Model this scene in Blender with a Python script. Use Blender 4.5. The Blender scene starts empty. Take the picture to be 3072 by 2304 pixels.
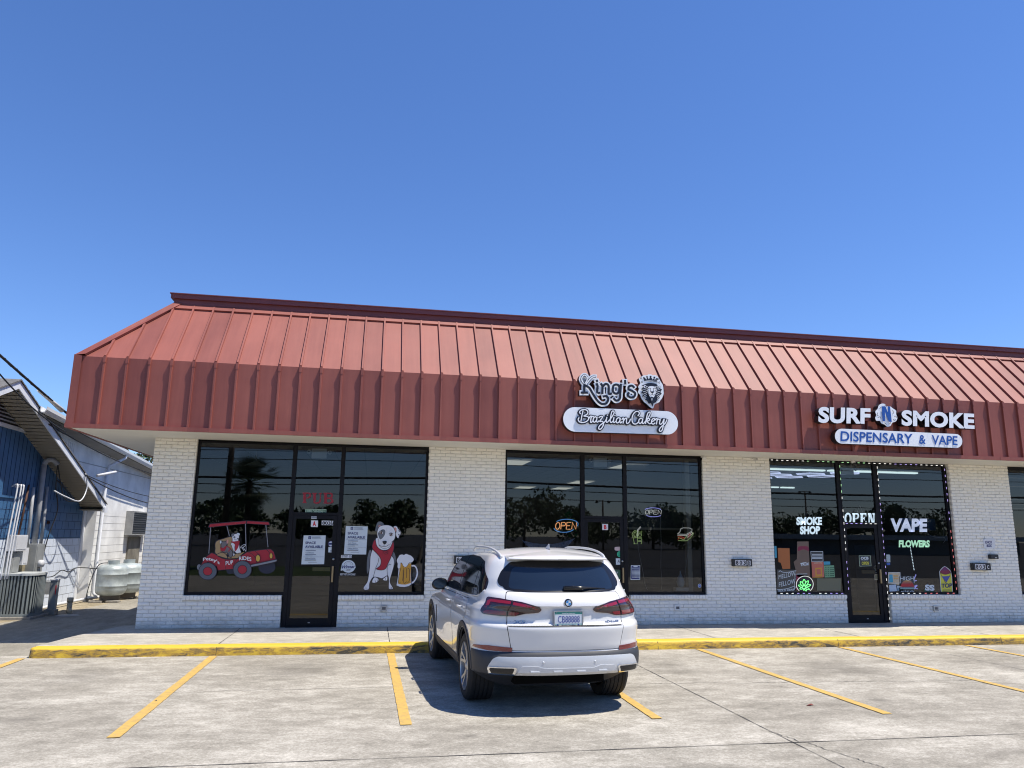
import bpy, bmesh, math, random
import numpy as np
from mathutils import Vector, Matrix
from mathutils.geometry import delaunay_2d_cdt

random.seed(7)
RNG = np.random.default_rng(11)
SC = bpy.context.scene
COL = SC.collection
rad = math.radians

# ------------------------------------------------------------------ camera
CAM_POS = Vector((0.0, -15.0, 1.7514))
YAW, PITCH, ROLL = rad(10.2475), rad(11.3827), rad(0.77423)
cam = bpy.data.cameras.new('camera')
cam.sensor_width = 36.0
cam.lens = 36.0 * 2243.95 / 3072.0
cam.clip_start, cam.clip_end = 0.1, 4000
camo = bpy.data.objects.new('camera', cam)
COL.objects.link(camo)
_f = Vector((math.sin(YAW) * math.cos(PITCH), math.cos(YAW) * math.cos(PITCH), math.sin(PITCH)))
_r = Vector((math.cos(YAW), -math.sin(YAW), 0))
_u = _r.cross(_f)
_c, _s = math.cos(ROLL), math.sin(ROLL)
r2, u2 = _r * _c + _u * _s, _u * _c - _r * _s
camo.matrix_world = Matrix(((r2.x, u2.x, -_f.x, CAM_POS.x), (r2.y, u2.y, -_f.y, CAM_POS.y), (r2.z, u2.z, -_f.z, CAM_POS.z), (0, 0, 0, 1)))
SC.camera = camo

# ------------------------------------------------------------------ sky, sun, exposure
SUN_DIR = Vector((0.40, -0.168, 1.0)).normalized()      # towards the sun
elev = math.asin(SUN_DIR.z)
azim = math.atan2(SUN_DIR.x, SUN_DIR.y)
world = bpy.data.worlds.new('World')
SC.world = world
world.use_nodes = True
wn = world.node_tree
wn.nodes.clear()
sky = wn.nodes.new('ShaderNodeTexSky')
sky.sky_type = 'NISHITA'
sky.sun_disc = False
sky.sun_elevation = elev
sky.sun_rotation = azim
sky.altitude = 0
sky.air_density = 1.0
sky.dust_density = 0.0
sky.ozone_density = 4.0
bg = wn.nodes.new('ShaderNodeBackground')
bg.inputs['Strength'].default_value = 0.105
wo = wn.nodes.new('ShaderNodeOutputWorld')
hs = wn.nodes.new('ShaderNodeHueSaturation')
hs.inputs['Saturation'].default_value = 1.10
wn.links.new(sky.outputs[0], hs.inputs['Color'])
tintn = wn.nodes.new('ShaderNodeMix')
tintn.data_type = 'RGBA'
tintn.blend_type = 'MULTIPLY'
tintn.inputs[0].default_value = 1.0
tintn.inputs[7].default_value = (0.80, 0.87, 1.10, 1)
wn.links.new(hs.outputs[0], tintn.inputs[6])
wn.links.new(tintn.outputs[2], bg.inputs[0])
wn.links.new(bg.outputs[0], wo.inputs[0])
sun = bpy.data.lights.new('sun', 'SUN')
sun.energy = 4.2
sun.angle = rad(0.53)
sun.color = (1.0, 0.94, 0.84)
suno = bpy.data.objects.new('sun', sun)
COL.objects.link(suno)
suno.location = (10, -10, 30)
suno.rotation_euler = SUN_DIR.to_track_quat('Z', 'Y').to_euler()
SC.view_settings.view_transform = 'Standard'
SC.view_settings.look = 'None'
SC.view_settings.exposure = 0.62
SC.view_settings.gamma = 1.0
try:
    SC.cycles.use_denoising = True
    SC.cycles.filter_width = 1.1
    SC.cycles.max_bounces = 8
    SC.cycles.transparent_max_bounces = 12
    SC.cycles.caustics_reflective = False
    SC.cycles.caustics_refractive = False
    SC.cycles.sample_clamp_indirect = 4
except Exception:
    pass


# ------------------------------------------------------------------ helpers
def tag(o, label=None, cat=None, group=None, kind=None):
    if label: o['label'] = label
    if cat: o['category'] = cat
    if group: o['group'] = group
    if kind: o['kind'] = kind
    return o


def thing(name, loc, label, cat, group=None, rz=0):
    o = bpy.data.objects.new(name, None)
    COL.objects.link(o)
    o.location = loc
    o.rotation_euler = (0, 0, rz)
    o.empty_display_size = 0.2
    return tag(o, label, cat, group)


class MB:
    """collects geometry for one mesh object; coordinates are world unless the parent has its own frame"""
    def __init__(self):
        self.v, self.f, self.m, self.s = [], [], [], []

    def add(self, vs, fs, m=0, smooth=False):
        n = len(self.v)
        self.v.extend([tuple(p) for p in vs])
        for f in fs:
            self.f.append([n + i for i in f])
            self.m.append(m)
            self.s.append(smooth)
        return self

    def box(self, x0, x1, y0, y1, z0, z1, m=0):
        v = [(x0, y0, z0), (x1, y0, z0), (x1, y1, z0), (x0, y1, z0), (x0, y0, z1), (x1, y0, z1), (x1, y1, z1), (x0, y1, z1)]
        return self.add(v, [(0, 3, 2, 1), (4, 5, 6, 7), (0, 1, 5, 4), (1, 2, 6, 5), (2, 3, 7, 6), (3, 0, 4, 7)], m)

    def bbox(self, x0, x1, y0, y1, z0, z1, b=0.01, m=0):
        """box with chamfered edges"""
        bm = bmesh.new()
        bmesh.ops.create_cube(bm, size=1)
        for v in bm.verts:
            v.co = Vector(((x0 + x1) / 2 + v.co.x * (x1 - x0), (y0 + y1) / 2 + v.co.y * (y1 - y0), (z0 + z1) / 2 + v.co.z * (z1 - z0)))
        bmesh.ops.bevel(bm, geom=list(bm.edges), offset=b, segments=2, profile=0.6, affect='EDGES')
        return self.bm(bm, m)

    def bm(self, bm, m=0, smooth=False, mat=None):
        if mat is not None:
            bmesh.ops.transform(bm, matrix=mat, verts=list(bm.verts))
        bm.verts.index_update()
        self.add([v.co.copy() for v in bm.verts], [[v.index for v in f.verts] for f in bm.faces], m, smooth)
        bm.free()
        return self

    def tube(self, pts, r, seg=8, m=0, caps=True, smooth=True):
        pts = [Vector(p) for p in pts]
        rs = r if isinstance(r, (list, tuple)) else [r] * len(pts)
        n = len(pts)
        base = []
        up = None
        for i in range(n):
            d = (pts[min(i + 1, n - 1)] - pts[max(i - 1, 0)]).normalized()
            if up is None:
                up = Vector((0, 0, 1)) if abs(d.z) < 0.9 else Vector((1, 0, 0))
            a = d.cross(up).normalized()
            b = a.cross(d).normalized()
            up = b
            for k in range(seg):
                t = 2 * math.pi * k / seg
                base.append(pts[i] + a * (rs[i] * math.cos(t)) + b * (rs[i] * math.sin(t)))
        fs = []
        for i in range(n - 1):
            for k in range(seg):
                k2 = (k + 1) % seg
                fs.append((i * seg + k, i * seg + k2, (i + 1) * seg + k2, (i + 1) * seg + k))
        self.add(base, fs, m, smooth)
        if caps:
            n0 = len(self.v) - len(base)
            self.f.append([n0 + k for k in range(seg)][::-1]); self.m.append(m); self.s.append(False)
            self.f.append([n0 + (n - 1) * seg + k for k in range(seg)]); self.m.append(m); self.s.append(False)
        return self

    def lathe(self, prof, cx, cy, cz=0, seg=24, m=0, axis='z', smooth=True):
        """prof: list of (r, h)"""
        vs = []
        for (r, h) in prof:
            for k in range(seg):
                t = 2 * math.pi * k / seg
                a, b = r * math.cos(t), r * math.sin(t)
                if axis == 'z': vs.append((cx + a, cy + b, cz + h))
                elif axis == 'x': vs.append((cx + h, cy + a, cz + b))
                else: vs.append((cx + a, cy + h, cz + b))
        fs = []
        for i in range(len(prof) - 1):
            for k in range(seg):
                k2 = (k + 1) % seg
                fs.append((i * seg + k, i * seg + k2, (i + 1) * seg + k2, (i + 1) * seg + k))
        return self.add(vs, fs, m, smooth)

    def ngon(self, pts, m=0):
        return self.add(pts, [tuple(range(len(pts)))], m)

    def prism(self, pts2, y0, y1, m=0, ms=None, fn=None):
        """outline in (x,z) extruded from y0 (front) to y1"""
        n = len(pts2)
        ms = m if ms is None else ms
        A = [(p[0], y0, p[1]) for p in pts2]
        B = [(p[0], y1, p[1]) for p in pts2]
        self.add(A, [tuple(range(n))], m)
        self.add(B, [tuple(range(n))[::-1]], m)
        self.add(A + B, [(i, (i + 1) % n, n + (i + 1) % n, n + i) for i in range(n)], ms)
        return self

    def build(self, name, mats, parent=None, sharp=None, recalc=True):
        me = bpy.data.meshes.new(name)
        me.from_pydata(self.v, [], self.f)
        if not isinstance(mats, (list, tuple)): mats = [mats]
        for a in mats: me.materials.append(a)
        me.polygons.foreach_set('material_index', self.m)
        me.polygons.foreach_set('use_smooth', self.s)
        if recalc:
            bm = bmesh.new(); bm.from_mesh(me)
            bmesh.ops.recalc_face_normals(bm, faces=bm.faces)
            bm.to_mesh(me); bm.free()
        if sharp is not None:
            me.set_sharp_from_angle(angle=rad(sharp))
        me.update()
        o = bpy.data.objects.new(name, me)
        COL.objects.link(o)
        if parent is not None:
            o.parent = parent
            o.matrix_parent_inverse = Matrix.Identity(4)
            root = parent
            while root.parent is not None: root = root.parent
            if parent_frame.get(root.name) != 'local':
                o.matrix_parent_inverse = parent_world(parent).inverted()
        return o


parent_frame = {}


def parent_world(p):
    m = Matrix.LocRotScale(p.location, p.rotation_euler, p.scale)
    if p.parent is not None:
        m = parent_world(p.parent) @ p.matrix_parent_inverse @ m
    return m


# ------------------------------------------------------------------ materials
MATS = {}


def pm(name, col, rough=0.6, var=0.0, vs=3.0, bump=0.0, bs=40.0, spec=0.5, metal=0.0, coat=0.0, tint=None, emit=None, es=0.0):
    """principled with a little procedural tone variation and bump"""
    if name in MATS: return MATS[name]
    m = bpy.data.materials.new(name)
    m.use_nodes = True
    nt = m.node_tree
    b = nt.nodes['Principled BSDF']
    b.inputs['Base Color'].default_value = (*col, 1)
    b.inputs['Roughness'].default_value = rough
    b.inputs['Metallic'].default_value = metal
    b.inputs['Specular IOR Level'].default_value = spec
    b.inputs['Coat Weight'].default_value = coat
    b.inputs['Coat Roughness'].default_value = 0.03
    if emit:
        b.inputs['Emission Color'].default_value = (*emit, 1)
        b.inputs['Emission Strength'].default_value = es
    if var > 0:
        tc = nt.nodes.new('ShaderNodeTexCoord')
        no = nt.nodes.new('ShaderNodeTexNoise')
        no.inputs['Scale'].default_value = vs
        no.inputs['Detail'].default_value = 6
        no.inputs['Roughness'].default_value = 0.6
        cr = nt.nodes.new('ShaderNodeValToRGB')
        lo = tint if tint else tuple(c * (1 - var) for c in col)
        hi = tuple(min(1, c * (1 + var * 0.6)) for c in col)
        cr.color_ramp.elements[0].position = 0.3
        cr.color_ramp.elements[1].position = 0.7
        cr.color_ramp.elements[0].color = (*lo, 1)
        cr.color_ramp.elements[1].color = (*hi, 1)
        nt.links.new(tc.outputs['Object'], no.inputs['Vector'])
        nt.links.new(no.outputs['Fac'], cr.inputs['Fac'])
        nt.links.new(cr.outputs['Color'], b.inputs['Base Color'])
    if bump > 0:
        tc2 = nt.nodes.new('ShaderNodeTexCoord')
        n2 = nt.nodes.new('ShaderNodeTexNoise')
        n2.inputs['Scale'].default_value = bs
        n2.inputs['Detail'].default_value = 4
        bp = nt.nodes.new('ShaderNodeBump')
        bp.inputs['Strength'].default_value = bump
        bp.inputs['Distance'].default_value = 0.01
        nt.links.new(tc2.outputs['Object'], n2.inputs['Vector'])
        nt.links.new(n2.outputs['Fac'], bp.inputs['Height'])
        nt.links.new(bp.outputs['Normal'], b.inputs['Normal'])
    MATS[name] = m
    return m


def glass_mat(name, tint, ior=1.5, wav=0.0, rough=0.0):
    m = bpy.data.materials.new(name)
    m.use_nodes = True
    nt = m.node_tree
    nt.nodes.clear()
    out = nt.nodes.new('ShaderNodeOutputMaterial')
    tr = nt.nodes.new('ShaderNodeBsdfTransparent'); tr.inputs[0].default_value = (*tint, 1)
    gl = nt.nodes.new('ShaderNodeBsdfGlossy'); gl.inputs['Roughness'].default_value = rough
    fr = nt.nodes.new('ShaderNodeFresnel'); fr.inputs['IOR'].default_value = ior
    mx = nt.nodes.new('ShaderNodeMixShader')
    nt.links.new(fr.outputs[0], mx.inputs[0]); nt.links.new(tr.outputs[0], mx.inputs[1]); nt.links.new(gl.outputs[0], mx.inputs[2])
    nt.links.new(mx.outputs[0], out.inputs[0])
    if wav > 0:
        tc = nt.nodes.new('ShaderNodeTexCoord')
        no = nt.nodes.new('ShaderNodeTexNoise'); no.inputs['Scale'].default_value = 1.1; no.inputs['Detail'].default_value = 1
        bp = nt.nodes.new('ShaderNodeBump'); bp.inputs['Strength'].default_value = wav; bp.inputs['Distance'].default_value = 0.02
        nt.links.new(tc.outputs['Object'], no.inputs['Vector']); nt.links.new(no.outputs['Fac'], bp.inputs['Height'])
        nt.links.new(bp.outputs['Normal'], gl.inputs['Normal']); nt.links.new(bp.outputs['Normal'], fr.inputs['Normal'])
    MATS[name] = m
    return m


# ------------------------------------------------------------------ lettering
_txt = {}


def glyphs(s, bold=0.0, shear=0.0, space=1.0, res=4):
    """flat filled letters as (verts, faces), normalised to width 1 x height 1 of their own box, plus aspect"""
    key = (s, bold, shear, space, res)
    if key in _txt: return _txt[key]
    cu = bpy.data.curves.new('t', 'FONT')
    cu.body = s; cu.size = 1; cu.resolution_u = res; cu.offset = bold; cu.shear = shear; cu.space_character = space
    o = bpy.data.objects.new('t', cu)
    COL.objects.link(o)
    dg = bpy.context.evaluated_depsgraph_get()
    me = bpy.data.meshes.new_from_object(o.evaluated_get(dg))
    vs = np.array([v.co[:2] for v in me.vertices]); fs = [list(p.vertices) for p in me.polygons]
    bpy.data.objects.remove(o); bpy.data.curves.remove(cu); bpy.data.meshes.remove(me)
    mn, mx = vs.min(0), vs.max(0)
    a = (vs - mn) / (mx - mn)
    # outline loops, for raised letters
    cnt = {}
    for f in fs:
        for i in range(len(f)):
            e = (f[i], f[(i + 1) % len(f)])
            if (e[1], e[0]) in cnt: del cnt[(e[1], e[0])]
            else: cnt[e] = 1
    _txt[key] = (a, fs, (mx - mn), list(cnt))
    return _txt[key]


class Draw:
    """flat artwork on an upright plane: drawing units (u right, v down) map linearly to x and z; each layer 0.8 mm in front of the last"""
    def __init__(self, frame, dy=0.0008):
        self.X, self.Z, self.y = frame[0], frame[1], frame[2]
        self.mb = MB(); self.mats = []; self.k = 0; self.dy = dy

    def P(self, u, v, off=0.0):
        return (self.X[0] + self.X[1] * u + self.X[2] * v, self.y - off, self.Z[0] + self.Z[1] * u + self.Z[2] * v)

    def mi(self, m):
        if m not in self.mats: self.mats.append(m)
        return self.mats.index(m)

    def poly(self, pts, m, off=None):
        self.k += 1
        o = self.k * self.dy if off is None else off
        self.mb.ngon([self.P(u, v, o) for u, v in pts], self.mi(m))
        return self

    def smooth(self, pts, m, n=5):
        return self.poly(catmull(pts, n, True), m)

    def blob(self, cu, cv, ru, rv, m, rot=0, seg=28, a0=0, a1=360):
        c, s = math.cos(rad(rot)), math.sin(rad(rot))
        p = []
        full = (a1 - a0) >= 360
        for i in range(seg + (0 if full else 1)):
            t = rad(a0 + (a1 - a0) * i / seg)
            x, y = ru * math.cos(t), rv * math.sin(t)
            p.append((cu + x * c - y * s, cv + x * s + y * c))
        return self.poly(p, m)

    def line(self, pts, w, m, closed=False, curve=0, cap=True):
        if curve: pts = catmull(pts, curve, closed)
        pts = [Vector(p) for p in pts]
        if closed: pts = pts + [pts[0]]
        self.k += 1
        n = len(pts)
        L, R = [], []
        for i in range(n):
            a = pts[i - 1] if i > 0 else (pts[-2] if closed else pts[0])
            b = pts[i + 1] if i < n - 1 else (pts[1] if closed else pts[-1])
            d1 = (pts[i] - a); d2 = (b - pts[i])
            if d1.length < 1e-6: d1 = d2
            if d2.length < 1e-6: d2 = d1
            d = (d1.normalized() + d2.normalized())
            if d.length < 1e-4: d = d1
            d.normalize()
            nn = Vector((-d.y, d.x))
            cs = max(0.5, abs(nn.dot(Vector((-d1.y, d1.x)).normalized())))
            L.append(pts[i] + nn * (w / 2 / cs)); R.append(pts[i] - nn * (w / 2 / cs))
        if cap and not closed:
            d = (pts[0] - pts[1]).normalized() * (w * 0.4); L[0] += d; R[0] += d
            d = (pts[-1] - pts[-2]).normalized() * (w * 0.4); L[-1] += d; R[-1] += d
        vs = []
        for i in range(n):
            o = self.k * self.dy + self.dy * 0.6 * i / n
            vs.append(self.P(L[i].x, L[i].y, o)); vs.append(self.P(R[i].x, R[i].y, o))
        self.mb.add(vs, [(2 * i, 2 * i + 1, 2 * i + 3, 2 * i + 2) for i in range(n - 1)], self.mi(m))
        return self

    def rect(self, u0, v0, u1, v1, m, w=None):
        if w: return self.line([(u0, v0), (u1, v0), (u1, v1), (u0, v1)], w, m, closed=True)
        return self.poly([(u0, v0), (u1, v0), (u1, v1), (u0, v1)], m)

    def text(self, s, u0, v0, u1, v1, h, m, bold=0.0, shear=0.0, space=1.0, deep=0.0, ms=None, lean=0.0, arc=0.0):
        """fit the words between baseline ends (u0,v0)-(u1,v1), h tall"""
        a, fs, _, edges = glyphs(s, bold, shear, space)
        self.k += 1
        o = self.k * self.dy
        P = []
        for x, y in a:
            P.append((u0 + (u1 - u0) * x + lean * y, v0 + (v1 - v0) * x - h * y - arc * 4 * x * (1 - x)))
        vs = [self.P(u, v, o + deep) for u, v in P]
        self.mb.add(vs, fs, self.mi(m))
        if deep > 0:
            vb = [self.P(u, v, o) for u, v in P]
            n = len(vs)
            self.mb.add(vs + vb, [(i, j, n + j, n + i) for i, j in edges], self.mi(ms or m))
        return self

    def build(self, name, parent=None):
        o = self.mb.build(name, self.mats, parent, recalc=False)
        return o


def catmull(pts, n=6, closed=False):
    P = [Vector(p) for p in pts]
    out = []
    m = len(P)
    rng = range(m if closed else m - 1)
    for i in rng:
        if closed: p0, p1, p2, p3 = P[(i - 1) % m], P[i], P[(i + 1) % m], P[(i + 2) % m]
        else: p0, p1, p2, p3 = P[max(i - 1, 0)], P[i], P[i + 1], P[min(i + 2, m - 1)]
        for k in range(n):
            t = k / n
            out.append(0.5 * ((2 * p1) + (p2 - p0) * t + (2 * p0 - 5 * p1 + 4 * p2 - p3) * t * t + (3 * p1 - p0 - 3 * p2 + p3) * t ** 3))
    if not closed: out.append(P[-1])
    return [tuple(p) for p in out]


def tup(p): return tuple(p)

# ------------------------------------------------------------------ materials of the place
def concrete(name, dark, mid, light, scale=0.55, stretch=(0.75, 1.25, 1), rough=0.85, speck=True):
    m = bpy.data.materials.new(name)
    m.use_nodes = True
    nt = m.node_tree
    b = nt.nodes['Principled BSDF']
    b.inputs['Roughness'].default_value = rough
    b.inputs['Specular IOR Level'].default_value = 0.3
    tc = nt.nodes.new('ShaderNodeTexCoord')
    mp = nt.nodes.new('ShaderNodeMapping'); mp.inputs['Scale'].default_value = stretch
    nt.links.new(tc.outputs['Object'], mp.inputs['Vector'])

    def noise(sc, det, ro, src=mp):
        n = nt.nodes.new('ShaderNodeTexNoise'); n.inputs['Scale'].default_value = sc; n.inputs['Detail'].default_value = det; n.inputs['Roughness'].default_value = ro
        nt.links.new(src.outputs[0 if src is mp else 'Object'], n.inputs['Vector'])
        return n
    n1 = noise(scale, 8, 0.72)
    n2 = noise(scale * 6.5, 9, 0.75)
    n3 = noise(38, 5, 0.85, tc)
    cr = nt.nodes.new('ShaderNodeValToRGB')
    e = cr.color_ramp.elements
    e[0].position, e[1].position = 0.40, 0.62
    e[0].color, e[1].color = (*dark, 1), (*light, 1)
    x = e.new(0.5); x.color = (*mid, 1)
    mix = nt.nodes.new('ShaderNodeMix'); mix.data_type = 'FLOAT'; mix.inputs[0].default_value = 0.52
    nt.links.new(n1.outputs['Fac'], mix.inputs[2]); nt.links.new(n2.outputs['Fac'], mix.inputs[3])
    mix2 = nt.nodes.new('ShaderNodeMix'); mix2.data_type = 'FLOAT'; mix2.inputs[0].default_value = 0.36
    nt.links.new(mix.outputs[0], mix2.inputs[2]); nt.links.new(n3.outputs['Fac'], mix2.inputs[3])
    nt.links.new(mix2.outputs[0], cr.inputs['Fac'])
    vo = nt.nodes.new('ShaderNodeTexVoronoi'); vo.inputs['Scale'].default_value = 5.5; nt.links.new(tc.outputs['Object'], vo.inputs['Vector'])
    sc_ = nt.nodes.new('ShaderNodeSeparateXYZ'); nt.links.new(vo.outputs['Color'], sc_.inputs[0])
    th = nt.nodes.new('ShaderNodeMath'); th.operation = 'MULTIPLY'; th.inputs[1].default_value = 0.11; nt.links.new(sc_.outputs[0], th.inputs[0])
    lt = nt.nodes.new('ShaderNodeMath'); lt.operation = 'LESS_THAN'; nt.links.new(vo.outputs['Distance'], lt.inputs[0]); nt.links.new(th.outputs[0], lt.inputs[1])
    sel = nt.nodes.new('ShaderNodeMath'); sel.operation = 'GREATER_THAN'; sel.inputs[1].default_value = 0.72; nt.links.new(sc_.outputs[1], sel.inputs[0])
    mu = nt.nodes.new('ShaderNodeMath'); mu.operation = 'MULTIPLY'; nt.links.new(lt.outputs[0], mu.inputs[0]); nt.links.new(sel.outputs[0], mu.inputs[1])
    mu2 = nt.nodes.new('ShaderNodeMath'); mu2.operation = 'MULTIPLY'; mu2.inputs[1].default_value = 0.5; nt.links.new(mu.outputs[0], mu2.inputs[0])
    mxs = nt.nodes.new('ShaderNodeMix'); mxs.data_type = 'RGBA'; mxs.inputs[7].default_value = (dark[0] * .6, dark[1] * .6, dark[2] * .6, 1)
    nt.links.new(mu2.outputs[0], mxs.inputs[0]); nt.links.new(cr.outputs['Color'], mxs.inputs[6]); nt.links.new(mxs.outputs[2], b.inputs['Base Color'])
    bp = nt.nodes.new('ShaderNodeBump'); bp.inputs['Strength'].default_value = 0.35; bp.inputs['Distance'].default_value = 0.008
    nt.links.new(n3.outputs['Fac'], bp.inputs['Height']); nt.links.new(bp.outputs['Normal'], b.inputs['Normal'])
    MATS[name] = m
    return m


def stains(m, spots):
    nt = m.node_tree; b = nt.nodes['Principled BSDF']; N, Lk = nt.nodes.new, nt.links.new
    tc = N('ShaderNodeTexCoord')
    no = N('ShaderNodeTexNoise'); no.inputs['Scale'].default_value = 4; no.inputs['Detail'].default_value = 8; no.inputs['Roughness'].default_value = .7; Lk(tc.outputs['Object'], no.inputs['Vector'])
    cur = b.inputs['Base Color'].links[0].from_socket
    for (x, y, rx, ry, amt) in spots:
        mp = N('ShaderNodeMapping'); mp.inputs['Location'].default_value = (-x / rx, -y / ry, 0); mp.inputs['Scale'].default_value = (1 / rx, 1 / ry, 0); Lk(tc.outputs['Object'], mp.inputs[0])
        ln = N('ShaderNodeVectorMath'); ln.operation = 'LENGTH'; Lk(mp.outputs[0], ln.inputs[0])
        ad = N('ShaderNodeMath'); ad.operation = 'MULTIPLY_ADD'; ad.inputs[1].default_value = 1.5; Lk(no.outputs['Fac'], ad.inputs[0]); Lk(ln.outputs['Value'], ad.inputs[2])
        mr = N('ShaderNodeMapRange'); mr.inputs[1].default_value = .95; mr.inputs[2].default_value = 1.7; mr.inputs[3].default_value = amt; mr.inputs[4].default_value = 0; Lk(ad.outputs[0], mr.inputs[0])
        mx = N('ShaderNodeMix'); mx.data_type = 'RGBA'; mx.inputs[7].default_value = (.10, .09, .075, 1); Lk(mr.outputs[0], mx.inputs[0]); Lk(cur, mx.inputs[6]); cur = mx.outputs[2]
    Lk(cur, b.inputs['Base Color'])


CONC = concrete('lot_concrete', (0.18, 0.163, 0.132), (0.32, 0.293, 0.242), (0.60, 0.56, 0.48))
stains(CONC, [(-.9, -3.6, .7, .9, .45), (-3.6, -3.9, .6, .8, .35), (-1.0, -8.9, 2.6, .35, .5), (1.8, -8.7, 2.0, .3, .45), (4.4, -3.8, .6, .9, .35), (7.0, -4.2, .8, 1.0, .4), (7.2, -8.6, 2.5, .3, .4), (9.8, -4.4, .6, .8, .35), (-3.4, -6.2, .25, .2, .5), (6.1, -6.4, .2, .15, .5), (1.0, -7.4, .15, .12, .6)])
WALK = concrete('walk_concrete', (0.25, 0.23, 0.19), (0.39, 0.36, 0.305), (0.62, 0.58, 0.50), 0.8)
DRIVE = concrete('drive_concrete', (0.17, 0.155, 0.125), (0.26, 0.238, 0.195), (0.40, 0.37, 0.31), 0.6, (1.4, 0.5, 1))
JOINT = pm('joint_dark', (0.07, 0.065, 0.06), 0.95, 0.4, 6)
CRACK = pm('crack_dark', (0.10, 0.095, 0.085), 0.95, 0.4, 8)
SOIL = concrete('sandy_soil', (0.13, 0.11, 0.07), (0.30, 0.25, 0.17), (0.50, 0.44, 0.33), 2.0, (1, 1, 1), 0.95)
GRASS = concrete('verge_grass', (0.03, 0.05, 0.012), (0.06, 0.09, 0.025), (0.11, 0.13, 0.05), 1.2, (1, 1, 1), 0.95)
ASPH = pm('asphalt', (0.055, 0.055, 0.057), 0.9, 0.3, 2.0, 0.4, 90)
LINE = pm('line_paint', (0.56, 0.345, 0.075), 0.75, 0.22, 14, 0.2, 120, tint=(0.42, 0.29, 0.10))


def wear(m, thr, col, sc=9.0, amt=.8):
    nt = m.node_tree; b = nt.nodes['Principled BSDF']; N, Lk = nt.nodes.new, nt.links.new
    src = b.inputs['Base Color'].links[0].from_socket
    tc = N('ShaderNodeTexCoord'); no = N('ShaderNodeTexNoise'); no.inputs['Scale'].default_value = sc; no.inputs['Detail'].default_value = 12; no.inputs['Roughness'].default_value = .8; Lk(tc.outputs['Object'], no.inputs['Vector'])
    mr = N('ShaderNodeMapRange'); mr.inputs[1].default_value = thr; mr.inputs[2].default_value = thr + .05; mr.inputs[3].default_value = 0; mr.inputs[4].default_value = amt; Lk(no.outputs['Fac'], mr.inputs[0])
    mx = N('ShaderNodeMix'); mx.data_type = 'RGBA'; mx.inputs[7].default_value = (*col, 1); Lk(mr.outputs[0], mx.inputs[0]); Lk(src, mx.inputs[6]); Lk(mx.outputs[2], b.inputs['Base Color'])


wear(LINE, .60, (.33, .29, .22))


def kerb_material():
    m = bpy.data.materials.new('kerb_paint')
    m.use_nodes = True
    nt = m.node_tree
    b = nt.nodes['Principled BSDF']; b.inputs['Roughness'].default_value = 0.6
    tc = nt.nodes.new('ShaderNodeTexCoord')
    mp = nt.nodes.new('ShaderNodeMapping'); mp.inputs['Scale'].default_value = (1.0, 3.0, 3.2)
    nt.links.new(tc.outputs['Object'], mp.inputs['Vector'])
    n1 = nt.nodes.new('ShaderNodeTexNoise'); n1.inputs['Scale'].default_value = 5.5; n1.inputs['Detail'].default_value = 12; n1.inputs['Roughness'].default_value = 0.78; n1.inputs['Distortion'].default_value = 0.6
    n2 = nt.nodes.new('ShaderNodeTexNoise'); n2.inputs['Scale'].default_value = 0.9; n2.inputs['Detail'].default_value = 3
    nt.links.new(mp.outputs[0], n1.inputs['Vector']); nt.links.new(mp.outputs[0], n2.inputs['Vector'])
    sep = nt.nodes.new('ShaderNodeSeparateXYZ'); nt.links.new(tc.outputs['Object'], sep.inputs[0])
    # wear sits on the battered front, where tyres rub, and fades out on the flat top
    mr = nt.nodes.new('ShaderNodeMapRange'); mr.inputs[1].default_value = -0.035; mr.inputs[2].default_value = -0.008
    mr.inputs[3].default_value = 0.0; mr.inputs[4].default_value = -0.22
    nt.links.new(sep.outputs['Z'], mr.inputs[0])
    a = nt.nodes.new('ShaderNodeMath'); a.operation = 'ADD'; nt.links.new(n1.outputs['Fac'], a.inputs[0]); nt.links.new(mr.outputs[0], a.inputs[1])
    a2 = nt.nodes.new('ShaderNodeMath'); a2.operation = 'MULTIPLY_ADD'; a2.inputs[1].default_value = 0.45; nt.links.new(n2.outputs['Fac'], a2.inputs[0]); nt.links.new(a.outputs[0], a2.inputs[2])
    cr = nt.nodes.new('ShaderNodeValToRGB')
    e = cr.color_ramp.elements
    e[0].position = 0.60; e[0].color = (0.66, 0.44, 0.035, 1)
    e[1].position = 0.83; e[1].color = (0.05, 0.045, 0.03, 1)
    x = e.new(0.70); x.color = (0.42, 0.25, 0.03, 1)
    x = e.new(0.765); x.color = (0.24, 0.16, 0.05, 1)
    nt.links.new(a2.outputs[0], cr.inputs['Fac']); nt.links.new(cr.outputs['Color'], b.inputs['Base Color'])
    bp = nt.nodes.new('ShaderNodeBump'); bp.inputs['Strength'].default_value = 0.5; bp.inputs['Distance'].default_value = 0.01
    nt.links.new(n1.outputs['Fac'], bp.inputs['Height']); nt.links.new(bp.outputs['Normal'], b.inputs['Normal'])
    return m


KERB = kerb_material()

# ------------------------------------------------------------------ ground, road, kerb, markings
ZP = -0.14


def jagged(p0, p1, w, n, amp, seed):
    r = random.Random(seed)
    p0, p1 = Vector(p0), Vector(p1)
    d = (p1 - p0).normalized(); nn = Vector((-d.y, d.x))
    L, R = [], []
    off = 0
    for i in range(n + 1):
        off = off * 0.7 + r.uniform(-amp, amp)
        c = p0.lerp(p1, i / n) + nn * off
        ww = w * r.uniform(0.35, 1.0) / 2
        L.append(c + nn * ww); R.append(c - nn * ww)
    return L, R


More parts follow.
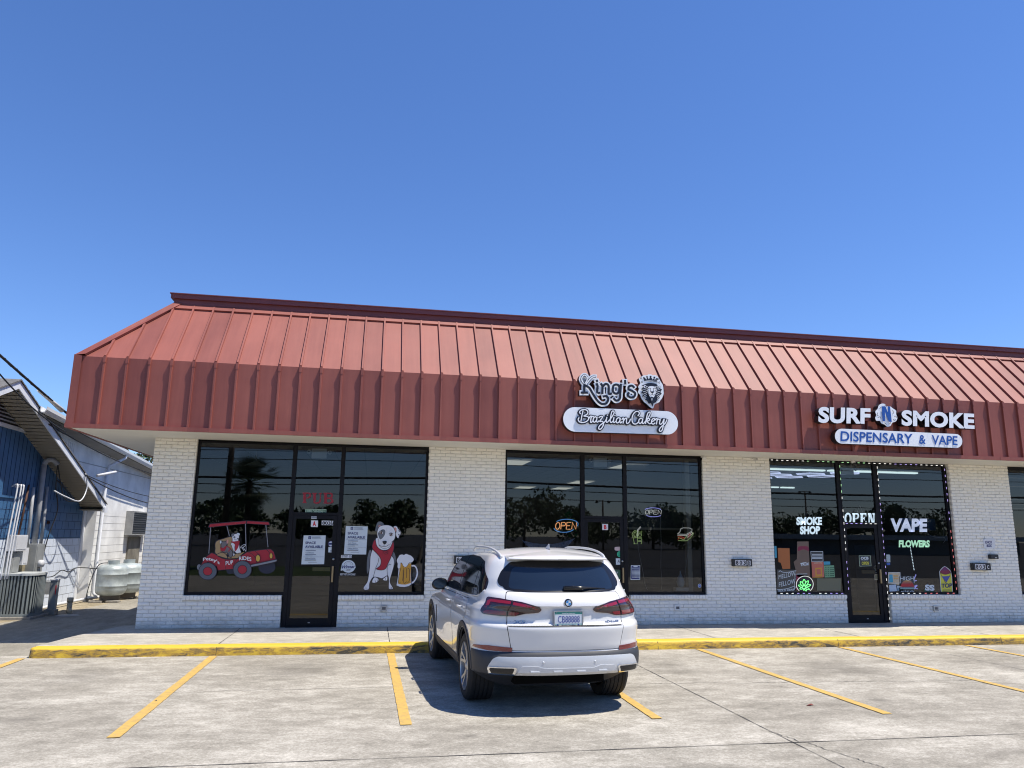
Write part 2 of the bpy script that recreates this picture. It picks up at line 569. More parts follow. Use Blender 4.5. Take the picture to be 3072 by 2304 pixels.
def strip(mb, p0, p1, w, z, m, n=60, amp=0.004, seed=0):
    L, R = jagged(p0, p1, w, n, amp, seed)
    vs = []
    for a, b in zip(L, R):
        vs += [(a.x, a.y, z), (b.x, b.y, z)]
    mb.add(vs, [(2 * i, 2 * i + 1, 2 * i + 3, 2 * i + 2) for i in range(len(L) - 1)], m)


g = MB()
g.add([(-900, -900, -0.165), (900, -900, -0.165), (900, 900, -0.165), (-900, 900, -0.165)], [(0, 1, 2, 3)])
tag(g.build('ground', [ASPH]), kind='structure')
g = MB()
g.add([(-60, -29, -0.152), (-1.5, -29, -0.152), (-1.5, -19.5, -0.152), (-60, -19.5, -0.152)], [(0, 1, 2, 3)])
tag(g.build('grass_verge', [GRASS]), kind='structure')

g = MB()
g.add([(-40, -19.5, ZP), (60, -19.5, ZP), (60, -2.0, ZP), (-40, -2.0, ZP)], [(0, 1, 2, 3)])
zz = ZP + 0.004
strip(g, (-40, -8.02), (60, -8.02), 0.018, zz, 1, 400, 0.003, 1)
for i, x in enumerate((-7.0, 4.0, 9.72, 15.4)):
    strip(g, (x, -2.3), (x + 0.02, -19.4), 0.013, zz, 1, 120, 0.002, 2 + i)
strip(g, (-2.6, -5.02), (0.4, -4.95), 0.012, zz, 2, 60, 0.02, 11)
strip(g, (3.15, -5.08), (9.0, -5.45), 0.014, zz, 2, 120, 0.02, 12)
strip(g, (0.79, -4.48), (0.93, -4.47), 0.012, zz, 2, 10, 0.004, 13)
strip(g, (4.0, -7.6), (4.5, -9.4), 0.014, zz + 0.001, 2, 60, 0.02, 14)
strip(g, (9.7, -3.4), (13.5, -4.4), 0.011, zz, 2, 80, 0.02, 15)
tag(g.build('parking_lot', [CONC, JOINT, CRACK]), kind='structure')

g = MB()
g.add([(-9.2, -2.0, ZP), (-4.9, -2.0, ZP), (-4.2, 2.0, ZP), (-4.2, 40, ZP), (-6.5, 40, ZP), (-6.55, 8.0, ZP), (-6.9, 3.6, ZP), (-8.0, 0.4, ZP), (-9.2, -0.4, ZP)], [tuple(range(9))])
tag(g.build('driveway', [DRIVE]), kind='structure')
g = MB()
g.add([(-30, -2.0, ZP - 0.004), (-4.3, -2.0, ZP - 0.004), (-4.3, 40, ZP - 0.004), (-30, 40, ZP - 0.004)], [(0, 1, 2, 3)])
tag(g.build('bare_ground', [SOIL]), kind='structure')

# pavement slab with a square left end
g = MB()
top = [(-4.93, -2.02), (40, -2.02), (40, 0.0), (40, 0.14), (-4.06, 0.14), (-4.06, 0.6), (-4.45, 0.6), (-4.80, -0.9)]
g.add([(x, y, 0) for x, y in top] + [(x, y, -0.2) for x, y in top], [tuple(range(8))] + [(i, (i + 1) % 8, 8 + (i + 1) % 8, 8 + i) for i in range(8)])
for i, x in enumerate((-2.29, 0.37, 3.2, 6.08, 8.9, 11.65, 14.6)):
    strip(g, (x, -2.0), (x, -0.02), 0.02, 0.003, 1, 30, 0.002, 20 + i)
tag(g.build('sidewalk', [WALK, JOINT]), kind='structure')

# yellow kerb, battered front and rounded nose, in poured lengths
g = MB()
prof = [(-2.262, -0.145), (-2.255, -0.10), (-2.245, -0.045), (-2.234, -0.018), (-2.215, -0.002), (-2.19, 0.004), (-2.02, 0.004), (-2.02, -0.145)]
xs = [-4.94, -4.925, -4.89, -4.85] + list(np.arange(-4.6, 40, 0.35))
rows = []
for i, x in enumerate(xs):
    k = (0.0, 0.55, 0.88, 1.0)[min(i, 3)]
    j = RNG.normal(0, 0.0025)
    rows.append([(x, -2.02 + (y + 2.02) * (0.55 + 0.45 * k) + j * (y < -2.03), -0.145 + (z + 0.145) * (0.82 + 0.18 * k) + j) for y, z in prof])
vs = [p for r_ in rows for p in r_]
n = len(prof)
fs = [(i * n + k, (i + 1) * n + k, (i + 1) * n + k + 1, i * n + k + 1) for i in range(len(rows) - 1) for k in range(n - 1)]
g.add(vs, fs, 0, True)
g.ngon(rows[0][::-1], 0)
for x in (-2.28, 1.42, 4.9, 8.3, 11.66):
    g.add([(x, -2.266, -0.14), (x + 0.008, -2.266, -0.14), (x + 0.008, -2.236, -0.01), (x, -2.236, -0.01)], [(0, 1, 2, 3)], 1)
tag(g.build('kerb', [KERB, JOINT], sharp=50), kind='structure')

for x0, y1, x1, w in ((-4.99, -7.05, -4.94, 0.11), (-2.30, -7.05, -2.26, 0.115), (0.385, -6.91, 0.43, 0.115), (3.10, -6.97, 3.06, 0.11), (5.62, -7.08, 5.70, 0.115), (8.30, -7.05, 8.35, 0.11), (10.86, -7.05, 10.98, 0.11)):
    g = MB()
    n = 40
    vs = []
    for i in range(n + 1):
        t = i / n
        x = x0 + (x1 - x0) * t
        y = -2.285 + (y1 + 2.285) * t
        vs += [(x - w / 2 + random.uniform(-.003, .003), y, ZP + 0.008), (x + w / 2 + random.uniform(-.003, .003), y, ZP + 0.008)]
    g.add(vs, [(2 * i, 2 * i + 1, 2 * i + 3, 2 * i + 2) for i in range(n)])
    tag(g.build('parking_line', [LINE]), kind='structure')

# street behind the photographer (seen in the windows)
g = MB()
g.add([(-120, -42, -0.15), (120, -42, -0.15), (120, -29.5, -0.15), (-120, -29.5, -0.15)], [(0, 1, 2, 3)])
tag(g.build('road', [ASPH]), kind='structure')

# ------------------------------------------------------------------ the shop building
BRICK = pm('painted_brick', (0.88, 0.85, 0.775), 0.62, 0.07, 9, 0.9, 60)
def grime(m, z0, z1, col, amt):
    """splash-back dirt low on a wall, broken up by noise"""
    nt = m.node_tree; b = nt.nodes['Principled BSDF']; N, Lk = nt.nodes.new, nt.links.new
    src = b.inputs['Base Color'].links[0].from_socket
    tc = N('ShaderNodeTexCoord'); sp_ = N('ShaderNodeSeparateXYZ'); Lk(tc.outputs['Object'], sp_.inputs[0])
    no = N('ShaderNodeTexNoise'); no.inputs['Scale'].default_value = 3.5; no.inputs['Detail'].default_value = 9; no.inputs['Roughness'].default_value = .7; Lk(tc.outputs['Object'], no.inputs['Vector'])
    mr = N('ShaderNodeMapRange'); mr.inputs[1].default_value = z0; mr.inputs[2].default_value = z1; mr.inputs[3].default_value = .42; mr.inputs[4].default_value = -.08; Lk(sp_.outputs[2], mr.inputs[0])
    ad = N('ShaderNodeMath'); ad.operation = 'ADD'; Lk(no.outputs['Fac'], ad.inputs[0]); Lk(mr.outputs[0], ad.inputs[1])
    m2 = N('ShaderNodeMapRange'); m2.inputs[1].default_value = .60; m2.inputs[2].default_value = .95; m2.inputs[3].default_value = 0; m2.inputs[4].default_value = amt; Lk(ad.outputs[0], m2.inputs[0])
    mx = N('ShaderNodeMix'); mx.data_type = 'RGBA'; mx.inputs[7].default_value = (*col, 1); Lk(m2.outputs[0], mx.inputs[0]); Lk(src, mx.inputs[6]); Lk(mx.outputs[2], b.inputs['Base Color'])


grime(BRICK, 0.0, 0.30, (.34, .31, .26), .55)
MORT = pm('brick_joint', (0.66, 0.64, 0.59), 0.9, 0.2, 20)
SOFF = pm('soffit_paint', (0.70, 0.68, 0.62), 0.75, 0.05, 2)
REDM = None


def red_metal():
    m = pm('red_sheet_metal', (0.30, 0.083, 0.062), 0.62, spec=.7)
    nt = m.node_tree; b = nt.nodes['Principled BSDF']
    N, Lk = nt.nodes.new, nt.links.new
    tc = N('ShaderNodeTexCoord'); sp_ = N('ShaderNodeSeparateXYZ'); Lk(tc.outputs['Object'], sp_.inputs[0])
    # each pan between two ribs has weathered a little differently
    a = N('ShaderNodeMath'); a.operation = 'MULTIPLY_ADD'; a.inputs[1].default_value = 1 / .3692; a.inputs[2].default_value = 4.752 / .3692
    Lk(sp_.outputs[0], a.inputs[0])
    fl = N('ShaderNodeMath'); fl.operation = 'FLOOR'; Lk(a.outputs[0], fl.inputs[0])
    wn_ = N('ShaderNodeTexWhiteNoise'); wn_.noise_dimensions = '1D'; Lk(fl.outputs[0], wn_.inputs['W'])
    mp = N('ShaderNodeMapping'); mp.inputs['Scale'].default_value = (9, .7, .7); Lk(tc.outputs['Object'], mp.inputs[0])
    st = N('ShaderNodeTexNoise'); st.inputs['Scale'].default_value = 1.0; st.inputs['Detail'].default_value = 7; st.inputs['Roughness'].default_value = .65; Lk(mp.outputs[0], st.inputs['Vector'])
    bl_ = N('ShaderNodeTexNoise'); bl_.inputs['Scale'].default_value = .9; bl_.inputs['Detail'].default_value = 5; Lk(tc.outputs['Object'], bl_.inputs['Vector'])
    s1 = N('ShaderNodeMath'); s1.operation = 'MULTIPLY_ADD'; s1.inputs[1].default_value = .26; Lk(wn_.outputs['Value'], s1.inputs[0])
    s2 = N('ShaderNodeMath'); s2.operation = 'MULTIPLY_ADD'; s2.inputs[1].default_value = .45; s2.inputs[2].default_value = .0; Lk(st.outputs['Fac'], s2.inputs[0])
    s3 = N('ShaderNodeMath'); s3.operation = 'MULTIPLY_ADD'; s3.inputs[1].default_value = .45; Lk(bl_.outputs['Fac'], s3.inputs[0]); Lk(s2.outputs[0], s3.inputs[2])
    Lk(s3.outputs[0], s1.inputs[2])
    cr = N('ShaderNodeValToRGB'); e = cr.color_ramp.elements
    e[0].position = .36; e[0].color = (.200, .043, .030, 1); e[1].position = .74; e[1].color = (.305, .080, .054, 1)
    Lk(s1.outputs[0], cr.inputs[0]); Lk(cr.outputs[0], b.inputs['Base Color'])
    bp = N('ShaderNodeBump'); bp.inputs['Strength'].default_value = .35; bp.inputs['Distance'].default_value = .02
    oc = N('ShaderNodeTexNoise'); oc.inputs['Scale'].default_value = 2.2; oc.inputs['Detail'].default_value = 1; Lk(tc.outputs['Object'], oc.inputs['Vector'])
    Lk(oc.outputs['Fac'], bp.inputs['Height']); Lk(bp.outputs[0], b.inputs['Normal'])
    return m


REDM = red_metal()
REDT = pm('red_roof_trim', (0.18, 0.045, 0.045), 0.5, 0.10, 2)
FRAME = pm('dark_bronze_frame', (0.0055, 0.005, 0.0075), 0.5, 0.3, 8, spec=.22)
SILLT = pm('black_sealant', (0.006, 0.006, 0.007), 0.9, 0.5, 20, spec=.1)
BRASS = pm('dull_brass', (0.33, 0.24, 0.13), 0.4, 0.15, 10, metal=0.6)
GLASS = glass_mat('shop_glass', (0.48, 0.53, 0.57), 1.70, 0.012)
WHITE = pm('white_plastic', (0.75, 0.75, 0.73), 0.5)
BLACK = pm('black_plastic', (0.02, 0.02, 0.022), 0.5)
GALV = pm('galvanised', (0.45, 0.46, 0.47), 0.45, 0.2, 12, metal=0.7)

shop = thing('shop_building', (4, 0, 0), 'long single-storey white painted brick shop row under a dark red sheet-metal mansard roof', 'building')
XL, XR = -4.10, 24.0
OPEN = [(-3.345, 1.045), (2.60, 6.865), (8.42, 12.835), (14.39, 18.70), (20.1, 23.2)]
DOORS = [(-1.60, -0.575), (4.185, 5.20), (10.045, 11.09)]
CH, BL, GAP = 0.0667, 0.2068, 0.0095
ZTOP = 3.455


def cut(x0, x1, holes):
    segs = [(x0, x1)]
    for a, b in holes:
        new = []
        for s, e in segs:
            if b <= s or a >= e: new.append((s, e)); continue
            if a > s: new.append((s, a))
            if b < e: new.append((b, e))
        segs = new
    return segs


def add_brick(V, F, x0, x1, z0, z1, yf, yb, tr):
    """split-faced brick: the front is an inset, slightly tilted panel"""
    n = len(V)
    e = 0.006
    o = [RNG.uniform(-0.005, 0.003) for _ in range(4)]
    front = [(x0 + e, yf + o[0], z0 + e), (x1 - e, yf + o[1], z0 + e), (x1 - e, yf + o[2], z1 - e), (x0 + e, yf + o[3], z1 - e)]
    rim = [(x0, yf + 0.006, z0), (x1, yf + 0.006, z0), (x1, yf + 0.006, z1), (x0, yf + 0.006, z1)]
    xm = x0 + (x1 - x0) * RNG.uniform(.3, .7); zm = z0 + (z1 - z0) * RNG.uniform(.3, .7)
    mid = [(xm, yf - RNG.uniform(0.000, 0.006), zm)]
    back = [(x0, yb, z0), (x1, yb, z0), (x1, yb, z1), (x0, yb, z1)]
    V.extend([tr(p) for p in front + rim + mid + back])
    F.extend([(n, n + 1, n + 8), (n + 1, n + 2, n + 8), (n + 2, n + 3, n + 8), (n + 3, n, n + 8)])
    for i in range(4):
        j = (i + 1) % 4
        F.append((n + i, n + 4 + i, n + 4 + j, n + j))
        F.append((n + 4 + i, n + 9 + i, n + 9 + j, n + 4 + j))


V, F = [], []
idt = lambda p: p
for k in range(52):
    z0 = k * CH + 0.003
    z1 = min(z0 + CH - GAP, ZTOP)
    if z1 - z0 < 0.02: continue
    holes = list(DOORS)
    if z1 > 0.505: holes += OPEN
    off = (k % 2) * BL / 2
    for s, e in cut(XL, XR, holes):
        n0 = int(math.floor((s - XL + off) / BL)) - 1
        while True:
            a = XL - off + n0 * BL
            b = a + BL - GAP
            n0 += 1
            if a >= e: break
            a2, b2 = max(a, s), min(b, e)
            if b2 - a2 < 0.03: continue
            if b >= e - 0.03: b2 = e
            j = RNG.normal(0, 0.0012)
            add_brick(V, F, a2, b2, z0 + j, z1 + j, RNG.uniform(-0.004, 0.002), 0.115, idt)
# rowlock sills under the windows
for (s, e) in OPEN:
    for (a0, b0) in cut(s, e, DOORS):
        x = a0
        while x < b0 - 0.03:
            add_brick(V, F, x + 0.003, min(x + 0.061, b0), 0.503, 0.583 + RNG.uniform(-.002, .002), -0.030, 0.10, idt)
            x += 0.0645
# left end wall
for k in range(52):
    z0 = k * CH + 0.003
    z1 = min(z0 + CH - GAP, ZTOP)
    off = ((k + 1) % 2) * BL / 2
    y = -off
    while y < 9.0:
        a, b = max(y, 0.117), min(y + BL - GAP, 9.0)
        y += BL
        if b - a < 0.03: continue
        add_brick(V, F, a, b, z0, z1, 0, 0.1, lambda p: (XL + p[1], p[0], p[2]))
wl = MB(); wl.add(V, F, 0)
for s, e in cut(XL, XR, DOORS):
    wl.box(s + 0.004, e - 0.004, 0.012, 0.112, -0.1, 0.502, 1)
for s, e in cut(XL, XR, OPEN):
    wl.box(s + 0.004, e - 0.004, 0.012, 0.112, 0.502, ZTOP, 1)
wl.box(XL + 0.012, XL + 0.1, 0.112, 9.0, -0.2, ZTOP, 1)
for s, e in OPEN[:3]:
    for a0, b0 in cut(s, e, DOORS):
        wl.box(a0 + .004, b0 - .004, -0.02, 0.11, 0.52, 0.574, 1)
wl.build('brick_wall', [BRICK, MORT], shop, recalc=False)

# canopy geometry
YF, XE = -1.135, -5.20
ZB_, ZM, ZR = 3.49, 4.71, 6.08
YR, XRI = 0.07, -4.02
rf = MB()
rf.add([(XE, YF, ZB_), (XR + 1, YF, ZB_), (XR + 1, YF, ZM), (XE, YF, ZM)], [(0, 1, 2, 3)])
rf.add([(XE, YF, ZM), (XR + 1, YF, ZM), (XR + 1, YR, ZR), (XRI, YR, ZR)], [(0, 1, 2, 3)])
YE = 4.3
rf.add([(XE, YE, ZB_), (XE, YF, ZB_), (XE, YF, ZM), (XE, YE, ZM)], [(0, 1, 2, 3)])
rf.add([(XE, YE, ZM), (XE, YF, ZM), (XRI, YR, ZR), (XRI, YE, ZR)], [(0, 1, 2, 3)])
rf.add([(XE, YE, ZB_), (XE, YE, ZM), (XRI, YE, ZR), (XRI, YE, ZB_)], [(0, 1, 2, 3)])
# batten ribs
sl = Vector((0, YR - YF, ZR - ZM)); sll = sl.length; sd = sl.normalized(); sn = Vector((0, -sd.z, sd.y))
hw, hd = 0.019, 0.042


def rib(x):
    # vertical leg
    a = [(x - hw, YF), (x - hw * .8, YF - hd), (x + hw * .8, YF - hd), (x + hw, YF)]
    rf.add([(p[0], p[1], ZB_ + 0.03) for p in a] + [(p[0], p[1], ZM - 0.015) for p in a], [(0, 1, 5, 4), (1, 2, 6, 5), (2, 3, 7, 6), (3, 0, 4, 7), (4, 5, 6, 7), (0, 3, 2, 1)])
    # sleeve at the bend
    b = [(x - hw - .004, YF), (x - hw - .002, YF - hd - .005), (x + hw + .002, YF - hd - .005), (x + hw + .004, YF)]
    rf.add([(p[0], p[1], ZM - 0.10) for p in b] + [(p[0], p[1], ZM + 0.012) for p in b], [(0, 1, 5, 4), (1, 2, 6, 5), (2, 3, 7, 6), (3, 0, 4, 7), (4, 5, 6, 7), (0, 3, 2, 1)])
    # sloped leg, stopped by the hip at the left end
    t1 = 1.0
    if x < XRI: t1 = max(0.05, (x - XE) / (XRI - XE) - 0.03)
    p0 = Vector((x, YF, ZM)); p1 = p0 + sd * (sll * t1 - 0.02)
    q = []
    for P_ in (p0, p1):
        for dx, h in ((-hw, 0), (-hw * .8, hd), (hw * .8, hd), (hw, 0)):
            q.append(tup(P_ + Vector((dx, 0, 0)) + sn * h))
    rf.add(q, [(0, 1, 5, 4), (1, 2, 6, 5), (2, 3, 7, 6), (3, 0, 4, 7), (4, 5, 6, 7), (0, 3, 2, 1)])


RIBS = [-4.752 + 0.3692 * i for i in range(78)]
for x in RIBS:
    if x < XR + .9: rib(x)
for i in range(14):     # ribs on the left return
    y = YF + 0.38 + 0.369 * i
    if y < YE - .1: rf.box(XE - hd, XE, y - hw, y + hw, ZB_ + .03, ZM)
# folded corner and hip flashing
rf.add([(XE - .045, YF - .012, ZB_), (XE + .075, YF - .012, ZB_), (XE + .085, YF - .036, ZB_), (XE - .045, YF - .036, ZB_)] +
       [(XE - .045, YF - .012, ZM + .02), (XE + .075, YF - .012, ZM + .02), (XE + .085, YF - .036, ZM), (XE - .045, YF - .036, ZM + .02)],
      [(0, 1, 5, 4), (1, 2, 6, 5), (2, 3, 7, 6), (3, 0, 4, 7), (4, 5, 6, 7), (0, 3, 2, 1)])
h0, h1 = Vector((XE, YF, ZM)), Vector((XRI, YR, ZR))
a_, b_ = Vector((0.13, 0, 0)), Vector((0, 0.13, 0))
hv = [h0 + Vector((-.045, -.036, .01)), h0 + a_ + sn * .055, h1 + a_ + sn * .055, h1 + Vector((0, -.03, .06)), h0 + a_ + sn * .01, h1 + a_ + sn * .01, h0 + b_ + Vector((-.05, 0, .02)), h1 + b_ + Vector((-.05, 0, .02))]
rf.add([tup(p) for p in hv], [(0, 1, 2, 3), (1, 4, 5, 2), (0, 3, 7, 6)])
rf.build('mansard_roof', [REDM], shop)
# head flashing, dark riser and coping
tr = MB()
p = Vector((0, YR, ZR))
tr.add([(XRI - .05, YR - .12, ZR - .085), (XR + 1, YR - .12, ZR - .085), (XR + 1, YR - .02, ZR + .03), (XRI - .02, YR - .02, ZR + .03),
        (XRI - .05, YR - .085, ZR - .115), (XR + 1, YR - .085, ZR - .115)], [(0, 1, 2, 3), (0, 4, 5, 1)])
tr.build('head_flashing', [REDM], shop)
tr = MB()
tr.box(XRI - .02, XR + 1, YR - .015, YR + .3, ZR + .028, ZR + .125)
tr.box(XRI - .075, XR + 1, YR - .075, YR + .36, ZR + .125, ZR + .212)
tr.box(XRI - .095, XR + 1, YR - .095, YR + .38, ZR + .212, ZR + .230)
for x in (2.0, 5.1, 8.2, 11.3, 14.4):
    tr.box(x, x + .012, YR - .079, YR - .07, ZR + .13, ZR + .212)
tr.build('roof_coping', [REDT], shop)
# bottom lip
lp = MB()
lp.box(XE - .05, XR + 1, YF - .052, YF - .001, ZB_ - .045, ZB_ + .03)
lp.box(XE - .05, XE - .001, YF - .001, YE, ZB_ - .045, ZB_ + .03)
for x in (2.27, 5.32, 8.45, 11.4, 13.1): lp.box(x, x + .03, YF - .056, YF - .05, ZB_ - .045, ZB_ + .03)
lp.build('fascia_lip', [REDM], shop)
so = MB()
so.box(XE, XR + 1, YF, 0.11, 3.456, 3.47)
so.box(XE, XL + .1, 0.11, YE, 3.456, 3.47)
so.build('soffit', [SOFF], shop)
# flat roof, back and party walls
sh = MB()
sh.box(XL + .1, XR, 0.12, 16, 3.9, 4.0)
sh.box(XL + .1, XR, 15.8, 16, -0.1, 3.9)
sh.box(XR, XR + .2, 0.0, 16, -.1, 4.0)
sh.box(XRI - .02, XR + 1, YR + .3, YR + .5, 3.47, ZR + .1)
sh.box(XL + .1, XL + .22, 9.0, 15.8, -.1, 3.9)
sh.build('shell', [pm('plain_wall', (0.42, 0.41, 0.39), 0.8, 0.1)], shop)

# ---- interiors
INW = pm('interior_wall', (0.085, 0.088, 0.09), 0.8, 0.08)
INF = pm('interior_floor', (0.03, 0.03, 0.032), 0.5, 0.2)
INC = pm('ceiling_tile', (0.45, 0.44, 0.41), 0.85, 0.06, 8)
GRID_ = pm('ceiling_grid', (0.28, 0.28, 0.27), 0.6)
DARKW = pm('dark_interior', (0.035, 0.035, 0.04), 0.8)
inn = MB()
for i, (a, b) in enumerate(((-3.9, 1.8), (1.95, 7.55), (7.7, 13.6), (13.75, 19.3))):
    w = 0 if i != 2 else 4
    inn.box(a, b, 0.3, 12, -.05, -.004, 1)
    inn.box(a, b, 0.16, 12, 3.40, 3.42, 2)
    inn.box(a, a + .1, 0.3, 12, 0, 3.40, w)
    inn.box(b - .1, b, 0.3, 12, 0, 3.40, w)
    inn.box(a, b, 11.9, 12, 0, 3.40, w)
    for k in range(1, 9):
        inn.box(a, b, 0.3 + k * 1.22, 0.325 + k * 1.22, 3.394, 3.399, 3)
    x = a + .61
    while x < b:
        inn.box(x, x + .025, .3, 12, 3.390, 3.3935, 3); x += .61
inn.box(6.62, 6.72, .36, .5, 0, 3.40, 4 + 1)
inn.box(5.75, 7.3, 1.6, 1.7, 1.95, 3.40, 0)
inn.box(5.75, 7.3, 1.6, 1.7, 1.90, 1.95, 5)
inn.build('interior', [INW, INF, INC, GRID_, DARKW, pm('inner_beige', (.42, .38, .30), .8)], shop)
pn = MB(); pn.lathe([(.03, .10), (.05, .09), (.22, .01), (.235, 0), (.21, 0), (.001, .03)], -2.45, 1.3, 3.08, 28); pn.tube([(-2.45, 1.3, 3.17), (-2.45, 1.3, 3.40)], .008, 6)
tag(pn.build('pendant_lamp', [pm('pendant_shade', (.62, .62, .56), .5)]), 'pale dish-shaped pendant lamp inside the left shop above the cart painting', 'pendant lamp')


def storefront(x0, x1, m1, m2, dz):
    """frames, panes and door of one shop; m1,m2 = mullion spans, dz = door head height"""
    yf, yb, yg = 0.075, 0.125, 0.105
    fr = MB()
    f = 0.048
    fr.box(x0, x1, yf, yb, 3.40, 3.452)
    fr.box(x0, x0 + f, yf + .001, yb, 0.64, 3.40)
    fr.box(x1 - f, x1, yf + .001, yb, 0.64, 3.40)
    fr.box(x0, m1[0], yf + .002, yb, 0.585, 0.64)
    fr.box(m2[1], x1, yf + .002, yb, 0.585, 0.64)
    fr.box(m1[0], m1[1], yf - .004, yb + .01, 0.0, 3.40)
    fr.box(m2[0], m2[1], yf - .004, yb + .01, 0.0, 3.40)
    fr.box(m1[1], m2[0], yf, yb, dz, dz + .05)
    # peeling black sealant along the head and jambs
    x = x0
    while x < x1:
        L = random.uniform(.2, .7)
        fr.box(x, min(x + L, x1), yf - .006, yf - .001, 3.435 - random.uniform(0, .012), 3.455, 1); x += L
    fr.box(x1 - .004, x1 + .018, yf - .01, yf + .03, 0.6, 3.38, 1)
    fr.build('window_frame', [FRAME, SILLT], shop)
    for a, b, z0, z1 in ((x0 + f, m1[0], .64, 3.40), (m2[1], x1 - f, .64, 3.40), (m1[1], m2[0], dz + .05, 3.40)):
        w = MB(); w.add([(a, yg, z0), (b, yg, z0), (b, yg, z1), (a, yg, z1)], [(0, 1, 2, 3)])
        w.build('window_pane', [GLASS], shop, recalc=False)
    # door leaf
    d = MB()
    a, b = m1[1] + .004, m2[0] - .004
    s = 0.058
    yd0, yd1 = 0.082, 0.122
    d.box(a, a + s, yd0, yd1, .02, dz - .006)
    d.box(b - s - .02, b, yd0, yd1, .02, dz - .006)
    d.box(a + s, b - s - .02, yd0, yd1, dz - .075, dz - .006)
    d.box(a + s, b - s - .02, yd0, yd1, .02, .16)
    dr = d.build('door', [FRAME], shop)
    w = MB(); w.add([(a + s, .1, .16), (b - s - .02, .1, .16), (b - s - .02, .1, dz - .075), (a + s, .1, dz - .075)], [(0, 1, 2, 3)])
    w.build('door_pane', [GLASS], dr, recalc=False)
    h = MB(); h.bbox(b - .052, b - .018, yd0 - .05, yd0 - .015, .82, 1.12, .006)
    h.box(b - .042, b - .028, yd0 - .02, yd0, .86, .88); h.box(b - .042, b - .028, yd0 - .02, yd0, 1.06, 1.08)
    h.build('handle', [BRASS], dr)
    h = MB(); h.lathe([(.001, -.018), (.017, -.016), (.02, 0)], b - .035, yd0, 1.245, 16, axis='y')
    h.build('lock', [GALV], dr)
    h = MB(); h.box((a + b) / 2 + .0, b - .09, .14, .17, 1.02, 1.09); h.build('push_bar', [BRASS], dr)
    t = MB(); t.box(m1[1], m2[0], .03, .13, 0.001, .019); t.box((a + b) / 2 - .02, (a + b) / 2 + .02, yd0 - .003, yd0 - .001, .075, .088, 1)
    t.build('threshold', [FRAME, GALV], dr)


storefront(-3.345, 1.045, (-1.585, -1.505), (-0.665, -0.585), 2.07)
storefront(2.60, 6.865, (4.195, 4.285), (5.115, 5.195), 2.10)
storefront(8.42, 12.80, (10.05, 10.15), (10.965, 11.075), 2.07)
# fourth shop: one window is in view
fr = MB()
fr.box(14.39, 18.7, .075, .125, 3.37, 3.452); fr.box(14.39, 18.7, .075, .125, .585, .64); fr.box(14.39, 14.44, .076, .125, .64, 3.37); fr.box(16.1, 16.2, .076, .125, .64, 3.37)
fr.build('window_frame', [FRAME], shop)
w = MB(); w.add([(14.44, .105, .64), (18.7, .105, .64), (18.7, .105, 3.37), (14.44, .105, 3.37)], [(0, 1, 2, 3)]); w.build('window_pane', [GLASS], shop, recalc=False)
bl = MB()
for z, c in ((3.20, 0), (3.0, 0), (2.70, 0), (2.59, 0), (2.50, 0)):
    bl.box(14.45, 18.6, .2, .215, z, z + .014, 0)
tag(bl.build('window_blind', [pm('blind_slat', (0.75, 0.60, 0.42), 0.6)]), 'cream slats half lowered behind the window at the right-hand end', 'blind')
# rubber pipe at the corner of the second shop window
t = MB(); t.tube([(6.875, .05, 3.40), (6.885, .045, 2.4), (6.885, .045, 2.35)], .016, 8); t.lathe([(.03, 0), (.034, .03), (.03, .06)], 6.875, .04, 3.36, 12)
t.build('downspout', [SILLT], shop)

# ------------------------------------------------------------------ artwork frames: x = a + b*u + c*v, z = a + b*u + c*v on a plane y
YG = 0.101
ZA = ((-3.55942, 0.00097579, 0.00008081), (2.06515, 0.00000945, -0.00099751), YG)
ZB = ((-0.75412, 0.00100097, 0.00004629), (2.11414, 0.00000792, -0.00098948), YG)
ZC = ((-1.65737, 0.00112678, 0.00007028), (2.53841, 0.00001339, -0.00113420), .096)
ZD = ((3.20869, 0.00129052, -0.00001059), (3.13659, 0.00002234, -0.00122601), .096)
ZE = ((4.92155, 0.00141408, -0.00003697), (2.62803, 0.00001460, -0.00131061), YG)
ZF = ((8.38836, 0.00167089, -0.00012174), (2.71513, 0.00001729, -0.00148001), YG)
ZG = ((11.63991, 0.00164991, -0.00017048), (2.78516, 0.00001699, -0.00141664), YG)
ZH = ((3.46452, 0.00112779, -0.00001911), (4.87263, 0.00004985, -0.00109511), -1.36)
ZI = ((8.54494, 0.00188872, -0.00016896), (4.59150, 0.00007327, -0.00170262), -1.36)
ZS = ((11.53984, 0.00163575, -0.00016908), (2.77598, 0.00001707, -0.00140446), -0.012)


def at(fr, y): return (fr[0], fr[1], y)


def C(name, c, r=0.55): return pm('art_' + name, c, r)


aW = C('white', (0.70, 0.70, 0.72)); aK = C('black', (0.012, 0.012, 0.018)); aR = C('red', (0.36, 0.010, 0.025)); aG = C('grey', (0.13, 0.14, 0.16))
aT = C('tan', (0.36, 0.235, 0.11)); aTy = C('tyre_grey', (0.085, 0.10, 0.13)); aY = C('yellow', (0.60, 0.37, 0.06)); aPk = C('pink', (0.62, 0.27, 0.23))
aBr = C('brown', (0.13, 0.05, 0.02)); aDg = C('dark_dog', (0.15, 0.135, 0.14)); aBr2 = C('bumper', (0.22, 0.23, 0.26)); aAm = C('amber', (0.58, 0.29, 0.03))
aNavy = C('navy', (0.02, 0.025, 0.13)); aPap = C('paper', (0.58, 0.64, 0.68)); aTxt = C('grey_text', (0.18, 0.20, 0.25)); aBlue = C('blue', (0.03, 0.10, 0.42))
aRedS = C('sign_red', (0.55, 0.02, 0.03)); aGrn = C('sign_green', (0.03, 0.10, 0.055)); aLg = C('sign_lightgreen', (0.42, 0.55, 0.40)); aOutl = C('outline', (0.02, 0.012, 0.025))
aShade = C('pale_shade', (0.50, 0.52, 0.55))

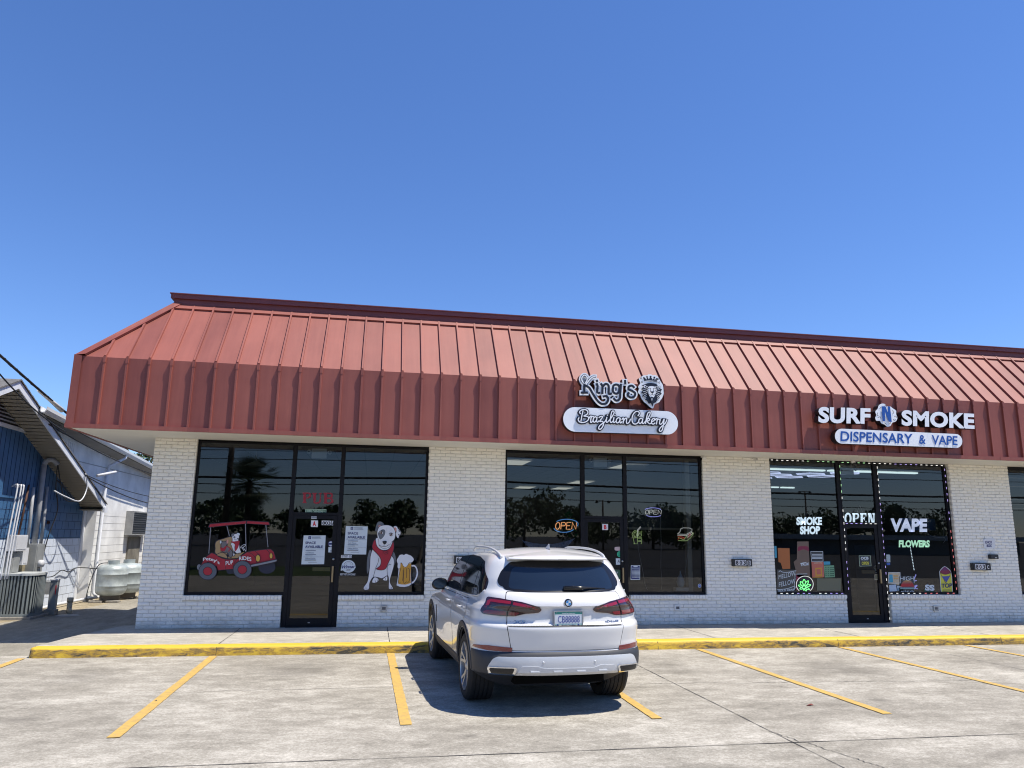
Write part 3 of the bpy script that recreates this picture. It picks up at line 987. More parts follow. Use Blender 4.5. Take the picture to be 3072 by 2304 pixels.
# ---- cart painting on the big left pane
d = Draw(ZA)
aFar = C('far_wheel', (.010, .013, .035))
d.blob(1600, 990, 158, 125, aFar)                                     # far wheel
d.poly([(830, 1000), (1010, 1000), (990, 1110), (880, 1110)], aFar)
d.blob(362, 990, 38, 52, aBr2)
for a, b in (((566, 240), (535, 740)), ((862, 232), (912, 425)), ((1205, 190), (1218, 700)), ((1585, 205), (1624, 625))):
    d.line([a, b], 22, aOutl, cap=False); d.line([a, b], 12, aBr2, cap=False)
d.poly([(548, 190), (1235, 130), (1645, 150), (1672, 218), (1230, 190), (512, 268)], aOutl)
d.poly([(560, 203), (1220, 143), (1205, 186), (532, 256)], aR)
d.poly([(1245, 142), (1632, 162), (1654, 206), (1228, 184)], aR)
# body
body = [(378, 985), (432, 870), (500, 785), (585, 722), (640, 738), (700, 778), (780, 825), (880, 842), (1000, 838), (1070, 830), (1130, 770), (1230, 710), (1330, 690), (1600, 655), (1680, 655), (1740, 710), (1778, 850), (1760, 900), (1300, 960), (1280, 1010), (700, 1055), (690, 985), (520, 905), (400, 1000)]
d.poly(body, aOutl)
cx = sum(p[0] for p in body) / len(body); cy = sum(p[1] for p in body) / len(body)
d.poly([(395, 965), (442, 872), (508, 793), (587, 735), (634, 750), (694, 790), (776, 838), (880, 855), (1000, 851), (1076, 843), (1138, 782), (1234, 723), (1332, 704), (1600, 669), (1673, 669), (1729, 716), (1763, 846), (1748, 886), (1290, 948), (1268, 998), (705, 1042), (680, 975), (520, 892), (405, 985)], aR)
for p in ([(840, 850), (846, 1030)], [(1055, 840), (1010, 900), (975, 1000)], [(1258, 715), (1350, 770), (1400, 850), (1420, 930)], [(1380, 700), (1440, 745), (1470, 790)], [(1598, 670), (1630, 705), (1660, 745)]):
    d.line(p, 9, aOutl, curve=4, cap=False)
# seat
d.smooth([(672, 760), (648, 640), (648, 545), (690, 495), (790, 465), (900, 432), (968, 432), (985, 500), (1000, 640), (990, 760)], aOutl)
d.smooth([(684, 750), (660, 640), (660, 552), (700, 507), (795, 477), (900, 444), (956, 446), (972, 510), (985, 640), (975, 740)], aT)
d.line([(745, 480), (742, 560), (760, 730)], 9, aOutl, curve=3)
d.smooth([(672, 765), (730, 728), (800, 722), (850, 750), (890, 835), (800, 820), (720, 795)], aOutl)
d.smooth([(686, 767), (735, 738), (800, 734), (842, 758), (875, 825), (800, 808), (725, 785)], aT)
d.poly([(890, 780), (1190, 715), (1130, 765), (1070, 822), (895, 832)], aT)
# steering wheel
d.line([(1120, 622), (1165, 585), (1205, 575), (1200, 600), (1160, 630), (1120, 640)], 8, aW, closed=True, curve=3)
d.line([(1150, 640), (1178, 695)], 9, aW); d.line([(1170, 632), (1212, 700)], 9, aW)
# dark dog
d.smooth([(765, 655), (760, 560), (745, 520), (760, 505), (800, 520), (850, 510), (890, 490), (890, 560), (860, 600), (900, 620), (960, 680), (985, 740), (965, 800), (940, 822), (900, 800), (870, 740), (800, 720), (765, 700)], aOutl)
d.smooth([(772, 650), (770, 560), (790, 527), (850, 522), (880, 510), (880, 560), (852, 600), (895, 632), (950, 688), (972, 740), (955, 795), (938, 810), (908, 792), (878, 735), (800, 708), (772, 690)], aDg)
d.smooth([(740, 520), (760, 500), (768, 540), (745, 560)], aPap); d.smooth([(862, 510), (890, 485), (893, 540), (870, 560)], aPk)
d.smooth([(755, 628), (800, 640), (850, 600), (862, 625), (830, 690), (815, 700), (758, 690)], aR)
d.line([(880, 612), (935, 650), (900, 700)], 16, aR)
d.blob(866, 588, 15, 11, aK)
d.line([(860, 690), (885, 740), (895, 800)], 5, aOutl); d.line([(930, 700), (900, 740), (905, 790)], 5, aOutl)
# white dog
d.smooth([(965, 500), (955, 420), (985, 385), (1040, 370), (1080, 380), (1100, 440), (1085, 495), (1098, 540), (1110, 640), (1135, 725), (1090, 738), (1050, 748), (1005, 710), (990, 705), (1020, 775), (975, 788), (985, 720), (945, 580), (920, 600)], aOutl)
d.smooth([(972, 500), (965, 425), (990, 393), (1040, 380), (1072, 390), (1090, 440), (1076, 492), (1088, 545), (1100, 645), (1124, 718), (1088, 728), (1052, 737), (1010, 700), (982, 690), (1010, 765), (982, 776), (992, 720), (955, 590), (940, 580)], aW)
d.smooth([(955, 430), (952, 390), (985, 372), (1005, 380), (1000, 410), (970, 430)], aG)
d.smooth([(1045, 385), (1065, 362), (1100, 372), (1105, 400), (1080, 410)], aPap)
d.blob(1006, 442, 20, 18, aG); d.blob(1070, 470, 15, 12, aK)
d.smooth([(948, 515), (1000, 520), (1095, 508), (1100, 540), (1070, 640), (1020, 700), (1015, 640), (1010, 570), (958, 540)], aR)
d.line([(1000, 470), (1020, 490), (1050, 488)], 4, aK); d.line([(1015, 600), (1000, 680), (1010, 720)], 5, aOutl, curve=3)
# lamps, front bar, wheels
for u, v, a, b in ((1440, 830, 46, 68), (1684, 785, 34, 56)):
    d.blob(u, v, a, b, aOutl); d.blob(u, v, a - 9, b - 9, aY)
d.smooth([(1288, 970), (1300, 945), (1500, 905), (1765, 848), (1795, 860), (1792, 890), (1700, 918), (1500, 960), (1310, 995)], aOutl)
d.smooth([(1298, 970), (1308, 954), (1500, 916), (1765, 860), (1783, 868), (1780, 882), (1700, 906), (1500, 948), (1312, 983)], aBr2)
for u, v, a, b in ((525, 1062, 168, 158), (1155, 1035, 172, 165)):
    d.blob(u, v, a, b, aOutl, seg=40); d.blob(u, v, a - 11, b - 11, aTy, seg=40); d.blob(u, v, a * .52, b * .52, aOutl); d.blob(u, v, a * .45, b * .45, aR)
d.text("Petey's", 440, 895, 740, 960, 78, aW, 0.02, arc=38)
d.text("PUP", 850, 955, 985, 935, 72, aW, 0.02)
d.text("RIDES", 1095, 868, 1320, 885, 70, aW, 0.02, arc=14)
tag(d.build('window_painting'), 'painted red open cart carrying two dogs, white hand lettering, on the leftmost pane', 'window painting', 'paintings on the glass of the left shop')

# ---- sitting dog painting
d = Draw(ZB)
d.smooth([(800, 340), (815, 240), (850, 165), (910, 160), (965, 205), (950, 240), (900, 260), (870, 290), (850, 335)], aG)
d.smooth([(860, 240), (885, 222), (915, 240), (890, 270), (865, 270)], aPk)
d.smooth([(700, 700), (660, 800), (640, 950), (640, 1100), (660, 1150), (700, 1000), (740, 800)], aG)
d.smooth([(1150, 740), (1190, 850), (1180, 950), (1150, 1000), (1120, 850)], aG)
# body in white with outline
body = [(745, 680), (700, 830), (690, 1000), (665, 1200), (640, 1310), (580, 1400), (572, 1450), (600, 1468), (660, 1465), (692, 1430), (700, 1330), (760, 1230), (860, 1235), (930, 1250), (1030, 1200), (1050, 1300), (1045, 1430), (1075, 1460), (1130, 1455), (1140, 1420), (1095, 1340), (1085, 1280), (1120, 1150), (1160, 1000), (1160, 880), (1120, 800), (1100, 650), (800, 600)]
d.smooth(body, aOutl, 4)
d.smooth([(750, 690), (710, 832), (700, 1000), (675, 1203), (650, 1314), (590, 1402), (584, 1444), (604, 1458), (656, 1455), (682, 1426), (690, 1326), (758, 1218), (860, 1224), (930, 1240), (1038, 1188), (1060, 1300), (1056, 1424), (1078, 1449), (1124, 1446), (1129, 1420), (1084, 1342), (1075, 1280), (1110, 1148), (1150, 998), (1150, 882), (1110, 806), (1090, 660), (800, 610)], aW, 4)
for s in (0, 1):
    if s == 0: q = [(735, 1300), (760, 1240), (800, 1215), (860, 1250), (865, 1290), (810, 1330), (745, 1330)]
    else: q = [(940, 1260), (990, 1220), (1030, 1200), (1030, 1280), (990, 1290), (950, 1280)]
    d.smooth(q, aOutl); cu = sum(a for a, _ in q) / len(q); cv = sum(b for _, b in q) / len(q)
    d.smooth([(cu + (a - cu) * .86, cv + (b - cv) * .86) for a, b in q], aW)
for p in ([(800, 1285), (805, 1325)], [(835, 1262), (845, 1300)], [(990, 1240), (1000, 1280)], [(610, 1420), (600, 1455)], [(640, 1420), (645, 1455)], [(1080, 1420), (1082, 1448)], [(1105, 1415), (1112, 1445)]): d.line(p, 6, aOutl)
d.line([(868, 860), (850, 950), (810, 1040), (780, 1150), (760, 1230)], 7, aOutl, curve=4)
d.line([(1100, 985), (1060, 985), (1030, 1020), (1025, 1100), (1035, 1200)], 7, aOutl, curve=4)
# red harness
d.smooth([(800, 495), (740, 600), (745, 690), (830, 780), (890, 860), (905, 930), (880, 1010), (810, 1062), (870, 1088), (940, 1090), (1000, 1060), (1040, 980), (1100, 850), (1155, 700), (1160, 600), (1135, 520), (1050, 640), (900, 640)], aOutl, 4)
d.smooth([(800, 510), (750, 602), (756, 686), (838, 772), (900, 855), (916, 930), (892, 1014), (830, 1060), (874, 1078), (938, 1080), (992, 1052), (1030, 976), (1090, 846), (1144, 698), (1150, 602), (1130, 534), (1050, 650), (900, 650)], aR, 4)
# neck and head
d.smooth([(815, 470), (805, 560), (830, 640), (900, 700), (980, 715), (1060, 690), (1110, 620), (1130, 520), (1000, 450)], aOutl)
d.smooth([(825, 475), (816, 560), (840, 634), (904, 690), (980, 704), (1054, 681), (1100, 615), (1120, 520), (1000, 455)], aW)
d.smooth([(1140, 262), (1180, 232), (1225, 250), (1245, 290), (1290, 330), (1292, 400), (1262, 440), (1245, 488), (1205, 460), (1185, 400), (1195, 320)], aOutl)
d.smooth([(1150, 266), (1182, 243), (1217, 258), (1237, 298), (1279, 337), (1281, 397), (1253, 434), (1240, 474), (1213, 452), (1197, 398), (1205, 320)], aW)
d.smooth([(1160, 275), (1190, 268), (1208, 300), (1190, 350), (1175, 310)], aPk); d.blob(1252, 408, 13, 16, aG); d.blob(1262, 335, 20, 14, aG, 40)
head = [(870, 260), (940, 228), (1040, 222), (1120, 250), (1170, 310), (1188, 400), (1165, 500), (1115, 545), (1085, 600), (1060, 650), (990, 678), (920, 665), (870, 610), (860, 520), (838, 440), (835, 350)]
d.smooth(head, aOutl)
d.smooth([(1010 + (a - 1010) * .972, 450 + (b - 450) * .976) for a, b in head], aW)
d.smooth([(905, 325), (950, 305), (988, 330), (985, 400), (940, 470), (890, 500), (862, 440), (850, 380)], aG)
for u in (915, 1100):
    v = 368 if u < 1000 else 408
    d.blob(u, v, 38, 30, aOutl, 15); d.blob(u, v + 1, 33, 24, aW, 15); d.blob(u - 2, v, 22, 25, aBr); d.blob(u, v, 10, 12, aK); d.blob(u - 8, v - 12, 7, 8, aW)
d.line([(880, 345), (915, 330), (950, 345)], 6, aK, curve=3); d.line([(1060, 385), (1100, 370), (1140, 395)], 6, aK, curve=3)
d.smooth([(935, 545), (955, 530), (1005, 530), (1018, 555), (990, 590), (960, 590)], aK)
d.line([(970, 590), (962, 635)], 6, aK); d.line([(868, 600), (900, 625), (960, 638), (1020, 628), (1070, 590)], 7, aK, curve=4)
d.line([(1020, 275), (1008, 340), (1012, 390)], 4, aShade); d.line([(1090, 330), (1060, 350)], 4, aShade)
d.blob(1000, 748, 42, 38, aOutl); d.blob(1000, 748, 35, 31, aR); d.line([(985, 748), (1000, 762), (1015, 745), (1002, 735)], 5, aOutl, curve=3)
tag(d.build('window_painting'), 'painted white and grey dog sitting in a red harness, right pane of the left shop', 'window painting', 'paintings on the glass of the left shop')

# ---- beer mug painting
d = Draw(ZB)
d.smooth([(1490, 985), (1560, 985), (1610, 1040), (1632, 1150), (1600, 1260), (1540, 1340), (1490, 1362), (1490, 1310), (1540, 1270), (1575, 1180), (1575, 1090), (1545, 1035), (1490, 1030)], aOutl)
d.smooth([(1495, 996), (1556, 996), (1600, 1046), (1620, 1150), (1590, 1254), (1534, 1330), (1496, 1348), (1494, 1322), (1548, 1278), (1586, 1182), (1586, 1086), (1552, 1026), (1495, 1020)], aW)
d.poly([(1240, 1000), (1225, 1200), (1192, 1385), (1260, 1415), (1350, 1424), (1440, 1405), (1500, 1365), (1490, 1200), (1494, 950)], aOutl)
d.poly([(1250, 1000), (1235, 1200), (1204, 1379), (1264, 1404), (1350, 1412), (1436, 1394), (1489, 1358), (1480, 1200), (1484, 950)], aW)
d.poly([(1262, 1040), (1256, 1200), (1232, 1345), (1300, 1362), (1380, 1365), (1478, 1335), (1474, 1200), (1488, 962), (1440, 962), (1400, 1030), (1360, 1040), (1300, 960), (1275, 962)], aAm)
for p in ([(1290, 1050), (1250, 1190), (1235, 1300), (1250, 1335), (1280, 1330)], [(1330, 1090), (1330, 1200), (1320, 1290)], [(1345, 1050), (1340, 1310), (1360, 1340), (1395, 1310)], [(1400, 1060), (1398, 1235)], [(1420, 1050), (1455, 1090), (1452, 1280), (1415, 1330)]): d.line(p, 8, aOutl, curve=3)
foam = [(1230, 850), (1260, 800), (1310, 785), (1350, 795), (1390, 772), (1440, 790), (1490, 810), (1530, 850), (1545, 890), (1520, 930), (1490, 945), (1450, 950), (1420, 1000), (1380, 1035), (1340, 1020), (1310, 960), (1280, 950), (1275, 1010), (1265, 1060), (1235, 1068), (1218, 1030), (1222, 970), (1205, 920), (1210, 880)]
d.smooth(foam, aOutl); d.smooth([(1370 + (a - 1370) * .955, 900 + (b - 900) * .95) for a, b in foam], aW)
tag(d.build('window_painting'), 'painted foaming beer mug with amber beer at the lower right of the dog painting', 'window painting', 'paintings on the glass of the left shop')


# ---- posters "SPACE AVAILABLE"
def space_poster(fr, q, label):
    """q: four corners tl,tr,br,bl in drawing units"""
    tl, tr_, br, bl = [Vector(a) for a in q]

    def M(a, b): return tuple((tl * (1 - a) + tr_ * a) * (1 - b) + (bl * (1 - a) + br * a) * b)
    d = Draw(fr)
    d.poly([M(0, 0), M(1, 0), M(1, 1), M(0, 1)], aPap)
    h = (bl - tl).length

    def tx(s, a0, a1, b, hh, m, bold=0.0):
        p0, p1 = M(a0, b), M(a1, b)
        d.text(s, p0[0], p0[1], p1[0], p1[1], hh * h, m, bold)
    d.poly([M(.22, .03), M(.34, .03), M(.34, .13), M(.22, .13)], aNavy)
    d.line([M(.26, .06), M(.30, .06), M(.30, .10), M(.26, .10)], .008 * h, aPap, closed=True)
    for b, a1 in ((.05, .76), (.075, .76), (.115, .80)): d.line([M(.38, b), M(a1, b)], .012 * h, aTxt)
    tx('SPACE', .11, .58, .30, .085, aNavy, .02); tx('AVAILABLE', .11, .90, .44, .09, aNavy, .02)
    d.line([M(.06, .475), M(.97, .475)], .006 * h, aTxt)
    d.line([M(.16, .53), M(.58, .53)], .024 * h, aTxt)
    tx('Cell Phone', .15, .52, .62, .035, aTxt, .02)
    d.line([M(.15, .665), M(.60, .665)], .022 * h, aTxt); d.line([M(.15, .71), M(.47, .71)], .008 * h, aTxt)
    d.line([M(.06, .745), M(.97, .745)], .006 * h, aTxt)
    tx('Office Phone', .15, .60, .81, .035, aTxt, .02)
    d.line([M(.15, .855), M(.62, .855)], .024 * h, aTxt); d.line([M(.30, .935), M(.68, .935)], .008 * h, aTxt)
    return tag(d.build('poster'), label, 'poster', 'space available posters')


space_poster(ZC, [(283, 757), (648, 757), (620, 1232), (246, 1232)], 'pale SPACE AVAILABLE poster hanging on the glass of the left door')
space_poster(ZB, [(238, 245), (655, 252), (625, 790), (205, 787)], 'pale SPACE AVAILABLE poster on the pane between the left door and the dog painting')

# ---- small items on the left door
d = Draw(ZC)


def serif(d, s, u, v, w, h, m, t, th):
    """slab letters: vertical stems t wide, thin strokes th"""
    def bar(a, b, c, e): d.poly([(u + a * w, v - b * h), (u + c * w, v - b * h), (u + c * w, v - e * h), (u + a * w, v - e * h)], m)
    T = t / w
    if s in 'PB':
        bar(.08, 0, .08 + T, 1); bar(0, 0, .08 + T + .08, th); bar(0, 1 - th, .7, 1)
        d.line([(u + .08 * w, v - h * (1 - th / 2)), (u + .66 * w, v - h * (1 - th / 2)), (u + .9 * w, v - h * .88), (u + .9 * w, v - h * .62), (u + .66 * w, v - h * .49), (u + .2 * w, v - h * .49)], t * .40, m, curve=4)
        d.line([(u + .74 * w, v - h * .93), (u + .86 * w, v - h * .84), (u + .86 * w, v - h * .66), (u + .74 * w, v - h * .55)], t * .62, m, curve=3)
        if s == 'B': d.line([(u + .78 * w, v - h * .42), (u + .90 * w, v - h * .32), (u + .90 * w, v - h * .17), (u + .78 * w, v - h * .08)], t * .62, m, curve=3)
        if s == 'B': d.line([(u + .4 * w, v - h * .51), (u + .74 * w, v - h * .48), (u + .97 * w, v - h * .34), (u + .94 * w, v - h * .12), (u + .7 * w, v - h * .04), (u + .1 * w, v - h * .04)], t * .42, m, curve=4)
    elif s == 'U':
        bar(.1, .25, .1 + T, 1); bar(0, 1 - th, .1 + T + .1, 1); bar(.8, .25, .8 + T * .4, 1); bar(.70, 1 - th, 1, 1)
        d.line([(u + (.1 + T / 2) * w, v - h * .3), (u + .22 * w, v - h * .1), (u + .5 * w, v - h * .03), (u + .76 * w, v - h * .12), (u + (.8 + T * .2) * w, v - h * .32)], t * .6, m, curve=4)
    elif s == 'O':
        P = []
        d.line([(u + w * (.5 + .40 * math.cos(a)), v - h * (.5 + .45 * math.sin(a))) for a in np.linspace(0, 2 * math.pi, 25)[:-1]], t * .8, m, closed=True)
    elif s == 'E':
        bar(.1, 0, .1 + T, 1); bar(0, 0, .9, th); bar(0, 1 - th, .9, 1); bar(.1, .45, .62, .45 + th); bar(.82, 0, .93, .3); bar(.82, .7, .93, 1); bar(.58, .35, .66, .65)
    elif s == 'N':
        bar(.1, 0, .1 + T * .55, 1); bar(.82, 0, .82 + T * .55, 1); bar(0, 0, .32, th); bar(0, 1 - th, .32, 1); bar(.68, 1 - th, 1.05, 1)
        d.poly([(u + .1 * w, v - h), (u + (.1 + T * 1.1) * w, v - h), (u + .92 * w, v), (u + (.92 - T * .9) * w, v)], m)


aPub = C('pub_red', (.28, .012, .025))
serif(d, 'P', 262, 218, 145, 178, aPub, 44, .11)
serif(d, 'U', 425, 222, 155, 178, aPub, 44, .11)
serif(d, 'B', 612, 222, 160, 182, aPub, 44, .11)
tag(d.build('window_lettering'), 'red serif PUB lettering on the pane above the left door', 'lettering')
d = Draw(ZC)
d.poly([(310, 318), (658, 320), (655, 396), (308, 394)], aLg); d.poly([(318, 326), (650, 328), (647, 388), (316, 386)], aGrn)
d.text('BEER DRINKIN', 330, 382, 598, 384, 48, aLg, .03); d.text('DR', 606, 360, 640, 360, 18, aLg, .02)
tag(d.build('sign'), 'small green BEER DRINKIN street sign standing on the left door head', 'sign')
d = Draw(at(ZC, 0.080))
d.poly([(410, 440), (500, 442), (498, 482), (408, 480)], aShade); d.line([(420, 460), (490, 462)], 18, aTxt)
tag(d.build('sticker'), 'tiny grey sticker on the head of the left door above the red A', 'sticker')
d = Draw(ZC)
d.poly([(405, 507), (520, 508), (517, 618), (402, 616)], aW); d.text('A', 430, 604, 488, 604, 84, aRedS, .05)
tag(d.build('sticker'), 'white square with a red letter A on the left door', 'sticker', 'suite letters')
d = Draw(ZC)
d.poly([(582, 510), (735, 512), (733, 586), (580, 584)], aW); d.poly([(748, 512), (806, 514), (804, 592), (746, 590)], aW)
d.text('803', 590, 578, 728, 580, 56, aK, .03); d.text('A', 753, 584, 798, 584, 60, aK, .03)
tag(d.build('number_plate'), 'white 803A number on the top right of the left door', 'number')
d = Draw(ZC)
d.blob(736, 898, 46, 46, C('violet', (.25, .22, .42))); d.blob(736, 898, 38, 38, aPap); d.poly([(694, 880), (778, 880), (780, 912), (692, 912)], aNavy)
tag(d.build('sticker'), 'round violet and white sticker beside the poster on the left door', 'sticker', 'stickers on the left door')
d = Draw(ZC)
d.poly([(692, 950), (776, 950), (774, 1040), (690, 1038)], aPap); d.line([(725, 1015), (740, 1015)], 14, aTxt)
tag(d.build('sticker'), 'plain white square sticker under the round one on the left door', 'sticker', 'stickers on the left door')
d = Draw(ZB)
d.poly([(152, 800), (352, 800), (348, 856), (150, 856)], aW); d.text('NO SMOKING', 162, 824, 280, 824, 18, aK, .04); d.text('NO VAPING', 162, 845, 270, 845, 16, aK, .04); d.blob(322, 828, 21, 21, aK); d.blob(322, 828, 15, 15, aW); d.line([(310, 818), (334, 838)], 5, aK)
tag(d.build('sticker'), 'narrow white no smoking strip under the poster beside the dog painting', 'sticker')
d = Draw(ZB)
d.blob(292, 1015, 130, 120, aPap, seg=40); d.blob(292, 1000, 88, 82, aTxt, seg=36); d.blob(292, 1000, 80, 74, aPap, seg=36); d.blob(292, 990, 58, 52, aShade); d.blob(292, 985, 40, 36, aPap)
d.poly([(150, 1070), (165, 1010), (420, 985), (428, 1045), (300, 1065), (150, 1098)], aPap)
d.text('Winner', 165, 1062, 420, 1046, 62, aNavy, .03, shear=.3, lean=6); d.text('2024', 252, 1104, 325, 1100, 26, aTxt, .02)
d.text('BEST PET DAYCARE', 135, 1184, 425, 1186, 38, aShade, .03, shear=.2)
tag(d.build('sticker'), 'round white 2024 award sticker beside the left door', 'sticker')

# ------------------------------------------------------------------ second shop: stickers and neon
nOr = pm('neon_orange', (.8, .4, .2), .4, emit=(1.0, .42, .16), es=.85); nBl = pm('neon_blue', (.2, .4, .8), .4, emit=(.10, .33, .75), es=.55)
nVi = pm('neon_violet', (.4, .4, .9), .4, emit=(.42, .40, 1.0), es=.6); nWh = pm('neon_white', (.8, .8, .8), .4, emit=(.85, .80, .70), es=.42)
nGr = pm('neon_green', (.3, .9, .3), .4, emit=(.18, 1.0, .24), es=.95); nYg = pm('neon_yellow_green', (.5, .6, .3), .4, emit=(.50, .66, .22), es=.38); nRd = pm('neon_red', (.8, .1, .1), .4, emit=(.8, .12, .07), es=.4)
led = pm('led_white', (.9, .9, .95), .4, emit=(.80, .92, 1.0), es=1.25); ledv = pm('led_violet', (.6, .6, 1), .4, emit=(.76, .80, 1.0), es=.95); ledg = pm('led_green', (.6, 1, .7), .4, emit=(.60, 1.0, .68), es=1.05); ledo = pm('led_pixel', (.1, .1, .1), .6)


def neon(name, fr, y, strokes, label, cat='neon sign', group=None, r=0.006, board=None, extra=None):
    """glass tubes following drawn strokes: list of (points, closed, material, curve)"""
    mats = []; mb = MB()
    for pts, closed, m, cv in strokes:
        if m not in mats: mats.append(m)
        P = catmull(pts, cv, closed) if cv else list(pts)
        if closed: P = P + [P[0]]
        W_ = [(fr[0][0] + fr[0][1] * u + fr[0][2] * v, y, fr[1][0] + fr[1][1] * u + fr[1][2] * v) for u, v in P]
        mb.tube(W_, r, 6, mats.index(m))
    if board:
        mats.append(aOutl)
        W_ = [(fr[0][0] + fr[0][1] * u + fr[0][2] * v, y + .012, fr[1][0] + fr[1][1] * u + fr[1][2] * v) for u, v in board]
        mb.ngon(W_, len(mats) - 1)
    o = mb.build(name, mats, recalc=False)
    return tag(o, label, cat, group)


def arcp(cu, cv, ru, rv, a0, a1, n=14):
    return [(cu + ru * math.cos(rad(a0 + (a1 - a0) * i / n)), cv + rv * math.sin(rad(a0 + (a1 - a0) * i / n))) for i in range(n + 1)]


def open_strokes(u, v, w, h, m, sk=.12):
    """OPEN in single strokes, box lower-left (u,v)"""
    def q(L, x0):
        return [(u + (x0 + a * .2) * w + sk * h * b, v - b * h) for a, b in L]
    S = []
    S.append((q([(.55 + .5 * math.cos(t), .5 + .5 * math.sin(t)) for t in np.linspace(0, 2 * math.pi, 17)[:-1]], 0.0), True, m, 0))
    S.append((q([(0, 0), (0, 1), (.7, 1), (1, .88), (1, .62), (.7, .5), (.05, .5)], .27), False, m, 0))
    S.append((q([(1, 1), (0, 1), (0, 0), (1, 0)], .53), False, m, 0)); S.append((q([(0, .52), (.8, .52)], .53), False, m, 0))
    S.append((q([(0, 0), (0, 1), (1, 0), (1, 1)], .79), False, m, 0))
    return S


neon('neon_sign', ZD, .17, open_strokes(372, 1040, 345, 112, nOr, .1) + [(arcp(560, 955, 190, 80, 210, 385), False, nBl, 0), (arcp(520, 1015, 165, 75, 20, 175), False, nBl, 0)],
     'orange OPEN neon ringed by blue arcs in the left window of the second shop', group='neon signs of the second shop', r=.009)
NEO = neon('neon_sign', ZE, .17, open_strokes(500, 325, 255, 66, nWh, .1) + [(arcp(625, 260, 125, 36, 190, 350), False, nVi, 0), (arcp(635, 335, 112, 30, 8, 172), False, nVi, 0)],
     'pale OPEN neon ringed by violet arcs, right window of the second shop', group='neon signs of the second shop', r=.008)
J = [([(340, 790), (310, 660), (300, 640), (325, 600), (345, 580), (370, 590), (385, 620), (390, 690)], False, nYg, 0), ([(325, 790), (382, 790), (388, 690)], False, nYg, 0), ([(330, 700), (388, 695)], False, nYg, 0),
     ([(345, 690), (330, 640), (350, 600), (368, 650), (350, 690)], False, nYg, 3), ([(378, 690), (385, 570), (430, 520), (440, 530), (395, 580), (390, 690)], False, nWh, 0)]
# JUICE written upwards
for ch, v0 in (('J', 790), ('U', 742), ('I', 694), ('C', 676), ('E', 625)):
    a, b = 398, 452
    seg = {'J': [[(a, v0 - 36), (b, v0 - 36)], [(b, v0 - 36), (b, v0 - 8), (b - 14, v0)]], 'U': [[(a, v0), (b - 12, v0), (b, v0 - 12), (b, v0 - 28), (b - 12, v0 - 38), (a, v0 - 38)]],
           'I': [[(a, v0 - 6), (b, v0 - 6)]], 'C': [[(a + 8, v0 - 40), (a, v0 - 22), (a + 12, v0 - 4), (b - 12, v0 - 4), (b, v0 - 22), (b - 8, v0 - 40)]], 'E': [[(a, v0 - 38), (a, v0), (b, v0), (b, v0 - 38)], [((a + b) / 2, v0), ((a + b) / 2, v0 - 30)]]}[ch]
    for s_ in seg: J.append((s_, False, nYg, 0))
NEJ = neon('neon_sign', ZE, .17, J, 'green upright JUICE neon with a cup and straw beside the second door', group='neon signs of the second shop', r=.006)
NES = neon('neon_sign', ZE, .17, [([(1010, 635), (1050, 600), (1060, 555), (1100, 538), (1200, 540), (1240, 560), (1238, 590), (1150, 640), (1015, 636)], True, nWh, 0),
                            ([(1010, 655), (1150, 662), (1245, 605), (1255, 625), (1160, 690)], False, nWh, 0), ([(1015, 680), (1080, 680), (1130, 700), (1030, 700), (1015, 720)], False, nRd, 0),
                            ([(1020, 690), (1110, 728), (1160, 660)], False, nYg, 0), ([(1180, 655), (1210, 620), (1210, 650), (1180, 690)], False, nRd, 0), ([(1020, 735), (1160, 740), (1250, 650), (1260, 620), (1240, 610)], False, nYg, 2)],
     'hanging sandwich-shaped neon near the right jamb of the second shop', group='neon signs of the second shop', r=.007)


def frame_line(fr, y, pts, r, mats, label, name, cat, group=None, curve=4, parent=None):
    mb = MB()
    P = catmull(pts, curve)
    mb.tube([(fr[0][0] + fr[0][1] * u + fr[0][2] * v, y, fr[1][0] + fr[1][1] * u + fr[1][2] * v) for u, v in P], r, 5)
    if parent is not None: return mb.build(name, mats, parent, recalc=False)
    return tag(mb.build(name, mats, recalc=False), label, cat, group)


WIRE = pm('pale_cord', (.55, .53, .50), .6)
frame_line(ZE, .18, [(395, 780), (410, 900), (435, 1030), (480, 1240), (505, 1400), (545, 1500)], .004, [WIRE], '', 'power_cord', '', parent=NEJ)
frame_line(ZE, .18, [(742, 350), (745, 500), (755, 720), (755, 950), (752, 1150), (765, 1300), (768, 1440), (755, 1500)], .004, [WIRE], '', 'power_cord', '', parent=NEO)
frame_line(ZE, .18, [(1190, 745), (1180, 900), (1150, 1080), (1125, 1300)], .004, [WIRE], '', 'power_cord', '', parent=NES)
frame_line(ZE, .18, [(1088, 530), (1125, 362), (1195, 525)], .003, [WIRE], '', 'hanging_cord', '', curve=1, parent=NES)

d = Draw(ZD)
d.poly([(1132, 953), (1228, 955), (1228, 1055), (1132, 1055)], aW); d.text('B', 1158, 1040, 1204, 1040, 70, aRedS, .06)
tag(d.build('sticker'), 'white square with a red letter B on the second door', 'sticker', 'suite letters')
d = Draw(ZD)
d.smooth([(1335, 1360), (1350, 1335), (1460, 1335), (1482, 1362), (1462, 1392), (1352, 1392)], C('pale_pink', (.55, .42, .42)))
tag(d.build('sticker'), 'pale pink pill-shaped sticker on the second door', 'sticker', 'stickers on the second door')
d = Draw(ZD)
d.blob(1422, 1452, 48, 50, C('mint', (.02, .42, .22))); d.line([(1395, 1435), (1440, 1430), (1440, 1470), (1395, 1472)], 10, C('mint_dark', (.01, .18, .12))); d.line([(1400, 1452), (1440, 1452)], 8, C('mint_dark', (.01, .18, .12)))
tag(d.build('sticker'), 'round bright green sticker on the second door', 'sticker', 'stickers on the second door')
d = Draw(ZD)
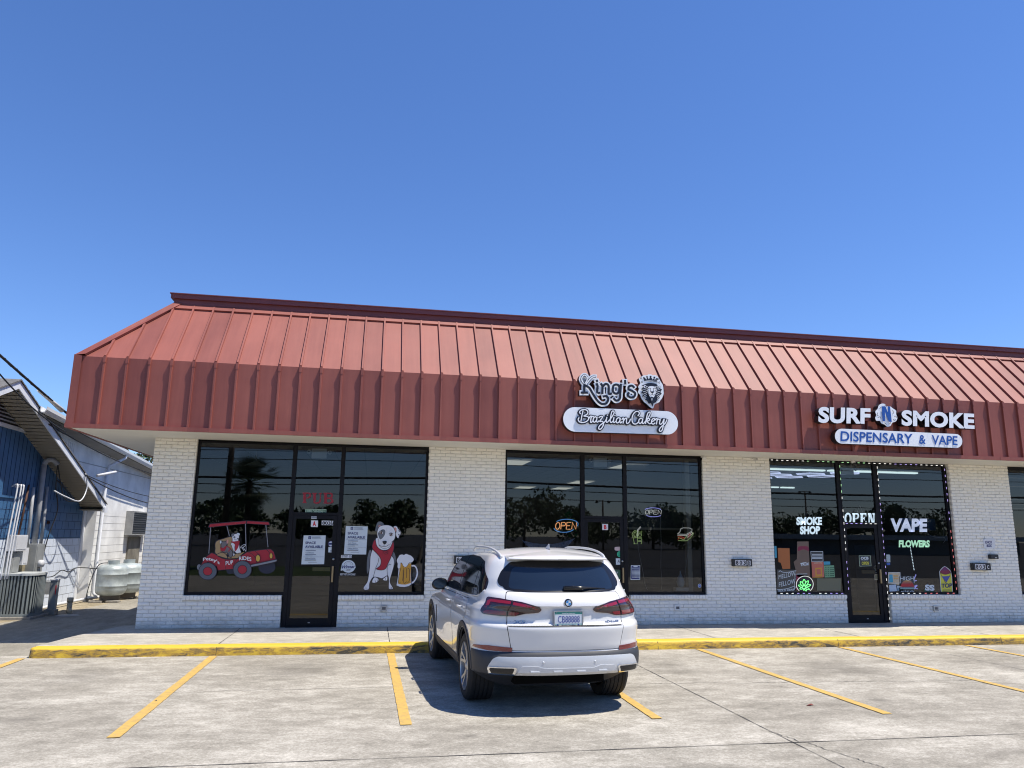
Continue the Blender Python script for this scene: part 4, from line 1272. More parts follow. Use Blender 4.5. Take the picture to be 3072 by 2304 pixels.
d.poly([(1355, 1520), (1488, 1522), (1488, 1626), (1355, 1625)], aPap); d.text('A', 1382, 1592, 1422, 1592, 48, aTxt, .05)
tag(d.build('sticker'), 'white sheet marked with a dark A below the green sticker', 'sticker', 'stickers on the second door')
d = Draw(ZE)
d.poly([(272, 1118), (412, 1118), (412, 1340), (268, 1340)], aPap); d.poly([(280, 1126), (405, 1126), (404, 1330), (276, 1330)], aNavy)
d.blob(343, 1138, 36, 9, aPap); d.line([(290, 1162), (398, 1162)], 8, aPap)
for i in range(7):
    v = 1192 + i * 18
    d.line([(290, v), (316, v)], 7, aPap); d.line([(324, v), (360, v)], 9, aPap); d.line([(368, v), (400, v)], 9, aPap)
tag(d.build('sign'), 'dark opening hours notice beside the second door', 'notice')
d = Draw(at(ZE, .096))
d.smooth([(-60, 1195), (100, 1192), (118, 1205), (118, 1320), (100, 1335), (-60, 1335)], aGrn); d.text('Come In', -30, 1245, 75, 1240, 32, aPap, .02, shear=.3); d.text('OPEN', -35, 1318, 70, 1318, 46, aPap, .04)
tag(d.build('sign'), 'dark green Come In OPEN board low on the second door', 'sign')
d = Draw(ZE)
d.blob(1330, 1440, 26, 30, aPap); d.blob(1330, 1440, 21, 25, aBlue); d.line([(1318, 1440), (1342, 1440)], 6, aPap)
tag(d.build('sticker'), 'small round blue sticker at the bottom right of the second shop', 'sticker')
# vase on its shelf inside
VASE = pm('pale_ceramic', (.34, .46, .55), .35, .1, 4)
cxv, czv = 4.92155 + .00141408 * 1083 - .000037 * 1450, .645
t = MB(); t.lathe([(.001, 0), (.05, .0), (.075, .05), (.084, .11), (.07, .18), (.035, .235), (.018, .275), (.012, .33), (.004, .335)], cxv, .26, czv + .075, 24)
tag(t.build('vase', [VASE]), 'pale blue drop-shaped vase on a white block inside the second shop', 'vase')
t = MB(); t.bbox(cxv - .13, cxv + .15, .19, .34, czv, czv + .072, .006)
tag(t.build('block', [pm('white_block', (.5, .5, .47), .6)]), 'low white block under the vase in the second shop window', 'block')
# scalloped cloth bunting inside the left pane
BUNT = pm('blue_grey_cloth', (.30, .38, .55), .9, .3, 5)
t = MB()
x0, x1 = 3.0, 4.12
N_ = 90; V_, F_ = [], []
for j in range(7):
    for i in range(N_ + 1):
        a = i / N_; x = x0 + (x1 - x0) * (a if j == 0 else .5 + (a - .5) * (1 - .05 * j))
        top = 1.64 - .10 * math.sin(math.pi * a) + .06 * a
        z = top - j * .04 * (0.7 + .9 * math.sin(math.pi * a))
        V_.append((x, .22 + .014 * math.sin(a * 120) * (0.3 + j / 6), z))
for j in range(6):
    for i in range(N_): F_.append((j * (N_ + 1) + i, j * (N_ + 1) + i + 1, (j + 1) * (N_ + 1) + i + 1, (j + 1) * (N_ + 1) + i))
t.add(V_, F_, 0, True)
tag(t.build('bunting', [BUNT]), 'blue-grey pleated cloth swag behind the left pane of the second shop', 'bunting')
LEAFD = pm('indoor_leaf', (.02, .10, .025), .6, .4, 6)
t = MB()
for i in range(60):
    z = random.uniform(.75, 2.25); x = 3.98 + (2.3 - z) * .10 + random.uniform(-.07, .07) * (1 + (2.3 - z)); x = min(x, 4.17)
    a = random.uniform(0, 6.28); r = random.uniform(.04, .09)
    t.ngon([(x + r * math.cos(a), .24, z + r * math.sin(a)), (x + .4 * r * math.cos(a + 1.5), .26, z + .4 * r * math.sin(a + 1.5)), (x - r * math.cos(a), .24, z - r * math.sin(a)), (x - .4 * r * math.cos(a + 1.5), .23, z - .4 * r * math.sin(a + 1.5))])
tag(t.build('hanging_plant', [LEAFD], recalc=False), 'trailing green garland beside the left mullion of the second shop', 'plant')

# ------------------------------------------------------------------ emergency lights and ceiling lamps
LAMPW = pm('lamp_housing', (.85, .85, .80), .5)


def emergency(x, label):
    e = thing('emergency_light', (x, .2, 3.18), label, 'emergency light', 'emergency lights above the shop doors')
    t = MB(); t.bbox(x - .145, x + .145, .18, .26, 3.17, 3.37, .012); t.build('housing', [LAMPW], e)
    for s in (-1, 1):
        t = MB(); t.lathe([(.018, -.05), (.035, -.04), (.045, 0), (.04, .004)], x + s * .20, .2, 3.30, 14, axis='y'); t.box(x + s * .15 - .02, x + s * .15 + .02, .2, .22, 3.29, 3.31)
        t.build('lamp_head', [LAMPW], e)


emergency(-1.10, 'white twin-head emergency light above the left door')
emergency(4.66, 'white twin-head emergency light above the middle door')
emergency(10.42, 'white twin-head emergency light above the door of the third shop')
PANEL = pm('troffer', (.8, .8, .7), .5, emit=(1.0, .93, .75), es=.42)
PANEL2 = pm('troffer_dim', (.62, .61, .57), .6)
FR_ = pm('troffer_rim', (.5, .5, .5), .5)
for i, (x, y, lab) in enumerate(((3.15, 2.0, 'nearest on the left'), (5.9, 2.1, 'nearest on the right'), (6.35, 7.8, 'halfway back'), (6.55, 14.0 - 3, 'deepest but one'), (5.2, 11.0, 'at the back on the left'))):
    c = thing('ceiling_light', (x, y, 3.39), 'square ceiling light panel in the second shop, ' + lab, 'ceiling light', 'ceiling lights of the second shop')
    t = MB(); t.box(x - .30, x + .30, y - .60, y + .60, 3.382, 3.389); t.build('diffuser', [PANEL], c)
    t = MB(); t.box(x - .33, x - .30, y - .63, y + .63, 3.376, 3.389); t.box(x + .30, x + .33, y - .63, y + .63, 3.376, 3.389); t.box(x - .30, x + .30, y - .63, y - .60, 3.376, 3.389); t.box(x - .30, x + .30, y + .60, y + .63, 3.376, 3.389); t.build('frame', [FR_], c)
TUBE = pm('fluorescent', (.9, .95, .95), .4, emit=(.85, 1.0, .95), es=.95)
for x0, x1, y, lab in ((9.0, 10.72, 1.55, 'left of the two near ones'), (10.8, 13.2, 1.5, 'right of the two near ones'), (12.0, 12.95, 7.6, 'short one at the back left'), (13.05, 13.5, 7.6, 'short one at the back right')):
    t = MB(); t.bbox(x0, x1, y - .06, y + .06, 3.355, 3.39, .008)
    tag(t.build('tube_light', [TUBE]), 'white tube light on the ceiling of the third shop, ' + lab, 'tube light', 'tube lights of the third shop')
HEXV = pm('hex_tube', (.8, .8, 1), .4, emit=(.70, .74, 1.0), es=.85)
t = MB()
hexw = 1.0
for (cx, cy) in ((9.5, 2.1), (10.1, 2.6), (10.7, 3.1), (10.1, 3.6), (10.7, 2.1), (11.3, 2.6), (9.5, 3.1), (11.3, 1.6)):
    for k in range(6):
        a0, a1 = rad(60 * k), rad(60 * k + 60)
        t.tube([(cx + .39 * math.cos(a0), cy + .30 * math.sin(a0), 3.33), (cx + .39 * math.cos(a1), cy + .30 * math.sin(a1), 3.33)], .012, 5)
tag(t.build('hexagon_light', [HEXV], recalc=False), 'violet-white honeycomb light hanging under the ceiling of the third shop', 'light')

# ------------------------------------------------------------------ third shop: LED words, strips, posters
LEDPIX = Draw


def led_text(s, fr, u0, v0, u1, v1, h, m, label, bold=.05, rows=9, name='led_sign', serifed=False):
    d = Draw(at(fr, .165), 0.0015)
    if serifed:
        W_ = (u1 - u0) / len(s)
        for i, ch in enumerate(s): serif(d, ch, u0 + i * W_ + W_ * .04, v0, W_ * .88, h, m, W_ * .30, .13)
    else:
        d.text(s, u0, v0, u1, v1, h, m, bold)
    d.k += 4
    for r_ in range(1, rows):      # dark gaps between the LED rows
        f_ = r_ / rows
        d.line([(u0 - 3, v0 - h * f_), (u1 + 3, v1 - h * f_)], h / rows * .18, ledo, cap=False)
    return tag(d.build(name), label, 'LED sign', 'LED word signs of the third shop')


ledsh = Draw(at(ZF, .165), 0.0015)
ledsh.text('SMOKE', 440, 465, 805, 462, 118, led, .055); ledsh.text('SHOP', 492, 598, 778, 594, 118, led, .055)
for i in range(1, 9):
    for v0 in (465, 598): ledsh.line([(436, v0 - 118 * i / 9), (808, v0 - 3 - 118 * i / 9)], 2.2, ledo, cap=False)
LSH = tag(ledsh.build('led_sign'), 'glowing white SMOKE SHOP letters in two lines, left window of the third shop', 'LED sign', 'LED word signs of the third shop')
LOP = led_text('OPEN', ZF, 1130, 443, 1572, 443, 160, led, 'glowing white serif OPEN letters above the door of the third shop', rows=10, serifed=True)
LVA = led_text('VAPE', ZG, -120, 607, 440, 607, 208, ledv, 'glowing violet-white VAPE letters in the right window of the third shop', rows=12)
LFL = led_text('FLOWERS', ZG, 12, 845, 482, 845, 108, ledg, 'glowing green-white FLOWERS letters below VAPE in the third shop', rows=7)
t = MB()
for i in range(16): t.box(11.795 + .0028 * i, 11.812 + .0028 * i, .16, .165, 1.58 - i * .032, 1.594 - i * .032)
tag(t.build('led_string', [led]), 'dotted white LED string hanging below the FLOWERS letters', 'light string')
frame_line(ZF, .17, [(570, 335), (617, 218), (680, 340)], .003, [WIRE], '', 'hanging_cord', '', None, 1, LSH)
frame_line(ZF, .17, [(1320, 270), (1360, 165), (1402, 268)], .003, [WIRE], '', 'hanging_cord', '', None, 1, LOP)
frame_line(ZG, .17, [(115, 375), (170, 290), (228, 375)], .003, [WIRE], '', 'hanging_cord', '', None, 1, LVA)
frame_line(ZG, .17, [(430, 605), (500, 665), (600, 690), (700, 690), (725, 730), (690, 780)], .004, [WIRE], '', 'power_cord', '', parent=LVA)
frame_line(ZG, .17, [(680, 340), (668, 420), (710, 540), (690, 670)], .004, [WIRE], '', 'power_cord', '', parent=LVA)

lsA = pm('led_dash_white', (.9, .9, .9), .4, emit=(1.0, .97, .9), es=1.1); lsB = pm('led_dash_violet', (.6, .5, 1), .4, emit=(.55, .42, 1.0), es=.95); lsC = pm('led_dash_red', (1, .3, .3), .4, emit=(1.0, .25, .25), es=.8); lsD = pm('led_dash_green', (.5, 1, .5), .4, emit=(.55, 1.0, .5), es=.8)


def led_strip(p0, p1, n, cols, label):
    t = MB(); p0, p1 = Vector(p0), Vector(p1)
    d_ = (p1 - p0).normalized(); L = (p1 - p0).length
    t.tube([p0, p1], .005, 4, 4)
    for i in range(n):
        if random.random() < .05: continue
        c = p0.lerp(p1, (i + .5) / n); m = cols[min(len(cols) - 1, int(i / n * len(cols)))]
        for k in (-1, 0, 1):
            q = c + d_ * (k * .017)
            t.box(q.x - .0045, q.x + .0045, q.y - .012, q.y - .006, q.z - .0045, q.z + .0045, m)
    tag(t.build('led_strip', [lsA, lsB, lsC, lsD, BLACK]), label, 'LED strip', 'LED strips framing the third shop')


ys = .062
led_strip((8.45, ys, 3.425), (10.05, ys, 3.425), 13, [0, 0, 3, 3], 'LED strip along the head of the left window of the third shop')
led_strip((10.15, ys, 3.425), (12.78, ys, 3.425), 20, [3, 0, 1, 0], 'LED strip along the head of the door and right window of the third shop')
led_strip((10.135, ys - .006, .64), (10.135, ys - .006, 3.40), 20, [1, 0, 0, 3], 'LED strip up the left door mullion of the third shop')
led_strip((11.06, ys - .006, .02), (11.06, ys - .006, 3.40), 25, [0, 1, 1, 0], 'LED strip up the right door mullion of the third shop')
led_strip((12.775, ys, .64), (12.775, ys, 3.40), 20, [2, 2, 1, 1], 'LED strip up the right jamb of the third shop')
led_strip((8.50, ys, .612), (10.04, ys, .612), 12, [0, 1, 0, 1], 'LED strip along the sill of the left window of the third shop')
led_strip((11.09, ys, .612), (12.76, ys, .612), 12, [0, 0, 2, 2], 'LED strip along the sill of the right window of the third shop')
led_strip((10.15, ys, 2.09), (10.965, ys, 2.09), 7, [1, 0], 'LED strip along the door head of the third shop')

aOr = C('orange', (.38, .12, .03)); aBrn = C('kraft', (.15, .10, .075)); aOl = C('olive', (.14, .14, .09)); aMint = C('mint_card', (.16, .34, .20)); aCy = C('cyan', (.05, .30, .45)); aYel = C('lemon', (.58, .55, .06)); aMar = C('maroon', (.20, .015, .05)); aIndigo = C('indigo', (.06, .08, .32)); aSal = C('salmon', (.50, .14, .10)); aCrm = C('cream', (.50, .42, .30)); aDk = C('dark_card', (.03, .035, .04))


def card(fr, q, m, label, cat='poster', name='poster', extra=None, group='posters in the third shop'):
    d = Draw(at(fr, .0995)); d.poly(q, m)
    if extra: extra(d)
    return tag(d.build(name), label, cat, group)


card(ZF, [(105, 765), (142, 765), (152, 930), (120, 930)], aCy, 'thin cyan strip poster at the left edge of the third shop')
card(ZF, [(160, 792), (325, 795), (340, 1085), (235, 1090), (205, 1000), (175, 990)], aOr, 'plain orange standing card in the left window of the third shop')


def _e(d):
    d.smooth([(445, 835), (450, 775), (515, 765), (585, 775), (595, 832), (520, 812)], aMar); d.text('TRUE', 478, 1050, 600, 1036, 36, aPap, .04); d.line([(485, 1010), (560, 995)], 9, aPap)


card(ZF, [(430, 700), (592, 698), (618, 1200), (440, 1200), (385, 990), (430, 950)], aBrn, 'tall brown poster with a red crest in the left window of the third shop', extra=_e)


def _e(d):
    d.line([(624, 842), (795, 842), (800, 980), (636, 982)], 6, aPap, closed=True)
    for v in (882, 905, 925, 942): d.line([(645, v), (785, v)], 9, aPap)


card(ZF, [(620, 838), (798, 838), (804, 984), (632, 986)], aDk, 'black notice with white text lines in the third shop', extra=_e)


def _e(d):
    d.text('LEARN THE', 672, 1015, 780, 1015, 26, aCrm, .02); d.poly([(690, 1075), (780, 1070), (790, 1190), (695, 1195)], aAm); d.poly([(705, 1095), (765, 1090), (772, 1165), (712, 1170)], aSal); d.poly([(660, 1200), (800, 1200), (795, 1210), (665, 1212)], aAm)


card(ZF, [(636, 990), (806, 988), (818, 1208), (650, 1212)], aSal, 'salmon and amber product poster in the third shop', extra=_e)


def _e(d):
    for i in range(5):
        d.line([(900, 1075 + i * 28), (950, 1073 + i * 28)], 12, aGrn)
        for k in range(2): d.blob(840 + k * 32, 1068 + i * 28, 8, 8, aGrn, seg=8)


card(ZF, [(812, 1042), (955, 1040), (970, 1208), (825, 1212)], aMint, 'mint green chart poster in the third shop', extra=_e)
card(ZF, [(808, 985), (900, 985), (903, 1030), (812, 1032)], aCy, 'small teal card above the mint chart')
card(ZF, [(712, 1222), (1058, 1226), (1056, 1400), (714, 1395)], aOl, 'plain olive-grey board at the sill of the third shop', cat='board', name='board')


def _e(d):
    d.line([(180, 1130), (200, 1112), (230, 1130), (300, 1135), (420, 1112)], 7, aPap, curve=4)
    d.text('MELLOW', 180, 1232, 412, 1180, 62, aPap, .0); d.text('FELLOW', 185, 1340, 415, 1288, 66, aPap, .0)
    d.line([(165, 1375), (300, 1362), (400, 1330), (408, 1360), (390, 1372)], 7, aPap, curve=4); d.text('SOLD HERE', 180, 1405, 395, 1388, 26, aPap, .03)


card(ZF, [(155, 1095), (420, 1100), (425, 1412), (160, 1415)], C('slate_brown', (.075, .07, .062)), 'dark card with white hand lettering at the lower left of the third shop', extra=_e)
card(ZF, [(405, 1158), (578, 1158), (582, 1300), (400, 1400)], aMar, 'dark red poster half hidden behind the round leaf neon', extra=lambda d: (d.line([(408, 1160), (576, 1160)], 8, aPap), d.line([(408, 1160), (402, 1380)], 7, aPap)))
# round leaf neon
L = [(arcp(540, 1305, 118, 116, 130, 410, 30), False, nWh, 0)]
for ang, ln, w_ in ((90, 112, 20), (57, 108, 17), (123, 96, 17), (20, 100, 14), (160, 84, 14), (-22, 84, 12), (202, 62, 12), (-58, 62, 10), (-95, 42, 9)):
    c0 = (530, 1345); cs, sn_ = math.cos(rad(ang)), -math.sin(rad(ang))
    def pt(a, b): return (c0[0] + cs * a - sn_ * b, c0[1] + sn_ * a + cs * b)
    L.append(([pt(18, 0), pt(ln * .55, w_), pt(ln * .85, w_ * .6), pt(ln, 0), pt(ln * .85, -w_ * .6), pt(ln * .55, -w_)], True, nGr, 2))
neon('neon_sign', ZF, .085, L, 'round neon with a glowing green leaf at the lower left of the third shop', r=.0065, board=arcp(540, 1305, 116, 114, 0, 348, 28))


def _e(d):
    d.line([(1315, 905), (1480, 905), (1490, 1050), (1325, 1055)], 5, aLg, closed=True); d.text('OCB', 1340, 962, 1452, 960, 42, aPap, .05); d.line([(1350, 975), (1440, 975)], 5, aTxt); d.text('OPEN', 1352, 1036, 1458, 1034, 46, aYel, .03)


card(ZF, [(1310, 902), (1485, 900), (1495, 1052), (1322, 1058)], aDk, 'dark card with yellow-green OPEN lettering on the door of the third shop', 'sticker', 'sticker', _e, 'stickers on the third door')
card(ZF, [(1590, 938), (1634, 938), (1636, 1000), (1592, 1002)], aPap, 'small white and red sticker at the right edge of the third door', 'sticker', 'sticker', lambda d: d.poly([(1592, 982), (1635, 980), (1636, 1000), (1592, 1002)], aMar), 'stickers on the third door')
d = Draw(at(ZF, .112)); d.blob(1578, 1075, 46, 38, aCrm); d.text('RAW', 1545, 1085, 1612, 1085, 26, aBrn, .05); d.text('PULL', 1552, 1125, 1608, 1125, 20, aPap, .04); d.line([(1562, 1145), (1580, 1150), (1605, 1140)], 9, aPap, curve=3)
tag(d.build('sticker'), 'round cream sticker with PULL below it on the third door', 'sticker', 'stickers on the third door')
card(ZF, [(1538, 1172), (1620, 1174), (1620, 1252), (1540, 1250)], aOl, 'small framed olive card near the bottom of the third door glass', 'sticker', 'sticker', lambda d: d.rect(1542, 1177, 1616, 1248, aCrm, 5), 'stickers on the third door')
card(ZF, [(1712, 888), (1760, 888), (1772, 905), (1772, 1000), (1716, 1000)], C('pale_card', (.35, .42, .45)), 'pale rounded card beside the right mullion of the third shop')
card(ZF, [(1716, 1008), (1768, 1008), (1768, 1040), (1718, 1040)], aBlue, 'small blue card under the pale rounded one')


def _e(d):
    d.poly([(1752, 1180), (1800, 1175), (1810, 1290), (1752, 1290)], aCy); d.rect(1742, 1148, 1912, 1300, aPap, 6)
    for v in (1190, 1210, 1235): d.line([(1820, v), (1880, v)], 7, aAm)


card(ZF, [(1738, 1145), (1914, 1145), (1918, 1330), (1745, 1300)], aCrm, 'cream poster with a white border at the lower left of the right window', extra=_e)
card(ZF, [(1748, 1325), (1850, 1320), (1862, 1415), (1755, 1420)], C('pale_blue', (.38, .48, .62)), 'pale blue card at the sill right of the third door')
card(ZF, [(1862, 1335), (1945, 1335), (1955, 1410), (1870, 1412)], C('slate_blue', (.16, .26, .36)), 'slate blue card at the sill beside the striped sun sign', extra=lambda d: d.line([(1872, 1355), (1935, 1355)], 14, aPap))


def _e(d):
    cols = [C('sun1', (.52, .36, .14)), C('sun2', (.52, .22, .10)), aSal, aRedS, aRedS, C('sun6', (.40, .03, .04)), aTxt, C('sun8', (.22, .40, .40))]
    for i in range(8):
        v0, v1 = 1343 + i * 17, 1343 + i * 17 + 12
        def hw(v): return 108 * math.sqrt(max(0.02, 1 - ((1480 - min(v, 1478)) / 140) ** 2)) if v < 1450 else 108
        d.poly([(118 - hw(v0), v0), (118 + hw(v0), v0), (118 + hw(v1), v1), (118 - hw(v1), v1)], cols[i])
    d.text('HIGH', 5, 1345, 215, 1345, 58, aPap, .0); d.line([(10, 1290), (6, 1385)], 7, aPap); d.line([(212, 1290), (216, 1385)], 7, aPap)
    d.text('rise', 25, 1540, 212, 1538, 52, aPap, .0)


card(ZG, [(0, 1280), (222, 1280), (228, 1548), (0, 1548)], aDk, 'dark sign with a striped setting sun in the right window of the third shop', 'sign', 'sign', _e)
neon('neon_sign', ZG, .19, [([(225, 1360), (260, 1310), (240, 1300), (225, 1330), (250, 1350), (280, 1290), (290, 1270)], False, nVi, 3), ([(290, 1260), (262, 1340), (270, 1360), (300, 1350)], False, nVi, 3), ([(235, 1480), (270, 1440), (250, 1425), (235, 1455), (255, 1490), (290, 1450), (310, 1430), (292, 1425), (285, 1470), (320, 1478)], False, nVi, 3)],
     'blue script neon showing behind the striped sun sign', r=.009)
d = Draw(at(ZG, .101)); d.poly([(372, 1480), (525, 1480), (520, 1542), (380, 1542)], aGrn); d.text('SS', 385, 1500, 528, 1510, 92, aPap, .06); d.k += 3
tag(d.build('sign'), 'white double-S letters at the sill of the third shop', 'sign', 'posters in the third shop')


def _e(d):
    out = [(600, 1215), (625, 1175), (655, 1148), (682, 1135), (710, 1148), (752, 1180), (778, 1215), (795, 1300), (808, 1540), (628, 1545), (612, 1350)]
    d.poly(out, aPap); d.poly([(609, 1218), (632, 1181), (660, 1156), (682, 1145), (705, 1156), (746, 1186), (769, 1219), (786, 1300), (799, 1532), (636, 1536), (621, 1350)], aYel)
    d.smooth([(610, 1225), (640, 1175), (682, 1145), (730, 1175), (775, 1230), (690, 1258)], aMar)
    d.smooth([(628, 1195), (682, 1150), (740, 1190), (690, 1200)], C('plum', (.12, .02, .10)))
    d.line([(612, 1235), (700, 1395), (772, 1240)], 5, aK); d.line([(612, 1228), (640, 1250), (690, 1260), (740, 1252), (773, 1232)], 5, aK, curve=3)
    d.poly([(632, 1290), (765, 1285), (707, 1385)], aIndigo)
    d.text('TOP', 632, 1465, 795, 1460, 66, aNavy, .035); d.line([(660, 1495), (770, 1493)], 7, aOl); d.line([(655, 1512), (775, 1510)], 7, aOl)


d = Draw(at(ZG, .101)); _e(d)
tag(d.build('poster'), 'yellow poster with a red and blue cone at the right jamb', 'poster', 'posters in the third shop')
t = MB(); t.box(12.3, 13.4, 2.2, 2.9, 0, 1.6); t.box(8.0, 9.6, 3.5, 4.2, 0, 1.1)
tag(t.build('display_cabinet', [pm('cabinet_dark', (.05, .07, .10), .3, .3, 3)]), 'dark display cabinets standing inside the third shop', 'cabinet', kind=None)
t = MB(); t.box(12.2, 13.1, .9, .93, 1.98, 2.25)
tag(t.build('banner', [pm('banner_blue', (.03, .10, .32), .5)]), 'blue banner hanging behind the VAPE letters', 'banner')

# ------------------------------------------------------------------ signs on the mansard
SIGNW = pm('sign_face_white', (.90, .91, .92), .3, .04, 2)
SIGNK = pm('sign_side_black', (.012, .012, .014), .4)
SIGNB = pm('sign_blue', (.015, .085, .36), .4)
INK = pm('sign_ink', (.01, .01, .02), .4)
BRK = pm('sign_bracket', (.10, .10, .105), .5)


def fx(fr, u, v): return (fr[0][0] + fr[0][1] * u + fr[0][2] * v, fr[1][0] + fr[1][1] * u + fr[1][2] * v)


def pill(fr, u0, v0, u1, v1, u2, v2, u3, v3, n=14):
    """rounded bar: left end top (u0,v0)-bottom (u3,v3), right end top (u1,v1)-bottom (u2,v2)"""
    a, b, c, e = [Vector(fx(fr, *p)) for p in ((u0, v0), (u1, v1), (u2, v2), (u3, v3))]
    pts = []
    cr, rr = (b + c) / 2, (b - c).length / 2
    ax = (b - a).normalized(); up = (b - c).normalized()
    for i in range(n + 1):
        t_ = math.pi * i / n
        pts.append(cr + ax * rr * math.sin(t_) + up * rr * math.cos(t_))
    cl, rl = (a + e) / 2, (a - e).length / 2
    for i in range(n + 1):
        t_ = math.pi * i / n
        pts.append(cl - ax * rl * math.sin(t_) - up * rl * math.cos(t_))
    return [tuple(p) for p in pts]


# first sign: lettering and lion head above a rounded panel
def fat(paths, w, fr, y0, y1, m, ms, mb):
    """thick rounded strokes as raised bars"""
    for k, (pts, closed, cv) in enumerate(paths):
        P = catmull(pts, cv, closed) if cv else [tuple(p) for p in pts]
        if closed: P.append(P[0])
        n = len(P)
        L, R = [], []
        for i in range(n):
            a = Vector(P[max(i - 1, 0)]) if not (closed and i == 0) else Vector(P[-2])
            b = Vector(P[min(i + 1, n - 1)]) if not (closed and i == n - 1) else Vector(P[1])
            d_ = (b - a)
            d_ = d_.normalized() if d_.length > 1e-6 else Vector((1, 0))
            nn = Vector((-d_.y, d_.x)) * (w / 2)
            L.append(Vector(P[i]) + nn); R.append(Vector(P[i]) - nn)
        cap0, cap1 = [], []
        if not closed:
            d0 = (Vector(P[0]) - Vector(P[1])).normalized(); d1 = (Vector(P[-1]) - Vector(P[-2])).normalized()
            L[0] += d0 * w * .35; R[0] += d0 * w * .35; L[-1] += d1 * w * .35; R[-1] += d1 * w * .35
        vs = []
        for i in range(n):
            yo = -0.0007 * k - 0.0006 * i / n
            for q in (L[i], R[i]):
                x, z = fx(fr, q.x, q.y)
                vs.append((x, y0 + yo, z))
        back = [(x, y1, z) for x, y, z in vs]
        m2 = 2 * n
        mb.add(vs + back, [(2 * i, 2 * i + 1, 2 * i + 3, 2 * i + 2) for i in range(n - 1)], m)
        if ms is not None:
            N0 = len(mb.v) - 2 * m2
            fs = []
            for i in range(n - 1):
                fs += [(2 * i, 2 * i + 2, m2 + 2 * i + 2, m2 + 2 * i), (2 * i + 1, 2 * i + 3, m2 + 2 * i + 3, m2 + 2 * i + 1)]
            if not closed: fs += [(0, 1, m2 + 1, m2), (2 * n - 2, 2 * n - 1, m2 + 2 * n - 1, m2 + 2 * n - 2)]
            for f in fs:
                mb.f.append([N0 + i for i in f]); mb.m.append(ms); mb.s.append(False)


KG = [([(372, 100), (330, 135), (325, 190), (372, 250), (415, 190), (412, 130)], True, 3), ([(372, 250), (370, 330), (372, 405)], False, 0), ([(322, 412), (420, 412)], False, 0),
      ([(400, 262), (470, 170), (520, 130), (560, 128)], False, 4), ([(395, 285), (460, 330), (520, 430), (600, 550), (680, 612), (760, 600), (795, 530), (765, 475), (710, 480)], False, 5),
      ([(590, 255), (605, 300), (600, 410), (640, 415)], False, 2), ([(590, 195), (596, 208)], False, 0),
      ([(665, 255), (690, 300), (690, 425)], False, 2), ([(695, 300), (750, 255), (800, 290), (805, 430), (845, 428)], False, 4),
      ([(945, 265), (885, 290), (880, 390), (930, 430), (985, 400), (990, 300)], True, 3), ([(1020, 262), (1010, 420), (1000, 520), (940, 555), (895, 520)], False, 4),
      ([(1095, 195), (1100, 250)], False, 0), ([(1255, 315), (1220, 285), (1165, 300), (1160, 350), (1220, 380), (1275, 420), (1260, 480), (1195, 498), (1140, 455), (1160, 415)], False, 5)]
ks = thing('shop_sign', (4.9, -1.3, 4.6), 'black-on-white decorative lettering beside a crowned lion head, on the mansard', 'shop sign')
YS = -1.36
mb = MB(); fat(KG, 92, ZH, YS, YS + .13, 0, 1, mb)
mb.build('letter_backing', [SIGNW, SIGNK], ks, recalc=False)
mb = MB(); fat(KG, 40, ZH, YS - .012, YS - .012, 0, None, mb); mb.build('lettering', [INK], ks, recalc=False)
mb = MB(); fat([KG[0], KG[3]], 22, ZH, YS - .020, YS - .020, 0, None, mb); fat([([(372, 110), (372, 240)], False, 0), ([(350, 125), (355, 200), (372, 245)], False, 3), ([(394, 125), (390, 200), (372, 245)], False, 3)], 6, ZH, YS - .022, YS - .022, 1, None, mb)
mb.build('whisk_inlay', [SIGNW, INK], ks, recalc=False)
# lion
lion = [(1352, 150), (1400, 115), (1440, 90), (1490, 92), (1520, 75), (1570, 72), (1610, 88), (1650, 85), (1690, 105), (1722, 150), (1748, 200), (1790, 270), (1800, 380), (1800, 430), (1775, 500), (1745, 540), (1700, 590), (1640, 615), (1612, 680), (1590, 690), (1545, 665), (1500, 620), (1440, 570), (1395, 510), (1372, 450), (1335, 400), (1352, 340), (1338, 300), (1375, 240), (1365, 200)]
mb = MB(); P2 = [fx(ZH, *p) for p in catmull(lion, 3, True)]
mb.prism(P2, YS, YS + .13, 0, 1)
mb.build('lion_backing', [SIGNW, SIGNK], ks, recalc=False)
d = Draw(at(ZH, YS - .004), .0014)
# crown
d.poly([(1445, 195), (1690, 222), (1672, 170), (1700, 160), (1712, 145), (1690, 150), (1668, 140), (1640, 180), (1632, 130), (1600, 170), (1562, 105), (1532, 165), (1498, 120), (1490, 170), (1450, 130), (1425, 140), (1440, 160)], INK)
for u, v in ((1440, 140), (1497, 122), (1562, 115), (1630, 130), (1692, 160)): d.blob(u, v, 17, 15, INK)
d.line([(1450, 205), (1560, 200), (1685, 232)], 7, SIGNW, curve=4); d.line([(1470, 182), (1670, 200)], 5, SIGNW)
for u, v in ((1385, 150), (1400, 218), (1715, 225)): d.line([(u, v - 17), (u + 15, v), (u, v + 17), (u - 15, v)], 6, INK, closed=True)
